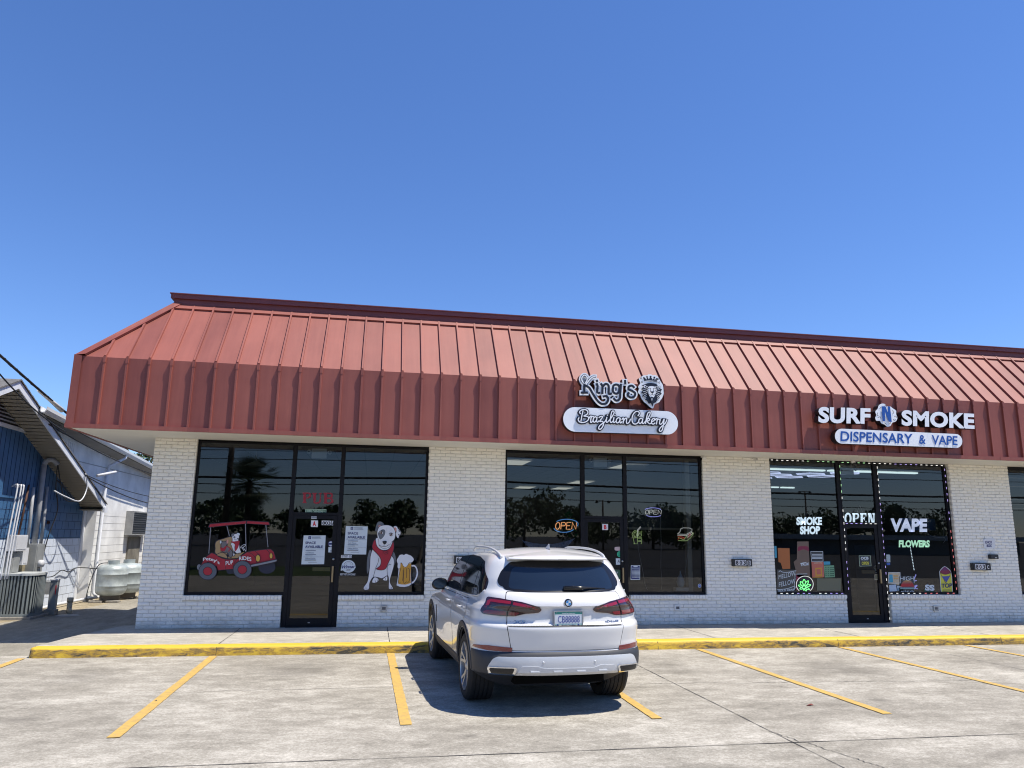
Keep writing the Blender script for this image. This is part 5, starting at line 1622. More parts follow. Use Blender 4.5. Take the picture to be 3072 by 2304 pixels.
# mane: dark flame mass with white locks, then the face
mane = [(1560, 232), (1500, 238), (1440, 262), (1395, 280), (1430, 300), (1380, 350), (1415, 360), (1385, 420), (1425, 425), (1405, 480), (1440, 490), (1450, 540), (1490, 555), (1520, 610), (1560, 600), (1595, 668), (1608, 600), (1650, 585), (1690, 520), (1720, 520), (1720, 460), (1762, 430), (1735, 400), (1765, 350), (1730, 330), (1740, 285), (1700, 285), (1660, 250), (1610, 238)]
d.poly(mane, INK)
for s in (-1, 1):
    for i in range(7):
        a = i / 6
        u0 = 1570 + s * (60 + 40 * a); v0 = 300 + 210 * a
        d.line([(u0, v0), (u0 + s * (70 - 30 * a), v0 + 10 + 40 * a), (u0 + s * (100 - 70 * a), v0 - 6 + 80 * a)], 6.5, SIGNW, curve=3)
    d.blob(1570 + s * 118, 302 + (0 if s < 0 else 8), 26, 28, SIGNW); d.blob(1570 + s * 114, 304 + (0 if s < 0 else 8), 13, 16, INK)
d.smooth([(1510, 310), (1570, 295), (1640, 318), (1655, 370), (1632, 450), (1610, 490), (1570, 540), (1535, 490), (1508, 440), (1492, 370)], SIGNW)
d.smooth([(1540, 505), (1570, 490), (1605, 508), (1600, 560), (1572, 590), (1545, 555)], INK); d.line([(1558, 520), (1570, 560), (1582, 520)], 6, SIGNW)
for s in (-1, 1):
    d.line([(1572 + s * 22, 345), (1572 + s * 45, 332), (1572 + s * 75, 345)], 9, INK, curve=3); d.line([(1572 + s * 25, 352), (1572 + s * 28, 400)], 7, INK)
    d.line([(1572, 448), (1572 + s * 25, 462), (1572 + s * 50, 450)], 7, INK, curve=3); d.line([(1572 + s * 60, 365), (1572 + s * 70, 420), (1572 + s * 55, 470)], 6, INK, curve=3)
d.smooth([(1542, 395), (1605, 397), (1590, 420), (1574, 428), (1556, 420)], INK); d.line([(1573, 425), (1572, 450)], 7, INK)
d.build('lion_head', ks)
mb = MB(); mb.box(4.2, 5.3, -1.23, -1.19, 4.47, 4.51); mb.box(3.9, 4.9, -1.23, -1.19, 4.62, 4.66)
mb.build('bracket', [BRK], ks)

k2 = thing('shop_sign', (4.6, -1.3, 4.0), 'white rounded panel with black-edged script lettering, under the lion head sign', 'shop sign')
PL = pill(ZH, 225, 668, 1850, 742, 1860, 1160, 220, 1100, 18)
mb = MB(); mb.prism(PL, YS, YS + .14, 0, 1); mb.build('panel', [SIGNW, SIGNK], k2, recalc=False)
SCR = [  # Brazilian Cakery, single script strokes
    ([(345, 740), (325, 830), (312, 920)], False, 3), ([(300, 790), (285, 760), (320, 725), (390, 720), (430, 755), (415, 800), (360, 830), (425, 840), (445, 880), (410, 925), (350, 945), (290, 935), (262, 895), (275, 860)], False, 4),
    ([(455, 865), (470, 840), (490, 832), (488, 850), (478, 930), (490, 945), (515, 920)], False, 3), ([(490, 860), (510, 838), (530, 845)], False, 3),
    ([(585, 860), (560, 845), (528, 875), (525, 925), (550, 940), (580, 905), (592, 850), (582, 920), (600, 940), (622, 920)], False, 3),
    ([(625, 860), (655, 840), (690, 845), (650, 905), (640, 930), (680, 925), (705, 960), (690, 1020), (650, 1065), (620, 1050), (640, 1000), (720, 940), (748, 900)], False, 4),
    ([(762, 855), (752, 920), (765, 945), (790, 925)], False, 3), ([(772, 815), (774, 820)], False, 0),
    ([(790, 925), (850, 850), (890, 780), (880, 745), (850, 760), (828, 860), (822, 925), (840, 948), (868, 925)], False, 4),
    ([(888, 860), (878, 925), (892, 950), (915, 930)], False, 3), ([(905, 822), (907, 828)], False, 0),
    ([(995, 878), (970, 862), (935, 890), (930, 940), (955, 955), (985, 925), (1002, 868), (992, 935), (1008, 958), (1030, 935)], False, 3),
    ([(1030, 900), (1045, 872), (1062, 880), (1050, 960)], False, 3), ([(1052, 930), (1085, 880), (1112, 875), (1108, 940), (1125, 968), (1160, 940), (1180, 890)], False, 4),
    ([(1315, 830), (1340, 790), (1320, 755), (1270, 760), (1222, 820), (1208, 900), (1230, 965), (1280, 975), (1320, 945)], False, 4),
    ([(1395, 890), (1368, 872), (1332, 905), (1330, 950), (1355, 968), (1388, 935), (1402, 880), (1392, 950), (1410, 970), (1435, 945)], False, 3),
    ([(1435, 945), (1500, 860), (1535, 790), (1520, 765), (1490, 790), (1465, 880), (1450, 970)], False, 4), ([(1458, 925), (1495, 882), (1525, 890), (1510, 918), (1475, 928), (1520, 972), (1555, 960)], False, 4),
    ([(1565, 935), (1600, 920), (1612, 888), (1588, 880), (1560, 915), (1560, 965), (1590, 980), (1620, 960)], False, 4),
    ([(1625, 905), (1640, 885), (1660, 885), (1645, 980)], False, 3), ([(1655, 920), (1680, 890), (1698, 900)], False, 3),
    ([(1715, 900), (1700, 960), (1715, 985), (1750, 960), (1778, 900)], False, 3), ([(1785, 895), (1770, 1000), (1745, 1090), (1710, 1110), (1695, 1080), (1730, 1030), (1800, 970), (1835, 905)], False, 4)]
mb = MB(); fat(SCR, 58, ZH, YS - .022, YS - .001, 0, 0, mb); mb.build('script_outline', [INK], k2, recalc=False)
mb = MB(); fat(SCR, 19, ZH, YS - .044, YS - .044, 0, None, mb); mb.build('script_lettering', [SIGNW], k2, recalc=False)

# second sign
YI = -1.37
s3 = thing('shop_sign', (10.3, -1.3, 4.4), 'raised white capital letters with a blue N on a white cloud between them', 'shop sign')
for word, u0, v0, u1, v1, h in (('SURF', 148, 325, 772, 340, 196), ('SMOKE', 1152, 358, 2068, 402, 196)):
    a, fs, _, edges = glyphs(word, .045, 0, 1.04)
    # split the word into letters by connected faces
    par = list(range(len(a)))
    def fnd(i):
        while par[i] != i: par[i] = par[par[i]]; i = par[i]
        return i
    for f in fs:
        for q in f[1:]: par[fnd(q)] = fnd(f[0])
    roots = {}
    for f in fs: roots.setdefault(fnd(f[0]), []).append(f)
    for r_, ff in roots.items():
        P = [(u0 + (u1 - u0) * x, v0 + (v1 - v0) * x - h * y) for x, y in a]
        used = sorted({i for f in ff for i in f}); mp_ = {o: n for n, o in enumerate(used)}
        fr_ = [(fx(ZI, *P[i])[0], YI, fx(ZI, *P[i])[1]) for i in used]; bk = [(x, YI + .15, z) for x, y, z in fr_]
        mb = MB(); mb.add(fr_, [[mp_[i] for i in f] for f in ff], 0)
        n = len(used)
        mb.add(fr_ + bk, [(mp_[i], mp_[j], n + mp_[j], n + mp_[i]) for i, j in edges if i in mp_ and j in mp_], 1)
        # slightly sunken inner face edge
        mb.build('letter', [SIGNW, SIGNK], s3, recalc=False)
cl = [(905, 92), (935, 85), (962, 110), (1000, 108), (1030, 140), (1075, 158), (1085, 205), (1080, 250), (1095, 285), (1075, 318), (1035, 318), (1015, 358), (985, 375), (955, 360), (940, 335), (905, 325), (885, 298), (850, 295), (835, 265), (845, 232), (832, 200), (845, 165), (868, 150), (875, 115)]
cl = [(905, 88), (945, 92), (970, 118), (1015, 122), (1045, 145), (1085, 175), (1085, 215), (1100, 262), (1082, 305), (1040, 322), (1015, 362), (975, 370), (945, 345), (905, 330), (885, 300), (845, 298), (830, 262), (842, 228), (830, 185), (858, 150), (870, 112)]
mb = MB(); mb.prism([fx(ZI, *p) for p in catmull(cl, 4, True)], YI, YI + .16, 0, 1); mb.build('cloud_panel', [SIGNW, SIGNK], s3, recalc=False)
d = Draw(at(ZI, YI - .004), .0014)
for p in ([(860, 200), (850, 230), (870, 240)], [(880, 150), (900, 130)], [(1040, 170), (1050, 200), (1040, 215)], [(865, 260), (885, 250), (895, 270)], [(1060, 250), (1080, 240), (1085, 260)], [(990, 340), (1010, 330), (1015, 310)], [(930, 320), (950, 335), (960, 350)], [(940, 105), (955, 115), (960, 130)], [(1045, 280), (1055, 295), (1075, 285)]): d.line(p, 5, aOutl, curve=3)
d.poly([(900, 122), (948, 122), (978, 208), (975, 122), (1003, 124), (1025, 314), (988, 312), (940, 190), (944, 308), (915, 306)], SIGNB)
d.build('letter_n', s3)
mb = MB(); mb.box(8.78, 12.4, -1.22, -1.18, 4.16, 4.25); mb.build('raceway', [REDT], s3)
s4 = thing('shop_sign', (10.6, -1.3, 3.8), 'long white rounded panel with blue capitals, under the raised white letters', 'shop sign')
PL = pill(ZI, 430, 395, 1830, 462, 1830, 634, 430, 574, 16)
mb = MB(); mb.prism(PL, YI, YI + .16, 0, 1); mb.build('panel', [SIGNW, SIGNK], s4, recalc=False)
d = Draw(at(ZI, YI - .004), .0014)
d.text('DISPENSARY', 415, 545, 1285, 581, 121, SIGNB, .018); d.text('&', 1365, 584, 1448, 588, 112, SIGNB, .018); d.text('VAPE', 1522, 590, 1845, 605, 115, SIGNB, .018)
d.build('lettering', s4)

# ------------------------------------------------------------------ small fixtures on the brick
RUST = pm('rust_stain', (.30, .22, .15), .9, .4, 10)


def number_box(x, z, w, h, txt, label):
    b = thing('address_box', (x, -.05, z), label, 'address box', 'black address boxes on the brick piers')
    mb = MB(); mb.bbox(x - w / 2, x + w / 2, -.10, .004, z - h / 2, z + h / 2, .006); mb.build('housing', [BLACK], b)
    fr = ((x - w / 2, 1.0, 0), (z + h / 2, 0, -1.0), -.101)
    d = Draw(fr)
    m0 = w * .10
    for i, ch in enumerate(txt[:3]):
        u = m0 + i * w * .195
        d.rect(u, h * .14, u + w * .185, h * .86, aW); d.text(ch, u + w * .025, h * .80, u + w * .16, h * .80, h * .60, aK, .04)
    u = w * .74
    if len(txt) > 3:
        d.rect(u, h * .22, u + w * .16, h * .84, aK if txt[3] == 'C' else aW); d.text(txt[3], u + w * .02, h * .78, u + w * .14, h * .78, h * .5, aW if txt[3] == 'C' else aK, .03)
    d.build('number_plate', b)


number_box(1.80, 1.255, .40, .155, '803', 'black address box beginning 803 on the pier behind the white car')
number_box(7.64, 1.24, .42, .15, '803B', 'black address box reading 803 B on the pier between the second and third shops')
number_box(13.35, 1.19, .44, .155, '803C', 'black address box reading 803 C on the right-hand pier')
for x, z, m, lab in ((.29, .345, GALV, 'grey electrical outlet box on the brick below the dog painting'), (6.20, .335, WHITE, 'cream electrical outlet box on the brick below the second shop window'), (12.15, .30, GALV, 'grey electrical outlet box on the brick below the third shop window')):
    o = thing('outlet_box', (x, -.02, z), lab, 'outlet box', 'outlet boxes on the brick')
    mb = MB(); mb.bbox(x - .06, x + .06, -.035, .004, z - .055, z + .055, .005); mb.build('housing', [m], o)
    mb = MB(); mb.box(x - .035, x + .035, -.038, -.0355, z - .025, z + .025); mb.build('cover', [BRK], o)
kb = Draw(ZS)
q = [(1300, 712), (1450, 706), (1470, 725), (1475, 848), (1460, 866), (1318, 866), (1298, 848), (1290, 725)]
kb.poly(q, aW); kb.text('KNOX', 1322, 788, 1430, 786, 44, aNavy, .05); kb.text('BOX', 1343, 842, 1425, 840, 44, aNavy, .05)
tag(kb.build('sign'), 'white rounded sign with bold navy lettering on the right-hand pier', 'sign')
x, z = fx(ZS, 1428, 990)
kk = thing('key_box', (x, -.05, z), 'small black key box below the white sign on the right-hand pier', 'key box')
mb = MB(); mb.bbox(x - .10, x + .10, -.09, .004, z - .05, z + .05, .015); mb.build('housing', [BLACK], kk)
mb = MB(); mb.box(x + .0, x + .05, -.094, -.091, z - .03, z - .018); mb.build('label_plate', [WHITE], kk)
# soffit fixtures
for x, y, lab in ((10.45, .02, 'small white security camera under the soffit over the third shop door'),):
    c_ = thing('security_camera', (x, y, 3.4), lab, 'camera')
    mb = MB(); mb.lathe([(.045, 0), (.05, -.03), (.03, -.05)], x, y, 3.456, 16); mb.build('mount', [WHITE], c_)
    mb = MB(); mb.lathe([(.001, -.04), (.03, -.04), (.035, .03), (.001, .035)], x, y - .03, 3.385, 14, axis='y'); mb.build('lens_barrel', [BLACK], c_)
mb = MB(); mb.lathe([(.03, 0), (.045, -.02), (.05, -.05), (.03, -.075), (.001, -.08)], 6.90, -.03, 3.456, 16)
tag(mb.build('flood_light', [WHITE]), 'small white dome fixture in the corner above the second shop', 'light fixture')
mb = MB(); mb.tube([(8.0, -.02, 3.44), (8.06, -.03, 3.41), (8.14, -.02, 3.40)], .008, 6); mb.lathe([(.018, -.01), (.02, .02)], 8.12, -.03, 3.42, 12)
tag(mb.build('wire_stub', [WIRE]), 'cut wire end hanging under the soffit between the second and third shops', 'wire')
# scraps on the ground
LF = pm('dry_leaf', (.16, .03, .02), .8)
for x, y, s, m, lab in ((5.07, -6.58, .05, LF, 'dark red dry leaf on the lot right of the car'), (-2.3, -5.5, .02, JOINT, 'dark pebble on the lot left of the second parking line'),):
    mb = MB(); mb.add([(x - s, y, ZP + .004), (x, y - s * .4, ZP + .012), (x + s, y, ZP + .005), (x + s * .6, y + s * .5, ZP + .02), (x - s * .2, y + s * .6, ZP + .006)], [(0, 1, 3, 4), (1, 2, 3)])
    tag(mb.build('fallen_leaf' if m is LF else 'pebble', [m], recalc=False), lab, 'leaf' if m is LF else 'pebble')

# ------------------------------------------------------------------ blue gabled building on the left
BLUE = pm('blue_paint', (0.045, 0.135, 0.29), 0.55, 0.22, 2.5, 0.15, 30)
LBLUE = pm('pale_blue_block', (0.66, 0.72, 0.82), 0.7, 0.10, 2)
VIN = pm('vinyl_soffit', (0.29, 0.26, 0.21), 0.6)
TRIMW = pm('trim_white', (0.74, 0.76, 0.80), 0.5, 0.12, 3)
SHING = pm('shingle', (0.15, 0.145, 0.14), 0.95, 0.35, 14, 0.5, 60)
GROOVE = pm('groove', (0.012, 0.035, 0.08), 0.9)
GROW = pm('block_joint', (0.33, 0.35, 0.38), 0.9)
XW = -7.70


def pv(x, pts):
    return [(x, y, z) for y, z in pts]


bb = thing('gabled_building', (-9.5, 3, -.1), 'blue board and pale block building with a vinyl-soffited gable, left of the shop row', 'building')
roofz = lambda y: 4.67 - .385 * abs(y - 1.33)
yr0, yr1 = -3.0, 7.18
w = MB()
w.add(pv(XW, [(-2.5, 1.5), (7.30, 1.5), (7.36, 2.36), (2.0, 4.36), (1.33, 4.60), (-2.5, 3.1)]), [(0, 1, 2, 3, 4, 5)], 0)
w.add(pv(XW, [(-2.5, -.2), (7.30, -.2), (7.30, 1.5), (-2.5, 1.5)]), [(0, 1, 2, 3)], 1)
w.add([(XW, 7.36, -.2), (XW - 8, 7.36, -.2), (XW - 8, 7.36, 2.3), (XW, 7.36, 2.3)], [(0, 1, 2, 3)], 1)
y = -2.3
while y < 7.3:      # vertical board grooves above the block
    w.box(XW - .01, XW + .004, y, y + .014, 2.42, min(roofz(y), 4.6) - .05, 2); y += .203
w.box(XW, XW + .03, -2.5, 7.34, 2.38, 2.43, 0)
for i in range(12):  # block courses
    z = -.1 + i * .2032
    if z < 2.35: w.box(XW - .01, XW + .003, -2.5, 7.3, z, z + .009, 3 if z < 1.5 else 2)
    for k in range(24):
        yy = -2.4 + k * .4064 + (i % 2) * .2032
        if yy < 7.2 and z < 2.2: w.box(XW - .01, XW + .0025, yy, yy + .008, z, z + .2, 3 if z + .1 < 1.5 else 2)
w.build('gable_wall', [BLUE, LBLUE, GROOVE, GROW], bb, recalc=False)
w = MB()
w.add([(XW, 7.30, -.2), (XW + .03, 7.30, -.2), (XW + .03, 7.30, 2.3), (XW, 7.30, 2.3)], [(0, 1, 2, 3)])
w.box(XW, XW + .035, 7.24, 7.42, -.15, 2.30)
w.build('corner_board', [TRIMW], bb)
w = MB()
w.box(XW - 9, XW - .002, -2.5, -2.4, 1.5, 3.05, 0); w.box(XW - 9, XW - .002, -2.5, -2.4, -.2, 1.5, 1); w.box(XW - 9, XW - 8.9, -2.4, 7.3, -.2, 3.0, 1)
w.build('front_wall', [BLUE, LBLUE], bb)
# louvred gable vent
v = MB()
zb_ = 3.86
v.add(pv(XW + .02, [(-.9, zb_ - .03), (3.52, zb_ - .03), (3.52, zb_ + .02), (-.9, zb_ + .02)]), [(0, 1, 2, 3)], 0)
v.box(XW, XW + .05, -.9, 3.55, zb_ - .04, zb_ + .03, 0)
for k in range(9):
    z = zb_ + .05 + k * .075
    ym = 1.33 + (4.62 - z) / .385 - .22
    v.add([(XW + .01, 1.33 - (ym - 1.33), z), (XW + .01, ym, z), (XW + .05, ym, z - .045), (XW + .05, 1.33 - (ym - 1.33), z - .045)], [(0, 1, 2, 3)], 0)
v.add(pv(XW + .006, [(-.7, zb_), (3.4, zb_), (1.5, 4.56), (1.2, 4.56)]), [(0, 1, 2, 3)], 1)
v.build('gable_vent', [TRIMW, BLACK], bb, recalc=False)
s = MB()
for sgn in (1, -1):
    ya, yb_ = 1.33, (yr1 if sgn > 0 else yr0)
    n_ = 40
    for k in range(n_):
        y0 = ya + (yb_ - ya) * k / n_; y1 = ya + (yb_ - ya) * (k + 1) / n_ - .02 * sgn
        s.add([(XW - .01, y0, roofz(y0) - .16), (XW + .55, y0, roofz(y0) - .16), (XW + .55, y1, roofz(y1) - .155), (XW - .01, y1, roofz(y1) - .155)], [(0, 1, 2, 3)])
        s.add([(XW - .01, y1, roofz(y1) - .155), (XW + .55, y1, roofz(y1) - .155), (XW + .55, y1, roofz(y1) - .14), (XW - .01, y1, roofz(y1) - .14)], [(0, 1, 2, 3)])
    s.add([(XW, ya, roofz(ya) - .1), (XW + .55, ya, roofz(ya) - .1), (XW + .55, yb_, roofz(yb_) - .1), (XW, yb_, roofz(yb_) - .1)], [(0, 1, 2, 3)])
s.box(XW - .3, XW + .55, 6.95, 7.17, 2.24, 2.27)
s.build('soffit', [VIN], bb, recalc=False)
s = MB()
for ya, yb_ in ((1.33, yr1), (1.33, yr0)):
    for x in (XW + .55,):
        A = [(x, ya, roofz(ya) - .17), (x, yb_, roofz(yb_) - .17), (x, yb_, roofz(yb_) - .01), (x, ya, roofz(ya) - .01)]
        B = [(x + .025, b, c) for a, b, c in A]
        s.add(A + B, [(0, 1, 2, 3), (4, 5, 6, 7), (0, 1, 5, 4), (1, 2, 6, 5), (2, 3, 7, 6)])
s.box(XW - .4, XW + .57, 7.16, 7.20, 2.22, 2.40)
s.box(XW + .535, XW + .60, 7.02, 7.24, 2.19, 2.33)
s.build('rake_board', [TRIMW], bb)
s = MB()
for ya, yb_ in ((1.33, yr1 + .04), (1.33, yr0)):
    n_ = 30
    for k in range(n_):
        y0 = ya + (yb_ - ya) * k / n_; y1 = ya + (yb_ - ya) * (k + 1) / n_
        s.add([(XW + .60, y0, roofz(y0) + .025), (XW - 8, y0, roofz(y0) + .025), (XW - 8, y1, roofz(y1) + .012), (XW + .60, y1, roofz(y1) + .012),
               (XW + .60, y0, roofz(y0) - .01), (XW + .60, y1, roofz(y1) - .01)], [(0, 1, 2, 3), (0, 3, 5, 4)])
s.build('shingle_roof', [SHING], bb, recalc=False)

# ------------------------------------------------------------------ white block building behind it
WBLK = pm('white_block_paint', (0.84, 0.835, 0.81), 0.7, 0.22, 1.6, 0.1, 30)
WJ = pm('white_block_joint', (0.40, 0.39, 0.37), 0.9)
XV = -7.42
eave = lambda y: 4.22 - .062 * (y - 3.0)
wb = thing('block_building', (-9, 11, -.1), 'white painted block building with a long white gutter, behind the blue building', 'building')
w = MB()
w.add([(XV, 7.43, -.2), (XV, 18, -.2), (XV, 18, eave(18) - .1), (XV, 7.43, eave(7.43) - .1)], [(0, 1, 2, 3)], 0)
w.add([(XV, 2.6, roofz(2.6) + .03), (XV, 7.43, roofz(7.43) + .03), (XV, 7.43, eave(7.43) - .1), (XV, 2.6, eave(2.6) - .1)], [(0, 1, 2, 3)], 0)
w.add([(XV - 1.2, 7.43, -.2), (XV, 7.43, -.2), (XV, 7.43, 2.4), (XV - 1.2, 7.43, 2.4)], [(0, 1, 2, 3)], 0)
for i in range(12):
    z = -.12 + i * .2032
    w.box(XV - .01, XV + .003, 7.44, 18, z, z + .008, 1)
for i in range(20):
    y = 3.0 + i * .12
    w.box(XV - .01, XV + .003, y, y + .008, roofz(y) + .03, eave(y) - .25, 1)
w.box(XV - .01, XV + .012, 4.8, 18, 3.42, 3.44, 1)
w.build('block_wall', [WBLK, WJ], wb, recalc=False)
w = MB()
A = []
for y in (2.3, 18):
    A += [(XV - 5, y, eave(y) + .55), (XV + .34, y, eave(y) + .02), (XV + .34, y, eave(y) - .04)]
w.add(A, [(0, 1, 4, 3), (1, 2, 5, 4)])
w.build('roof', [pm('dark_roll_roof', (.05, .05, .05), .9, .3, 5)], wb, recalc=False)
w = MB()
w.add([(XV, 2.3, eave(2.3) - .14), (XV + .34, 2.3, eave(2.3) - .10), (XV + .34, 18, eave(18) - .10), (XV, 18, eave(18) - .14)], [(0, 1, 2, 3)])
w.build('eave_board', [pm('eave_paint', (.30, .29, .27), .8, .15, 3)], wb, recalc=False)
gt = MB()
prof = [(.34, .04), (.33, -.05), (.36, -.09), (.43, -.09), (.47, -.03), (.475, .04), (.465, .045), (.455, -.02), (.42, -.07), (.37, -.07), (.35, -.04), (.35, .04)]
ys_ = [2.3, 5.0, 8.0, 11.0, 14.0, 18]
vs = [(XV + a, y, eave(y) + b) for y in ys_ for a, b in prof]
n = len(prof)
gt.add(vs, [(i * n + k, i * n + (k + 1) % n, (i + 1) * n + (k + 1) % n, (i + 1) * n + k) for i in range(len(ys_) - 1) for k in range(n)])
gt.ngon([(XV + a, 2.3, eave(2.3) + b) for a, b in prof])
gt.build('gutter', [WHITE], wb)
for y0, top in ((8.0, None), (12.4, None)):
    t = MB(); zt = eave(y0)
    t.tube([(XV + .40, y0, zt - .08), (XV + .40, y0, zt - .16), (XV + .07, y0 - .25, zt - .42), (XV + .06, y0 - .3, zt - .6), (XV + .06, y0 - .3, .05), (XV + .15, y0 - .3, -.06)], .04, 8)
    t.build('downspout', [TRIMW], wb)
t = MB(); t.tube([(-7.62, 7.60, 2.22), (-7.60, 7.60, 1.0), (-7.58, 7.58, .05), (-7.45, 7.56, -.05), (-7.30, 7.54, -.08)], .045, 8); t.build('downspout', [TRIMW], wb)
# grey panel door and wall ventilator
dd = MB(); dd.box(XV, XV + .05, 10.35, 11.55, -.2, 1.52); dd.build('side_door', [pm('stained_panel', (.20, .185, .15), .8, .55, 1.6, tint=(.07, .06, .045))], wb)
vv = thing('wall_ventilator', (XV + .2, 11, 1.9), 'dark louvred ventilator box high on the white block wall', 'ventilator')
t = MB(); t.box(XV, XV + .22, 9.95, 11.9, 1.58, 1.62); t.box(XV, XV + .22, 9.95, 11.9, 2.27, 2.31); t.box(XV, XV + .22, 9.95, 9.99, 1.62, 2.27); t.box(XV, XV + .22, 11.86, 11.9, 1.62, 2.27); t.box(XV, XV + .17, 9.99, 11.86, 1.62, 2.27, 1)
t.build('housing', [pm('grey_paint', (.32, .32, .31), .6, .3, 5), BLACK], vv)
t = MB()
for k in range(9):
    z = 1.65 + k * .069
    t.add([(XV + .175, 9.99, z + .03), (XV + .215, 9.99, z), (XV + .215, 11.86, z), (XV + .175, 11.86, z + .03)], [(0, 1, 2, 3)])
t.build('louvre', [pm('louvre_dark', (.05, .05, .05), .5)], vv, recalc=False)

# ------------------------------------------------------------------ propane tanks
TANK = pm('tank_paint', (.48, .53, .53), .45, .35, 3, 0.1, 30, metal=.25, tint=(.27, .31, .32))
CINDER = pm('cinder', (.28, .26, .23), .95, .3, 12)


def tank(x, y, rz, label):
    e = thing('propane_tank', (x, y, ZP), label, 'propane tank', 'propane tanks by the white wall', rz)
    parent_frame[e.name] = 'local'
    t = MB()
    pr = [(.001, .15), (.20, .155), (.31, .19), (.365, .25), (.38, .33), (.38, .40), (.384, .405), (.384, .42), (.38, .425), (.38, .70), (.384, .705), (.384, .72), (.38, .725), (.378, .82), (.355, .89), (.29, .945), (.18, .965), (.001, .97)]
    t.lathe(pr, 0, 0, 0, 36); t.build('vessel', [TANK], e)
    t = MB(); n = 24
    V_ = []
    for k in range(n + 1):
        a = rad(-150 + 300 * k / n)
        for r_, z in ((.15, .95), (.15, 1.07), (.138, 1.07), (.138, .95)): V_.append((r_ * math.cos(a), r_ * math.sin(a), z))
    t.add(V_, [(4 * i + j, 4 * i + (j + 1) % 4, 4 * i + 4 + (j + 1) % 4, 4 * i + 4 + j) for i in range(n) for j in range(4)]); t.build('collar', [TANK], e)
    t = MB(); t.lathe([(.02, .95), (.03, 1.0), (.025, 1.04), (.05, 1.045), (.05, 1.055)], 0, 0, 0, 12); t.box(-.08, .08, -.015, .015, 1.0, 1.02); t.build('valve', [BRASS], e)
    t = MB(); t.lathe([(.24, .04), (.25, .17)], 0, 0, 0, 28); t.build('foot_ring', [pm('tank_foot', (.10, .09, .08), .8)], e)
    return e


tank(-6.79, 7.25, .5, 'grey-white upright propane tank nearer the camera on wooden blocks')
tank(-6.66, 8.15, -.3, 'grey-white propane tank half hidden behind the other one')
for x, y, lab in ((-7.0, 6.95, 'left block under the front propane tank'), (-6.6, 6.98, 'right block under the front propane tank'), (-6.3, 8.3, 'block beside the rear propane tank')):
    t = MB(); t.bbox(x - .17, x + .13, y - .12, y + .12, ZP, ZP + .05, .01)
    tag(t.build('concrete_block', [CINDER]), 'low concrete ' + lab, 'block')
t = MB(); t.bbox(-6.9, -6.5, 10.6, 11.2, ZP, ZP + .09, .01)
tag(t.build('concrete_block', [CINDER]), 'flat concrete step block below the stained side door', 'block')
t = MB(); t.tube(catmull([(-6.9, 7.15, .87), (-7.1, 7.1, .82), (-7.22, 7.05, .5), (-7.28, 7.0, .1), (-7.3, 7.05, -.1)], 5), .012, 6)
tag(t.build('gas_hose', [BLACK]), 'black gas hose curving down from the front propane tank', 'hose')

# ------------------------------------------------------------------ air conditioner
ACM = pm('ac_paint', (.20, .225, .225), .5, .12, 3); ACD = pm('ac_dark', (.03, .035, .035), .6); ACT = pm('ac_top', (.45, .47, .47), .5)
ac = thing('air_conditioner', (-7.42, 3.35, ZP), 'grey-green ribbed air conditioning condenser at the left edge of the picture', 'air conditioner')
cxa, cya, R_ = -7.47, 3.42, .43
t = MB()


def sq(r, z, n=44, e=4.5):
    out = []
    for k in range(n):
        a = 2 * math.pi * k / n
        c, s_ = math.cos(a), math.sin(a)
        q = (abs(c) ** e + abs(s_) ** e) ** (-1 / e)
        out.append((cxa + r * q * c, cya + r * q * s_, z))
    return out


n = 44
t.add(sq(R_ - .02, .10 - .14) + sq(R_ - .02, .92 - .14), [(i, (i + 1) % n, n + (i + 1) % n, n + i) for i in range(n)])
t.build('coil', [ACD], ac)
t = MB(); a0, a1 = sq(R_, -.03, 176), sq(R_, .76, 176)
b0, b1 = sq(R_ - .018, -.03, 176), sq(R_ - .018, .76, 176)
for k in range(0, 176, 4):
    i, j = k, k + 2
    t.add([a0[i], a0[j], a1[j], a1[i], b0[i], b0[j], b1[j], b1[i]], [(0, 1, 2, 3), (0, 3, 7, 4), (1, 2, 6, 5)])
t.build('guard_louvre', [ACM], ac, recalc=False)
for nm, z0, z1, r_, m in (('base_pan', -.08, -.03, R_ + .012, ACM), ('top_cover', .755, .80, R_ + .015, ACT)):
    t = MB(); A, B = sq(r_, z0), sq(r_, z1); t.add(A + B, [(i, (i + 1) % n, n + (i + 1) % n, n + i) for i in range(n)] + [tuple(range(n)), tuple(range(n, 2 * n))]); t.build(nm, [m], ac)
t = MB(); t.bbox(cxa - .5, cxa + .5, cya - .5, cya + .5, ZP - .01, -.085, .012)
tag(t.build('concrete_pad', [CINDER]), 'thin concrete pad under the air conditioner', 'pad')

# ------------------------------------------------------------------ meters, conduits, pipes on the blue wall
CONDU = pm('conduit_grey', (.38, .39, .41), .55, .25, 4); BOXW = pm('box_white', (.62, .63, .66), .5, .1, 3); BOXG = pm('box_grey', (.27, .28, .28), .5, .2, 4); TANB = pm('plywood_tan', (.30, .26, .17), .8, .35, 5); RUSTP = pm('rust_pipe', (.10, .045, .03), .8, .4, 8)


def wallbox(y0, y1, z0, z1, dep, m, label, name='meter_box', cat='utility box', dial=False):
    e = thing(name, (XW + dep / 2, (y0 + y1) / 2, z0), label, cat, 'utility boxes on the blue wall')
    t = MB(); t.bbox(XW + .02, XW + dep, y0, y1, z0, z1, .008); t.build('housing', [m], e)
    t = MB(); t.box(XW + dep + .001, XW + dep + .006, y0 + .04, y1 - .04, z0 + .04, z1 - .04); t.build('cover', [m], e)
    if dial:
        t = MB(); t.lathe([(.06, 0), (.085, .0), (.085, .07), (.07, .10), (.001, .105)], XW + dep, (y0 + y1) / 2, z0 + (z1 - z0) * .35, 18, axis='x'); t.build('meter_glass', [BOXW], e)
    return e


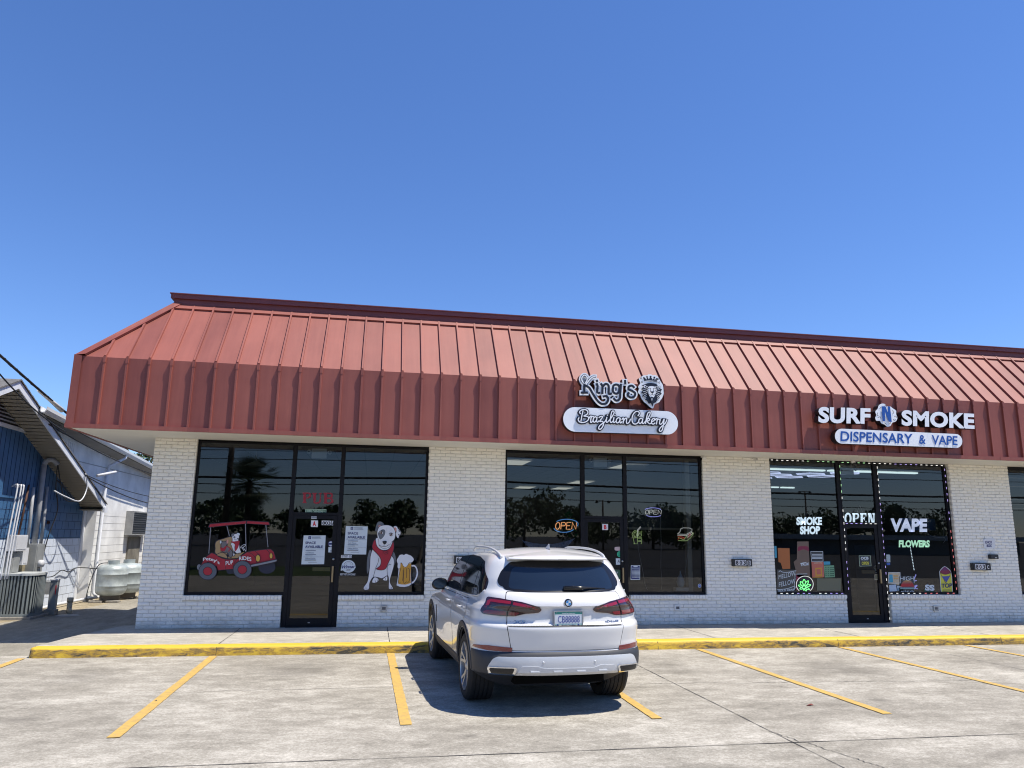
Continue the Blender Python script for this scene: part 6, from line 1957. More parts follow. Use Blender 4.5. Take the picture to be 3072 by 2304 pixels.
wallbox(3.02, 3.55, 1.26, 1.60, .22, BOXW, 'white utility box leftmost on the blue wall')
wallbox(3.08, 3.45, .78, 1.22, .16, BOXG, 'dark grey utility box with a small window below the white one', dial=False)
wallbox(3.58, 3.84, .95, 1.32, .16, BOXW, 'narrow pale utility box between the white and tan ones')
wallbox(4.02, 4.46, .72, 1.40, .24, BOXG, 'pale grey meter box with a round glass in the middle of the tan board', dial=True)
wallbox(4.95, 5.25, .22, .52, .30, BOXG, 'tilted small grey box low on the blue wall')
t = MB(); t.box(XW + .004, XW + .05, 3.80, 4.78, .72, 1.29)
tag(t.build('backing_board', [TANB]), 'stained tan plywood board behind the meter box', 'board')
for i, (y, yt, z0, z1, r_, m, lab) in enumerate(((3.90, 3.80, 1.29, 2.66, .035, CONDU, 'grey conduit rising left of the service mast'), (4.25, 4.20, 1.40, 3.20, .055, CONDU, 'thick grey service mast rising to the soffit'), (4.62, 4.52, 1.29, 2.72, .035, CONDU, 'grey conduit rising right of the service mast'),
                                             (3.40, 3.55, 1.60, 2.70, .022, RUSTP, 'rusty thin pipe above the white utility box'))):
    t = MB(); P = [(XW + .08, y, z0), (XW + .09, (y + yt) / 2, (z0 + z1) / 2), (XW + .09, yt, z1)]
    t.tube(P, r_, 10)
    if i == 1: t.tube(catmull([(XW + .09, yt, z1), (XW + .12, yt + .02, z1 + .10), (XW + .22, yt + .1, z1 + .13), (XW + .30, yt + .18, z1 + .04)], 4), [r_] * 12 + [r_ * 1.25], 10)
    tag(t.build('conduit', [m]), lab, 'conduit', 'conduits on the blue wall')
for i, y in enumerate((2.55, 2.72, 2.84)):
    t = MB(); t.tube(catmull([(XW + .05, y + .28, 2.62), (XW + .16, y + .24, 2.66), (XW + .2, y + .2, 2.55), (XW + .22, y + .05, 1.6), (XW + .24, y - .05, .7)], 5), .017, 7)
    tag(t.build('refrigerant_line', [BOXW]), 'white insulated line above the air conditioner, ' + ('leftmost', 'middle', 'rightmost')[i] + ' of three', 'pipe', 'white lines above the air conditioner')
for i, (a, lab) in enumerate((([(XW + .3, 4.4, 3.24), (XW + .25, 4.6, 2.7), (XW + .2, 5.0, 2.2), (XW + .1, 4.95, 1.6), (XW + .08, 4.75, .9)], 'nearest the mast'), ([(XW + .3, 4.42, 3.22), (XW + .3, 5.0, 2.5), (XW + .3, 5.6, 2.45), (XW + .2, 5.2, 2.75), (XW + .1, 5.0, 2.9)], 'looped under the soffit'), ([(XW + .6, 5.35, 3.1), (XW + .62, 5.5, 2.75), (XW + .6, 5.2, 2.42), (XW + .45, 4.7, 2.50), (XW + .3, 4.4, 2.62)], 'pale and looping from the rake'))):
    t = MB(); t.tube(catmull(a, 6), .013 if i < 2 else .016, 6)
    tag(t.build('cable', [BLACK if i < 2 else BOXW]), 'loose cable on the blue wall, ' + lab, 'cable', 'loose cables on the blue wall')
t = MB(); t.tube(catmull([(XW + .06, 4.9, .62), (XW + .06, 5.6, .60), (XW + .06, 6.1, .72), (XW + .06, 6.6, .66), (XW + .06, 7.2, .74), (-7.0, 7.4, .70), (-6.8, 7.3, .86)], 6), .012, 6)
tag(t.build('cable', [BLACK]), 'thin dark line sagging along the pale block from the meters to the tanks', 'cable')
t = MB(); t.box(XW, XW + .02, 5.0, 5.06, 1.85, 1.93); t.lathe([(.03, 0), (.03, .05)], XW, 5.03, 1.89, 12, axis='x')
tag(t.build('junction', [RUSTP]), 'small rusty junction fitting on the blue wall', 'fitting')
# bollard pedestal, small pipes, edging
pd = thing('cable_pedestal', (-6.95, 4.0, ZP), 'grey leaning telephone pedestal post on the sandy strip', 'pedestal')
t = MB(); t.bbox(-7.05, -6.90, 3.93, 4.06, ZP, .60, .012); t.build('post', [BOXG], pd)
t = MB(); t.bbox(-7.06, -6.89, 3.92, 4.07, .60, .635, .01); t.build('cap', [BOXW], pd)
t = MB(); t.box(-6.93, -6.91, 3.926, 3.93, .30, .50); t.build('tag_plate', [aRedS], pd)
t = MB(); t.bbox(-7.12, -6.86, 3.86, 4.08, ZP, -.02, .02); t.build('base', [CINDER], pd)
t = MB(); t.tube([(-6.74, 4.35, ZP), (-6.74, 4.35, .10)], .055, 14); t.tube([(-6.74, 4.35, .10), (-6.74, 4.35, .20)], .068, 14); t.tube([(-6.66, 4.2, ZP + .02), (-6.74, 4.35, ZP + .1)], .05, 10)
tag(t.build('cleanout_pipe', [pm('cream_pvc', (.55, .46, .33), .5, .2, 6)]), 'cream capped cleanout pipe standing on the sandy strip', 'pipe')
t = MB(); t.lathe([(.001, .012), (.20, .012), (.24, 0)], -6.55, 3.75, ZP + .004, 20)
tag(t.build('drain_cover', [BOXG]), 'flat grey round cover on the sandy strip', 'cover')
t = MB(); t.tube([(-7.5, 3.9, -.08), (-7.45, 5.5, -.06), (-7.4, 7.2, -.07), (-6.9, 9.2, -.07)], .035, 8)
tag(t.build('ground_pipe', [BOXW]), 'white pipe lying along the foot of the blue and white walls', 'pipe')

# ------------------------------------------------------------------ overhead cables at the left
CAB = pm('cable_black', (.015, .015, .017), .7)


def wire(p0, p1, sag, r, n=18):
    p0, p1 = Vector(p0), Vector(p1)
    return [tup(p0.lerp(p1, i / n) - Vector((0, 0, sag * 4 * (i / n) * (1 - i / n)))) for i in range(n + 1)]


CA = wire((-7.10, -24, 9.08), (-6.28, -2.6, 4.80), .0, 0, 30)[:-1] + wire((-6.28, -2.6, 4.80), (-6.08, 2.6, 3.76), .03, 0, 60) + [(-5.7, 3.5, 3.60), (-5.24, 4.15, 3.55)]
t = MB(); t.tube(CA, .022, 8); t.tube([(x + .018 * math.cos(i * 1.3), y, z + .018 * math.sin(i * 1.3)) for i, (x, y, z) in enumerate(CA)], .011, 5)
tag(t.build('power_cable', [CAB]), 'thick twisted black power cable crossing the sky above the blue building', 'cable')
t = MB(); t.tube([(-6.207, -.03, 4.285 - .03), (-6.18, .45, 4.16), (-6.15, .98, 4.045)], [.028, .036, .05], 10)
tag(t.build('splice_sleeve', [WHITE]), 'long grey-white splice sleeve on the thick power cable', 'cable sleeve')
t = MB(); t.tube(wire((-7.05, -24, 8.84), (-6.25, -1.9, 4.42), 0, 0, 6)[:-1] + wire((-6.25, -1.9, 4.42), (-6.98, 3.5, 3.92), .12, 0), .014, 6)
tag(t.build('power_cable', [CAB]), 'thinner black cable running from the top left to the rake of the blue building', 'cable')
t = MB(); t.tube(wire((-7.12, 2.9, 4.0), (-7.0, 11.4, 3.50), .12, 0, 24), .013, 6)
tag(t.build('power_cable', [CAB]), 'dark cable sagging along under the white gutter', 'cable')
t = MB(); t.tube(wire((-7.1, 5.35, 3.05), (-5.5, 11.5, 2.55), .32, 0, 24) + [(-4.08, 14.8, 2.75)], .013, 6)
tag(t.build('power_cable', [CAB]), 'lower dark cable sagging across the white wall', 'cable')
t = MB(); t.tube(wire((-7.1, 5.3, 3.08), (-5.5, 11.5, 2.78), .25, 0, 24) + [(-4.08, 14.9, 2.98)], .010, 6)
tag(t.build('power_cable', [CAB]), 'upper dark cable sagging across the white wall', 'cable')
t = MB(); t.tube([(-7.05, 6.0, 3.10), (-6.8, 6.6, 3.25)], .035, 8)
tag(t.build('vent_stub', [BOXW]), 'short white pipe stub sticking up beside the rake board', 'pipe')

# ------------------------------------------------------------------ trees
BARK = pm('bark', (.10, .075, .055), .95, .3, 6, .6, 20)


def leaf_mat(name, c0, c1):
    m = bpy.data.materials.new(name); m.use_nodes = True
    nt = m.node_tree; b = nt.nodes['Principled BSDF']; b.inputs['Roughness'].default_value = .55
    g_ = nt.nodes.new('ShaderNodeNewGeometry'); cr = nt.nodes.new('ShaderNodeValToRGB')
    cr.color_ramp.elements[0].color = (*c0, 1); cr.color_ramp.elements[1].color = (*c1, 1)
    nt.links.new(g_.outputs['Random Per Island'], cr.inputs['Fac']); nt.links.new(cr.outputs[0], b.inputs['Base Color'])
    b.inputs['Transmission Weight'].default_value = 0
    return m


LF1 = leaf_mat('oak_leaf', (.025, .05, .012), (.10, .15, .04)); LF2 = leaf_mat('pine_leaf', (.03, .055, .015), (.11, .16, .05)); LF3 = leaf_mat('palm_leaf', (.03, .06, .02), (.12, .16, .06))


def tree(x, y, h, cw, ch, z0, label, n=3500, leaf=.16, mat=None, seed=0, group='trees', clumps=26, name='tree', trunk=.22):
    r = np.random.default_rng(seed)
    e = thing(name, (x, y, -.15), label, 'tree', group)
    t = MB()
    t.tube([(x, y, -.15), (x + .1, y, h * .35), (x - .05, y + .1, h * .6), (x, y, h * .85)], [trunk, trunk * .8, trunk * .5, trunk * .15], 9)
    cz = z0 + ch / 2
    cc = []
    for i in range(clumps):
        v = r.normal(size=3); v /= np.linalg.norm(v); q = r.uniform(.35, 1) ** .6
        c = np.array([x + v[0] * q * cw / 2, y + v[1] * q * cw / 2, cz + v[2] * q * ch / 2 * .9])
        cc.append((c, r.uniform(.12, .26) * cw * .8))
        if i < 10:
            b0 = Vector((x, y, h * r.uniform(.35, .65)))
            t.tube([b0, b0.lerp(Vector(c), .5) + Vector((0, 0, .2)), Vector(c)], [trunk * .35, trunk * .2, .02], 6)
    t.build('trunk', [BARK], e)
    V_ = []; per = n // clumps
    for c, s in cc:
        d_ = r.normal(size=(per, 3)); d_ /= np.linalg.norm(d_, axis=1)[:, None]
        p = c + d_ * (r.uniform(.3, 1, size=(per, 1)) ** .5) * s * np.array([1, 1, .75])
        a = r.normal(size=(per, 3)); a /= np.linalg.norm(a, axis=1)[:, None]
        b = np.cross(a, r.normal(size=(per, 3))); b /= np.linalg.norm(b, axis=1)[:, None]
        L_ = leaf * r.uniform(.6, 1.4, size=(per, 1))
        V_.append(np.stack([p - a * L_, p + b * L_ * .45, p + a * L_, p - b * L_ * .45], 1))
    V_ = np.concatenate(V_).reshape(-1, 3)
    me = bpy.data.meshes.new('crown'); nn = len(V_) // 4
    me.from_pydata(V_.tolist(), [], np.arange(nn * 4).reshape(nn, 4).tolist()); me.materials.append(mat or LF1)
    o = bpy.data.objects.new('crown', me); COL.objects.link(o); o.parent = e; o.matrix_parent_inverse = parent_world(e).inverted()
    return e


tree(-17.2, 24, 6.9, 1.5, 1.6, 5.7, 'pale green treetop showing over the white gutter beside the red corner', 900, .10, LF2, 3, 'trees behind the white building', 9, trunk=.12)
for i, (x, y, h, lab) in enumerate(((-13.9, 27, 6.5, 'first'), (-11.8, 27, 6.2, 'second'), (-9.6, 26, 5.9, 'third'), (-7.4, 27, 5.6, 'fourth'))):
    tree(x, y, h - .6, 3.6, h * .72, h * .30, 'dark evergreen under the red canopy edge, ' + lab + ' from the left behind the white building', 5200, .10, LF2, 10 + i, 'trees behind the white building', 34)


# what the shop windows mirror: palm, oaks and poles across the street
def palm(x, y, h, label, seed):
    r = random.Random(seed)
    e = thing('palm_tree', (x, y, -.15), label, 'tree', 'trees across the street')
    t = MB(); t.tube([(x, y, -.15), (x + .08, y, h * .5), (x, y, h)], [.20, .17, .16], 10); t.build('trunk', [BARK], e)
    t = MB()
    for i in range(70):
        a = r.uniform(0, 6.283); el = r.uniform(-1.35, 1.25); L = r.uniform(1.1, 2.0)
        d_ = Vector((math.cos(a) * math.cos(el), math.sin(a) * math.cos(el), math.sin(el)))
        p0 = Vector((x, y, h)); p1 = p0 + d_ * L * .55
        t.tube([p0, p1], .015, 4)
        side = d_.cross(Vector((0, 0, 1))).normalized(); up = side.cross(d_).normalized()
        for k in range(15):
            an = -1.35 + 2.7 * k / 14
            dd_ = (d_ * math.cos(an) + side * math.sin(an)).normalized()
            q = p1 + dd_ * .85 + Vector((0, 0, -.16 * r.random())) + up * .08
            s_ = dd_.cross(up).normalized() * .025
            t.ngon([p1 + s_ * .3, p1 + dd_ * .4 + s_, q, p1 + dd_ * .4 - s_])
    t.build('crown', [LF3], e, recalc=False)


palm(-6.6, -27, 4.3, 'fan palm across the street mirrored in the left window', 5)
for i, (x, y, h, w_, lab) in enumerate(((1.5, -92, 7.0, 10, 'behind the dog painting'), (-8, -92, 5.2, 9, 'over the left door'), (21, -90, 8.2, 14, 'wide, in the left pane of the second shop'),
                                       (31, -95, 5.6, 11, 'low, in the middle door'), (42, -95, 5.8, 13, 'in the right pane of the second shop'), (60, -95, 6.0, 13, 'left in the third shop'), (72, -96, 5.8, 12, 'in the third shop door'), (82, -95, 7.6, 9, 'behind the violet letters'), (93, -95, 6.6, 13, 'far right'), (-20, -92, 5.8, 12, 'far left'), (50, -97, 5.0, 14, 'lowest, between the second and third shops'), (11, -96, 4.6, 10, 'low, right of the dog painting'))):
    tree(x, y, h * .85, w_, h * .82, h * .16, 'dark broadleaf tree mirrored in the windows, ' + lab, 2600, .34, LF1, 40 + i, 'trees across the street', 26)
e = thing('utility_pole', (-7.1, -24, -.15), 'wooden utility pole by the road carrying the thick cable', 'utility pole')
t = MB(); t.tube([(-7.1, -24, -.15), (-7.1, -24, 9.4)], [.17, .12], 10); t.build('pole', [BARK], e)
t = MB(); t.box(-8.1, -6.1, -24.06, -23.94, 8.95, 9.08); t.build('cross_arm', [BARK], e)
POLE = pm('pole_wood', (.12, .09, .07), .9, .2, 5)
for x, y, h, lab in ((29.5, -80, 6.3, 'mirrored above the middle door'), (58.5, -80, 8.2, 'mirrored in the left pane of the third shop')):
    e = thing('lamp_pole', (x, y, -.15), 'twin-lamp pole across the street, ' + lab, 'street lamp', 'twin-lamp poles across the street')
    t = MB(); t.tube([(x, y, -.15), (x, y, h)], [.14, .10], 10); t.build('pole', [POLE], e)
    t = MB(); t.tube([(x - .8, y, h - .1), (x + .8, y, h - .1)], .05, 6); t.build('cross_arm', [POLE], e)
    for s_ in (-1, 1):
        t = MB(); t.lathe([(.05, 0), (.16, -.05), (.22, -.35), (.001, -.36)], x + s_ * .8, y, h, 12); t.build('lamp_head', [BLACK], e)
for i, (z, r_, sag) in enumerate(((6.5, .085, .7), (6.0, .035, .7), (5.2, .03, .5), (7.9, .03, .6), (8.6, .03, .6))):
    t = MB(); t.tube(wire((-80, -45 - i * .2, z), (5, -45 - i * .2, z - .4), sag, 0, 20), r_, 5); t.tube(wire((5, -45 - i * .2, z - .4), (90, -45 - i * .2, z), sag, 0, 20), r_, 5)
    tag(t.build('street_cable', [CAB]), 'street cable mirrored in the windows, ' + ('thick lower', 'thin beneath the thick', 'lowest thin', 'high thin', 'topmost')[i] + ' one', 'cable', 'street cables behind the photographer')
st = thing('low_store', (60, -75, -.15), 'low pale flat-roofed store across the street mirrored in the third shop', 'building')
t = MB(); t.box(50, 84, -80, -72, -.15, 1.7); t.build('wall', [pm('store_wall', (.30, .29, .27), .8, .1)], st)
t = MB(); t.box(49, 85, -81, -71, 1.7, 2.3); t.build('roof_edge', [pm('store_trim', (.65, .64, .6), .7)], st)

# ------------------------------------------------------------------ the white car (local frame: x right, y forward, origin on the ground under the rear axle)
PAINT = pm('car_paint_white', (0.69, 0.68, 0.66), .28, coat=1.0)
CGL = pm('car_glass_dark', (.006, .008, .012), .04, spec=.6)
CGR = pm('car_rear_glass', (.012, .02, .035), .06, spec=.7)
CLAD = pm('car_cladding', (.030, .033, .040), .6, .1, 10)
TRIM = pm('car_black_trim', (.010, .010, .012), .22)
SILV = pm('car_silver', (.60, .61, .62), .36, metal=.2)
CHRM = pm('car_chrome', (.75, .76, .78), .12, metal=1.0)
LRED = pm('lamp_red', (.17, .003, .010), .12, coat=1.0); LDRK = pm('lamp_dark_red', (.035, .003, .007), .1, coat=1.0); LBRT = pm('lamp_bright_red', (.26, .006, .016), .15, coat=1.0)
LSMK = pm('lamp_smoke', (.035, .024, .03), .15, coat=1.0)
RUB = pm('tyre_rubber', (.013, .013, .014), .75, .3, 30, .5, 60)
RIM = pm('rim_silver', (.42, .43, .45), .3, metal=.8); RIMD = pm('rim_dark', (.03, .03, .032), .35)
GAPM = pm('panel_gap', (.01, .01, .01), .9)

car = thing('parked_car', (2.10, -5.72, ZP), 'white five-door SUV seen from behind, parked nose in to the yellow kerb', 'car', rz=rad(3.0))
parent_frame[car.name] = 'local'


_SP = {}


def itp(keys, z):
    xs_ = [k[0] for k in keys]; ys2 = [k[1] for k in keys]
    k_ = id(keys)
    if k_ not in _SP:
        x = np.array(xs_); y = np.array(ys2); h = np.diff(x); dl_ = np.diff(y) / h
        d_ = np.zeros(len(x)); d_[0], d_[-1] = dl_[0], dl_[-1]
        for i in range(1, len(x) - 1):
            if dl_[i - 1] * dl_[i] > 0:
                w1, w2 = 2 * h[i] + h[i - 1], h[i] + 2 * h[i - 1]
                d_[i] = (w1 + w2) / (w1 / dl_[i - 1] + w2 / dl_[i])
        _SP[k_] = (x, y, h, d_)
    x, y, h, d_ = _SP[k_]
    z = min(max(z, x[0]), x[-1])
    i = min(int(np.searchsorted(x, z, side='right')) - 1, len(h) - 1)
    t = (z - x[i]) / h[i]
    return float((1 + 2 * t) * (1 - t) ** 2 * y[i] + t * (1 - t) ** 2 * h[i] * d_[i] + t * t * (3 - 2 * t) * y[i + 1] + t * t * (t - 1) * h[i] * d_[i + 1])


WK = [(.22, .84), (.30, .915), (.40, .955), (.55, .968), (.68, .978), (.80, .984), (.90, .991), (.935, .990), (.955, .978), (1.00, .974), (1.06, .966), (1.105, .942), (1.135, .915), (1.16, .898), (1.30, .868), (1.45, .822), (1.56, .775), (1.62, .735), (1.66, .69), (1.69, .62)]
RK = [(.22, .50), (.30, .62), (.385, .78), (.405, .93), (.425, 1.02), (.46, 1.045), (.56, 1.055), (.63, 1.045), (.66, 1.02), (.70, 1.03), (.80, 1.045), (.895, 1.055), (.92, 1.045), (.945, 1.012), (.97, 1.0), (1.06, .995), (1.105, 1.0), (1.125, 1.022), (1.15, 1.018), (1.20, .992), (1.245, .955), (1.27, .915), (1.29, .89), (1.40, .83), (1.50, .765), (1.59, .70), (1.62, .66), (1.66, .58), (1.69, .45)]
FK = [(.22, 3.45), (.30, 3.68), (.45, 3.78), (.60, 3.80), (.80, 3.78), (.88, 3.70), (.94, 3.55), (1.00, 3.20), (1.05, 2.75), (1.10, 2.38), (1.14, 2.22), (1.16, 2.15), (1.40, 1.80), (1.56, 1.50), (1.62, 1.30), (1.66, 1.0), (1.69, .6)]
NX = 2.55


def ryf(z): return float(np.interp(z, [.4, .6, .75, 1.2, 1.6], [.52, .54, .64, .64, .56]))


def rear_y(x, z, off=0.0):
    w, R_, ry = itp(WK, z), itp(RK, z), ryf(z)
    q = min(.9995, abs(x) / w)
    return -R_ + ry * (1 - (1 - q ** NX) ** (1 / NX)) - off


def side_x(y, z, off=0.0):
    w, R_, ry = itp(WK, z), itp(RK, z), ryf(z)
    ye = -R_ + ry
    if y < ye:
        q = min(.9995, (ye - y) / ry)
        w = w * (1 - q ** NX) ** (1 / NX)
    if y > 1.9: w *= 1 - .035 * ((y - 1.9) / 1.8) ** 2
    # gentle waist between the wheel arches
    if z < 1.0: w -= .018 * math.exp(-((z - .62) / .16) ** 2) * math.exp(-((y - 1.45) / .8) ** 4)
    return w + off


def contour(z):
    w, R_, ry, F_ = itp(WK, z), itp(RK, z), ryf(z), itp(FK, z)
    pts = []
    for i in range(34):
        th = math.pi / 2 * i / 34
        c, s_ = max(0, math.cos(th)) ** (2 / NX), max(0, math.sin(th)) ** (2 / NX)
        pts.append((w * s_, -R_ + ry - ry * c))
    y0, y1 = -R_ + ry, F_ - .75
    for i in range(56):
        y = y0 + (y1 - y0) * i / 56
        pts.append((side_x(y, z), y))
    wf = side_x(y1, z)
    for i in range(25):
        th = math.pi / 2 * i / 24
        c, s_ = max(0, math.cos(th)) ** (2 / 2.6), max(0, math.sin(th)) ** (2 / 2.6)
        pts.append((wf * c, y1 + .75 * s_))
    return pts


def loop3(z):
    c = contour(z)
    right = c; left = [(-x, y) for x, y in c[::-1]]
    pts = right + left[1:-1]      # centre points kept once
    return [(x, y, z) for x, y in pts]


zs = sorted(set([.22, .26] + list(np.arange(.30, 1.69, .0125)) + [1.69]))
L0 = loop3(.5); NL = len(L0)
body = MB()
vs = []
for z in zs: vs += loop3(float(z))
nz = len(zs)
# roof dome
last = loop3(1.69)
rings = 9
for k in range(1, rings):
    s_ = 1 - k / rings
    for (x, y, z) in last:
        vs.append((x * s_, .10 + (y - .10) * s_, 1.69 + .052 * (1 - s_ ** 2.4)))
fs = []
for i in range(nz - 1 + rings - 1):
    for k in range(NL):
        k2 = (k + 1) % NL
        fs.append((i * NL + k, i * NL + k2, (i + 1) * NL + k2, (i + 1) * NL + k))
vs.append((0, .10, 1.742)); top = len(vs) - 1
b0 = (nz + rings - 2) * NL
fs += [(b0 + k, b0 + (k + 1) % NL, top) for k in range(NL)]
vs.append((0, 1, .22)); bot = len(vs) - 1
fs += [((k + 1) % NL, k, bot) for k in range(NL)]
body.add(vs, fs, 0, True)
bo = body.build('body', [PAINT, CLAD, TRIM], car)
me = bo.data
# lower edge and underside are dark cladding
for p_ in me.polygons:
    c = p_.center
    if c.z < .40 or (c.z < .645 and c.y < -.62): p_.material_index = 1
# wheel wells
cut_ = MB()
for y in (0.0, 2.975):
    for s_ in (-1, 1):
        cut_.lathe([(.001, 0), (.435, 0), (.435, .55), (.001, .55)], s_ * .58 if s_ > 0 else -1.13, y, .375, 48, axis='x')
co = cut_.build('cutter', [TRIM], car)
md = bo.modifiers.new('b', 'BOOLEAN'); md.operation = 'DIFFERENCE'; md.object = co; md.solver = 'EXACT'
try: md.material_mode = 'TRANSFER'
except Exception: pass
bpy.context.view_layer.update()
dg = bpy.context.evaluated_depsgraph_get()
nm = bpy.data.meshes.new_from_object(bo.evaluated_get(dg))
bo.modifiers.clear()
bo.data = nm
bpy.data.objects.remove(co)
nm.set_sharp_from_angle(angle=rad(32))


def inside(p, poly):
    x, y = p; r_ = False; n = len(poly); j = n - 1
    for i in range(n):
        xi, yi = poly[i]; xj, yj = poly[j]
        if (yi > y) != (yj > y) and x < (xj - xi) * (y - yi) / (yj - yi) + xi: r_ = not r_
        j = i
    return r_


def densify(poly, st):
    out = []
    n = len(poly)
    for i in range(n):
        a, b = Vector(poly[i]), Vector(poly[(i + 1) % n])
        k = max(1, int((b - a).length / st))
        for j in range(k): out.append(tuple(a.lerp(b, j / k)))
    return out


def patch(poly, fn, off, st=.03, skirt=.0, mb=None, m=0):
    """lay a polygon (2-D) on the car surface, raised by off, with a skirt down to the surface"""
    P = densify(poly, st)
    xs2 = [p[0] for p in P]; ys2 = [p[1] for p in P]
    pts = list(P); n = len(P)
    gx = np.arange(min(xs2) + st / 2, max(xs2), st); gy = np.arange(min(ys2) + st / 2, max(ys2), st)
    shr = st * .3
    for a in gx:
        for b in gy:
            if inside((a, b), P) and all((a - p[0]) ** 2 + (b - p[1]) ** 2 > shr ** 2 for p in P): pts.append((float(a), float(b)))
    r_ = delaunay_2d_cdt([Vector(p) for p in pts], [(i, (i + 1) % n) for i in range(n)], [], 2, 1e-5)
    V2, F2 = r_[0], r_[2]
    mb = mb or MB()
    F3 = [f for f in F2 if inside(tuple(sum((V2[i] for i in f), Vector((0, 0))) / len(f)), P)]
    mb.add([fn(v.x, v.y, off) for v in V2], F3, m, True)
    if skirt > 0:
        A = [fn(p[0], p[1], off) for p in P]; B = [fn(p[0], p[1], off - skirt) for p in P]
        mb.add(A + B, [(i, (i + 1) % n, n + (i + 1) % n, n + i) for i in range(n)], m, False)
    return mb


def rearf(x, z, off): return (x, rear_y(x, z) - off, z)


def sidef(sg):
    def f(y, z, off): return (sg * (side_x(y, z) + off), y, z)
    return f


# arc-length coordinate running round the rear corner
TS = []
ref = [(0, -1.0)]
NA = 140
for i in range(NA + 1):
    th = math.pi / 2 * i / NA
    TS.append((math.sin(th) ** (2 / NX), 1 - math.cos(th) ** (2 / NX) if math.cos(th) > 0 else 1))
AL = [0.0]
for i in range(NA):
    AL.append(AL[-1] + math.hypot((TS[i + 1][0] - TS[i][0]) * .985, (TS[i + 1][1] - TS[i][1]) * .62))
LC = AL[-1]


def arcf(sg):
    def f(L, z, off):
        w, R_, ry = itp(WK, z), itp(RK, z), ryf(z)
        l_ = abs(L)
        if l_ >= LC:
            y = -R_ + ry + (l_ - LC); return (sg * (side_x(y, z) + off), y, z)
        a = float(np.interp(l_, AL, [t_[0] for t_ in TS])); b = float(np.interp(l_, AL, [t_[1] for t_ in TS]))
        a2 = float(np.interp(l_ + .01, AL, [t_[0] for t_ in TS])); b2 = float(np.interp(l_ + .01, AL, [t_[1] for t_ in TS]))
        dx, dy = (a2 - a) * w, (b2 - b) * ry
        ln = math.hypot(dx, dy) or 1
        nx, ny = dy / ln, -dx / ln
        if l_ > LC - .012: nx, ny = 1, 0
        return (sg * (w * a + nx * off), -R_ + ry * b + ny * off, z)
    return f


def LX(x):       # arc coordinate of a point x on the rear face
    return float(np.interp(abs(x) / .985, [t_[0] for t_ in TS], AL))


def rounded(poly, r, n=4):
    out = []
    m_ = len(poly)
    for i in range(m_):
        p, a, b = Vector(poly[i]), Vector(poly[i - 1]), Vector(poly[(i + 1) % m_])
        da, db = (a - p), (b - p)
        ra = min(r, da.length * .45, db.length * .45)
        s0, s1 = p + da.normalized() * ra, p + db.normalized() * ra
        for k in range(n + 1):
            t_ = k / n
            out.append(tuple((1 - t_) ** 2 * s0 + 2 * t_ * (1 - t_) * p + t_ ** 2 * s1))
    return out


# ---- tailgate: white skin edged by a dark gap
gate = rounded([(-.615, .672), (.615, .672), (.662, .90), (.665, 1.20), (.645, 1.27), (-.645, 1.27), (-.665, 1.20), (-.662, .90)], .03)
gap = [(x * 1.008, z + (.005 if z > .9 else -.005)) for x, z in gate]
mb = patch(gap, rearf, .0012, .03, 0, None, 1)
patch(gate, rearf, .0035, .018, .003, mb, 0)
tg = mb.build('tailgate', [PAINT, GAPM], car, sharp=28)
mb = MB(); mb.tube([(x, rear_y(x, .918) - .0045, .918) for x in np.linspace(-.655, .655, 40)], .0028, 5); mb.build('gate_crease_line', [GAPM], tg)
# rear glass with black surround and dark quarter pieces
gl_o = rounded([(-.675, 1.29), (-.45, 1.268), (.45, 1.268), (.675, 1.29), (.665, 1.40), (.63, 1.50), (.575, 1.585), (.3, 1.606), (-.3, 1.606), (-.575, 1.585), (-.63, 1.50), (-.665, 1.40)], .05)
mb = patch(gl_o, rearf, .006, .03, .006)
rw = mb.build('rear_window', [TRIM], car, sharp=40)
gl_i = rounded([(-.62, 1.305), (-.3, 1.285), (.3, 1.285), (.62, 1.305), (.595, 1.42), (.545, 1.53), (-.545, 1.53), (-.595, 1.42)], .045)
mb = patch(gl_i, rearf, .0085, .03, .002); mb.build('glass', [CGR], rw, sharp=40)
# quarter pieces running on to the side
for s_ in (-1, 1):
    mb = patch(rounded([(LX(.68), 1.30), (LX(.80), 1.33), (LX(.835), 1.38), (LX(.81), 1.48), (LX(.74), 1.57), (LX(.66), 1.585)], .03), arcf(s_), .0065, .03, .006)
    mb.build('quarter_trim', [TRIM], rw, sharp=40)
# roof spoiler
mb = MB(); V_ = []
n = 33
for i in range(n):
    x = -.59 + 1.18 * i / (n - 1)
    e_ = 1 - (abs(x) / .60) ** 6 * .5
    yb = rear_y(x, 1.60) - .0
    back = -.80 + .17 * (abs(x) / .60) ** 3
    V_ += [(x, yb + .01, 1.600), (x, back, 1.612), (x, back - .012, 1.624), (x, back + .01, 1.640), (x, -.62 + .1 * (x / .60) ** 2, 1.672 - .03 * (x / .60) ** 2), (x, -.38, 1.705 - .055 * (x / .60) ** 2)]
mb.add(V_, [(6 * i + k, 6 * i + 6 + k, 6 * i + 7 + k, 6 * i + k + 1) for i in range(n - 1) for k in range(5)], 0, True)
mb.ngon(V_[:6]); mb.ngon(V_[-6:])
sp = mb.build('spoiler', [PAINT], car, sharp=35)
mb = MB(); mb.bbox(-.05, .05, -.812, -.800, 1.616, 1.622, .002); mb.build('brake_lamp', [LDRK], sp)
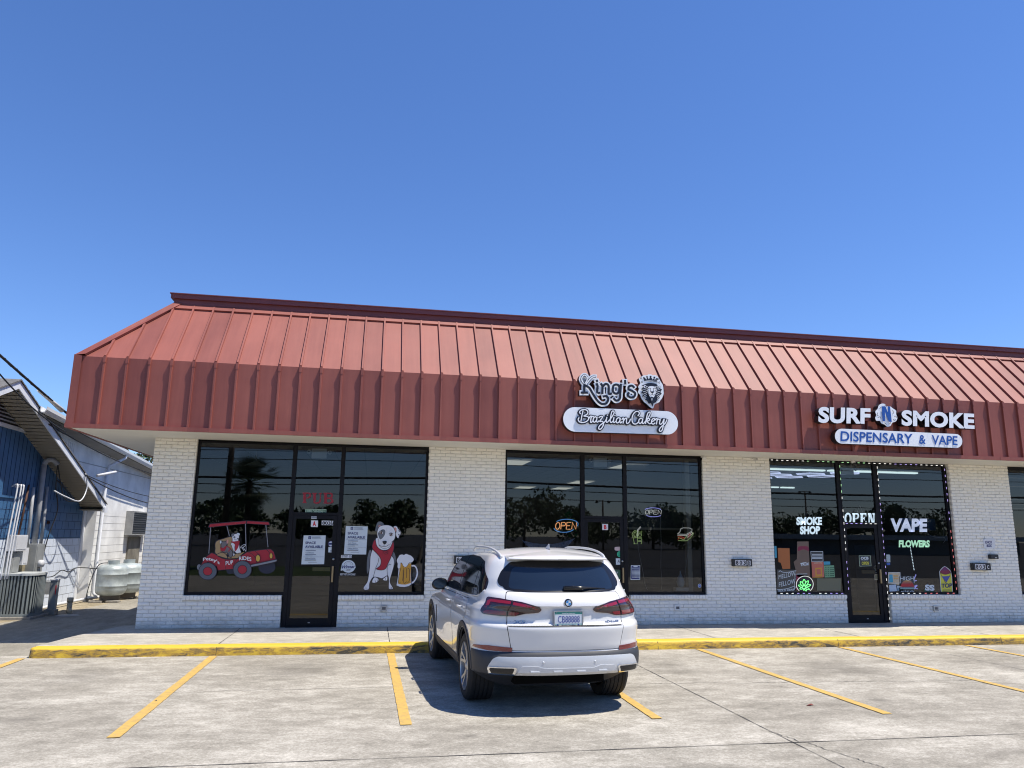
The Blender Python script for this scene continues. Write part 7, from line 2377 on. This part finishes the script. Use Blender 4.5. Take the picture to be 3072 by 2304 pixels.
# ---- tail lamps
for s_ in (-1, 1):
    f = arcf(s_)
    xi = LX(.30); xo = LC - .30
    outl = rounded([(xi, 1.092), (xi + .05, 1.125), (LX(.56), 1.175), (LX(.80), 1.205), (xo - .03, 1.212), (xo, 1.19), (xo - .015, 1.06), (xo - .06, 1.030), (LX(.72), 1.020), (LX(.58), 1.022), (LX(.49), 1.048), (xi + .03, 1.062)], .018)
    mb = patch(outl, f, .016, .022, .02)
    tl = mb.build('tail_lamp', [LDRK], car, sharp=45)
    def ins(pts): return rounded(pts, .008)
    mb = patch(ins([(xi + .04, 1.103), (LX(.50), 1.148), (LX(.648), 1.170), (LX(.648), 1.142), (LX(.50), 1.120), (xi + .06, 1.092)]), f, .0185, .02, .003)
    patch(ins([(LX(.675), 1.178), (LX(.78), 1.186), (xo - .07, 1.190), (xo - .03, 1.17), (xo - .05, 1.10), (xo - .09, 1.10), (xo - .08, 1.165), (LX(.675), 1.150)]), f, .0185, .02, .003, mb)
    mb.build('light_bar', [LBRT], tl, sharp=45)
    mb = patch(ins([(xi + .09, 1.086), (LX(.50), 1.112), (LX(.648), 1.132), (LX(.648), 1.075), (xi + .07, 1.074)]), f, .0185, .02, .003)
    patch(ins([(LX(.675), 1.140), (xo - .11, 1.148), (xo - .12, 1.085), (LX(.675), 1.080)]), f, .0185, .02, .003, mb)
    mb.build('smoked_lens', [LSMK], tl, sharp=45)
    mb = patch(ins([(LX(.675), 1.070), (xo - .10, 1.078), (xo - .06, 1.05), (xo - .09, 1.038), (LX(.675), 1.030)]), f, .0185, .02, .003)
    patch(ins([(LX(.54), 1.060), (LX(.648), 1.066), (LX(.648), 1.030), (LX(.57), 1.030)]), f, .0185, .02, .003, mb)
    mb.build('lower_lens', [LRED], tl, sharp=45)
    L_ = LX(.662)
    mb = MB(); mb.tube([f(L_, z, .019) for z in np.linspace(1.02, 1.19, 8)], .003, 5); mb.build('lamp_gap', [GAPM], tl)
    # bumper reflector
    mb = patch(rounded([(LX(.615), .655), (LX(.61), .700), (LX(.84), .712), (LC - .18, .698), (LC - .14, .676), (LX(.84), .660)], .006), f, .007, .02, .007)
    mb.build('reflector', [LRED], car, sharp=45)
    # seam from lamp to bumper
    mb = MB(); mb.tube([f(LX(.662) - .045 * max(0, (.90 - z) / .23), z, .001) for z in np.linspace(.67, 1.02, 14)], .0028, 5); mb.build('panel_gap', [GAPM], car)
# ---- bumper: dark upper band, silver skid, exhausts
mb = patch(rounded([(-LC - .12, .45), (-LC - .10, .56), (-LC + .05, .648), (-.6, .655), (.6, .655), (LC - .05, .648), (LC + .10, .56), (LC + .12, .45), (LC, .405), (-LC, .405)], .03), lambda L, z, o: arcf(1 if L >= 0 else -1)(L, z, o), .004, .035, .004)
mb.build('bumper_cover', [CLAD], car, sharp=35)
AF = lambda L, z, o: arcf(1 if L >= 0 else -1)(L, z, o)
sk = rounded([(-LX(.865), .50), (-LX(.81), .585), (-LX(.77), .606), (-.5, .612), (.5, .612), (LX(.77), .606), (LX(.81), .585), (LX(.865), .50), (LX(.86), .425), (LX(.70), .41), (-LX(.70), .41), (-LX(.86), .425)], .02)
mb = patch(sk, AF, .016, .03, .018)
skd = mb.build('skid_plate', [SILV], car, sharp=30)
lo = rounded([(-.60, .422), (-.53, .515), (-.36, .520), (-.28, .495), (.28, .495), (.36, .520), (.53, .515), (.60, .422), (.45, .405), (-.45, .405)], .012)
mb = patch(lo, AF, .026, .03, .012)
lw = mb.build('lower_plate', [SILV], skd, sharp=30)
for x in (-.38, -.13, .13, .38):
    mb = MB(); mb.bbox(x - .05, x + .05, rear_y(x, .47) - .034, rear_y(x, .47) - .020, .455, .472, .004); mb.build('rib', [SILV], lw)
for s_ in (-1, 1):
    x = s_ * .29
    mb = MB(); mb.lathe([(.001, -.004), (.011, -.003), (.013, 0)], x, rear_y(x, .56) - .017, .557, 14, axis='y'); mb.build('parking_sensor', [SILV], skd)
    f = arcf(s_)
    ex = rounded([(LX(.60), .415), (LX(.575), .492), (LX(.585), .508), (LX(.855), .502), (LX(.862), .480), (LX(.84), .420)], .012)
    mb = patch(ex, f, .030, .02, .016); e_ = mb.build('exhaust_tip', [CHRM], car, sharp=35)
    ex2 = [(sum(p[0] for p in ex) / len(ex) + (p[0] - sum(q[0] for q in ex) / len(ex)) * .84, .470 + (p[1] - .470) * .68) for p in ex]
    mb = patch(ex2, f, .0325, .02, .004); mb.build('exhaust_opening', [TRIM], e_, sharp=35)
mb = MB(); mb.box(-.52, .52, -.70, .6, .28, .40); mb.box(-.55, .55, .6, 3.3, .20, .34)
mb.build('underbody', [pm('underbody_black', (.006, .006, .006), .95, spec=.05)], car)

# ---- badges, plate, wiper
cy_ = rear_y(0, 1.165) - .004
rb = MB(); rb.lathe([(.001, -.010), (.030, -.010), (.041, -.008), (.043, 0)], 0, cy_, 1.165, 32, axis='y'); rd = rb.build('round_badge', [TRIM], tg, sharp=60)
rb = MB()
for q in range(4):
    P = [(0, 0)] + [(.029 * math.cos(rad(90 * q + 90 * k / 8)), .029 * math.sin(rad(90 * q + 90 * k / 8))) for k in range(9)]
    rb.ngon([(a, cy_ - .0112, 1.165 + b) for a, b in P], q % 2)
rb.build('badge_face', [aPap, pm('badge_blue', (.02, .22, .55), .3)], rd, recalc=False)
rb = MB(); rb.lathe([(.0435, -.007), (.046, -.011), (.048, -.006), (.048, 0)], 0, cy_, 1.165, 32, axis='y'); rb.lathe([(.0285, -.0115), (.030, -.0125), (.0315, -.0115)], 0, cy_, 1.165, 32, axis='y'); rb.build('badge_ring', [CHRM], rd)
PLW = pm('plate_white', (.62, .66, .70), .4); PLG = pm('plate_green', (.04, .26, .20), .4); PLB = pm('plate_blue', (.03, .05, .28), .4)
zp, yp = .995, -1.016
pb = MB(); pb.bbox(-.165, .165, yp - .012, yp + .02, zp - .087, zp + .087, .008); pl = pb.build('number_plate', [BRK], tg)
d = Draw(((-.155, .31, 0), (zp + .078, 0, -.156), yp - .0125), .0006)
d.rect(0, 0, 1, 1, PLW); d.poly([(0, 0), (1, 0), (1, .17), (0, .17)], PLG); d.poly([(0, .80), (1, .80), (1, 1), (0, 1)], pm('plate_pale_green', (.30, .48, .45), .4))
d.text('SouthCarolina.com', .26, .14, .74, .14, .08, PLW, .02); d.text('CB88888', .11, .73, .91, .73, .46, PLB, .0)
d.text('South Carolina', .24, .93, .76, .93, .09, PLB, .03)
for u in (.10, .86): d.blob(u, .88, .035, .06, PLB); 
for u in (.05, .95): d.blob(u, .05, .02, .035, aTxt); d.blob(u, .93, .02, .035, aTxt)
d.build('lettering', pl)
mb = MB()
for x0, x1, z0, z1 in ((-.17, .17, zp + .080, zp + .090), (-.17, .17, zp - .090, zp - .080), (-.17, -.158, zp - .08, zp + .08), (.158, .17, zp - .08, zp + .08)): mb.box(x0, x1, yp - .018, yp - .010, z0, z1)
mb.build('plate_frame', [GALV], pl)
# badges: X5 and the model script, raised chrome letters
for word, x0, x1, z0, h in (('X5', -.60, -.47, .945, .034), ('xDrive40i', .44, .62, .947, .026)):
    yb = min(rear_y(x0, z0), rear_y(x1, z0))
    d = Draw(((0, 1, 0), (0, 0, -1), rear_y((x0 + x1) / 2, z0) - .004 - .0045), .0006)
    # follow the curve of the gate by small straight pieces
    a, fs_, _, edges = glyphs(word, .03, .15)
    V_ = []
    for x, y in a:
        X = x0 + (x1 - x0) * x; Z = z0 + h * y
        V_.append((X, rear_y(X, Z) - .009, Z))
    B_ = [(x, y + .006, z) for x, y, z in V_]; n = len(V_)
    mb = MB(); mb.add(V_, fs_, 0); mb.add(V_ + B_, [(i, j, n + j, n + i) for i, j in edges], 0)
    mb.build('badge_lettering', [pm('badge_metal', (.42, .43, .45), .25, metal=.9)], tg, recalc=False)
# wiper
mb = MB(); y_ = rear_y(.1, 1.31) - .02
mb.bbox(-.02, .20, y_ - .022, y_ + .004, 1.292, 1.338, .012)
mb.tube([(.0, y_ - .012, 1.325), (.20, y_ - .016, 1.318), (.42, rear_y(.42, 1.315) - .018, 1.309), (.50, rear_y(.5, 1.31) - .014, 1.305)], [.016, .014, .007, .004], 8)
mb.build('wiper', [TRIM], rw)

# ---- side windows, doors, mouldings
for s_ in (-1, 1):
    f = sidef(s_)
    # daylight opening surround
    dl = rounded([(-.56, 1.275), (-.38, 1.195), (.2, 1.165), (1.9, 1.150), (2.10, 1.155), (1.72, 1.44), (1.42, 1.590), (.8, 1.628), (.25, 1.618), (-.18, 1.575), (-.53, 1.38)], .03)
    mb = patch(dl, f, .003, .035, .005); sw = mb.build('window_surround', [TRIM], car, sharp=45)
    for pts in ([(-.52, 1.282), (-.37, 1.212), (-.10, 1.198), (-.10, 1.565), (-.19, 1.550), (-.495, 1.39)], [(-.07, 1.194), (.88, 1.175), (.88, 1.612), (.25, 1.600), (-.07, 1.572)], [(.92, 1.175), (1.98, 1.166), (1.66, 1.42), (1.40, 1.568), (.92, 1.612)]):
        mb = patch(rounded(pts, .02), f, .0048, .035, .001); mb.build('side_window', [CGL], sw, sharp=45)
    mb = MB()
    mb.tube([f(y, z, .006) for y, z in [(2.08, 1.152), (1.4, 1.152), (.8, 1.158), (.2, 1.170), (-.37, 1.198), (-.55, 1.27)]], .007, 6)
    mb.build('belt_moulding', [SILV], sw)
    # doors
    for pts in ([(.0, 1.135), (.905, 1.125), (.925, .80), (.90, .44), (.64, .42), (.50, .60), (.34, .74), (.12, .84), (-.06, .92), (-.12, 1.04)], [(.935, 1.125), (2.02, 1.115), (2.06, .95), (2.06, .60), (2.02, .42), (.93, .43), (.955, .80)]):
        P = rounded(pts, .04)
        c0 = (sum(p[0] for p in P) / len(P), sum(p[1] for p in P) / len(P))
        G2 = [(c0[0] + (p[0] - c0[0]) * 1.011, c0[1] + (p[1] - c0[1]) * 1.016) for p in P]
        mb = patch(G2, f, .0010, .04, 0, None, 1); patch(P, f, .0030, .04, .002, mb, 0)
        dr_ = mb.build('door', [PAINT, GAPM], car, sharp=40)
        y = pts[0][0] + (.17 if pts[0][0] < .5 else .12)
        hx = side_x(y + .1, 1.02)
        mb = MB(); mb.tube([(s_ * (hx + .006), y, 1.025), (s_ * (hx + .038), y + .03, 1.028), (s_ * (hx + .04), y + .16, 1.026), (s_ * (hx + .006), y + .20, 1.022)], [.012, .014, .014, .012], 8)
        mb.build('handle', [PAINT], dr_)
    # sill cladding and arch trims
    mb = patch(rounded([(.50, .30), (.52, .42), (2.46, .42), (2.50, .30)], .02), f, .008, .04, .01); mb.build('sill_cladding', [CLAD], car, sharp=40)
    for y0 in (0.0, 2.975):
        A = []
        for i in range(33):
            a = rad(-14 + 208 * i / 32)
            for r_ in (.428, .445, .505, .515):
                y, z = y0 + r_ * math.cos(a), .375 + r_ * math.sin(a)
                o = {.428: -.03, .445: .012, .505: .012, .515: 0.0}[r_]
                z = max(z, .24)
                A.append((s_ * (side_x(y, z) + o), y, z))
        mb = MB(); mb.add(A, [(4 * i + k, 4 * i + 4 + k, 4 * i + 5 + k, 4 * i + 1 + k) for i in range(32) for k in range(3)], 0, True)
        mb.build('wheel_arch_trim', [CLAD], car, sharp=50)
    # fender vent
    mb = patch([(2.36, .62), (2.40, .62), (2.36, .86), (2.33, .86)], f, .006, .03, .006); mb.build('fender_vent', [TRIM], car)
    # mirror
    m_ = MB(); bm = bmesh.new(); bmesh.ops.create_uvsphere(bm, u_segments=20, v_segments=12, radius=1)
    for v in bm.verts:
        v.co = Vector((s_ * (1.005 + v.co.x * s_ * .115), 1.93 + max(v.co.y, -.35) * .11, 1.185 + v.co.z * .085 + v.co.x * s_ * -.012))
    m_.bm(bm, 0, True); mr_ = m_.build('mirror', [TRIM], car, sharp=50)
    m_ = MB(); m_.tube([(s_ * .93, 1.95, 1.125), (s_ * 1.0, 1.95, 1.13), (s_ * 1.03, 1.94, 1.15)], .028, 8); m_.build('mirror_arm', [TRIM], mr_)
    m_ = MB(); m_.ngon([(s_ * 1.005 + .095 * math.cos(t_), 1.888, 1.187 + .062 * math.sin(t_)) for t_ in np.linspace(0, 6.283, 21)[:-1]]); m_.build('mirror_glass', [CGR], mr_, recalc=False)
    # roof rail
    P = [(-.46, 1.630), (-.36, 1.668), (-.1, 1.708), (.3, 1.730), (.9, 1.730), (1.12, 1.712), (1.26, 1.67)]
    mb = MB(); C2 = catmull([(y, z) for y, z in P], 6)
    mb.tube([(s_ * (.632 + .015 * math.sin(i / len(C2) * 3.14)), y, z) for i, (y, z) in enumerate(C2)], .015, 8); mb.build('roof_rail', [SILV], car)
# aerial fin
mb = MB(); V_ = []
for z, y0, y1, w in ((1.725, -.30, -.08, .035), (1.745, -.29, -.12, .024), (1.775, -.275, -.20, .010), (1.788, -.27, -.235, .004)):
    V_ += [(-w, (y0 + y1) / 2, z), (0, y1, z), (w, (y0 + y1) / 2, z), (0, y0, z)]
mb.add(V_, [(4 * i + k, 4 * i + (k + 1) % 4, 4 * i + 4 + (k + 1) % 4, 4 * i + 4 + k) for i in range(3) for k in range(4)] + [(12, 13, 14, 15)], 0, True)
mb.build('aerial', [PAINT], car, sharp=60)
# windscreen
mb = patch(rounded([(-.80, 0.0), (.80, 0.0), (.66, 1.0), (-.66, 1.0)], .08), lambda x, t_, o: (x, itp(FK, 1.17 + .40 * t_) - .75 * (1 - (1 - min(.999, abs(x) / itp(WK, 1.17 + .40 * t_)) ** 2.6) ** (1 / 2.6)) + o, 1.17 + .40 * t_ + o), .006, .08)
mb.build('windscreen', [CGL], car)

# ---- wheels
def wheel(s_, y0, steer=0):
    e = bpy.data.objects.new('wheel', None); COL.objects.link(e); e.parent = car; e.location = (s_ * .965, y0, .375); e.rotation_euler = (0, 0, steer + (math.pi if s_ < 0 else 0))
    def kid(mb, nm, m, **k):
        o = mb.build(nm, m, None, **k); o.parent = e; return o
    # x points outwards in the wheel frame
    t = MB(); W_ = .30
    pr = [(.262, -.02), (.285, 0.0), (.330, .004), (.358, -.012), (.371, -.035)]
    # tread with circumferential grooves
    xg = -.035
    for k in range(5):
        pr += [(.3745, xg - .004), (.3745, xg - .040), (.366, xg - .042), (.366, xg - .049)]; xg -= .049
    pr += [(.371, -W_ + .01), (.355, -W_), (.262, -W_ + .02)]
    t.lathe([(a, b) for a, b in pr], 0, 0, 0, 64, axis='x'); kid(t, 'tyre', [RUB], sharp=35)
    t = MB(); t.lathe([(.268, -.018), (.268, -.004), (.262, -.002), (.252, -.012), (.250, -.05), (.245, -.24)], 0, 0, 0, 48, axis='x')
    t.lathe([(.001, -.018), (.030, -.018), (.040, -.028), (.075, -.035), (.09, -.06)], 0, 0, 0, 24, axis='x')
    for k in range(5):
        for dd_ in (-.15, .15):
            a0 = 2 * math.pi * k / 5 + math.pi / 2 + dd_ * .35; a1 = 2 * math.pi * k / 5 + math.pi / 2 + dd_ * 1.35
            P = []
            for (r_, a, w_, x) in ((.06, a0, .020, -.034), (.16, (a0 + a1) / 2, .015, -.026), (.256, a1, .017, -.008)):
                c, s2 = math.cos(a), math.sin(a)
                P += [(x, r_ * c - w_ * s2, r_ * s2 + w_ * c), (x, r_ * c + w_ * s2, r_ * s2 - w_ * c), (x - .04, r_ * c + w_ * 1.3 * s2, r_ * s2 - w_ * 1.3 * c), (x - .04, r_ * c - w_ * 1.3 * s2, r_ * s2 + w_ * 1.3 * c)]
            t.add(P, [(4 * i + j, 4 * i + (j + 1) % 4, 4 * i + 4 + (j + 1) % 4, 4 * i + 4 + j) for i in range(2) for j in range(4)])
    kid(t, 'rim', [RIM], sharp=40)
    t = MB(); t.lathe([(.001, -.075), (.248, -.075)], 0, 0, 0, 32, axis='x'); t.lathe([(.10, -.066), (.175, -.066), (.175, -.074)], 0, 0, 0, 32, axis='x'); kid(t, 'brake_disc', [RIMD])


for y0 in (0.0, 2.975):
    for s_ in (-1, 1): wheel(s_, y0)
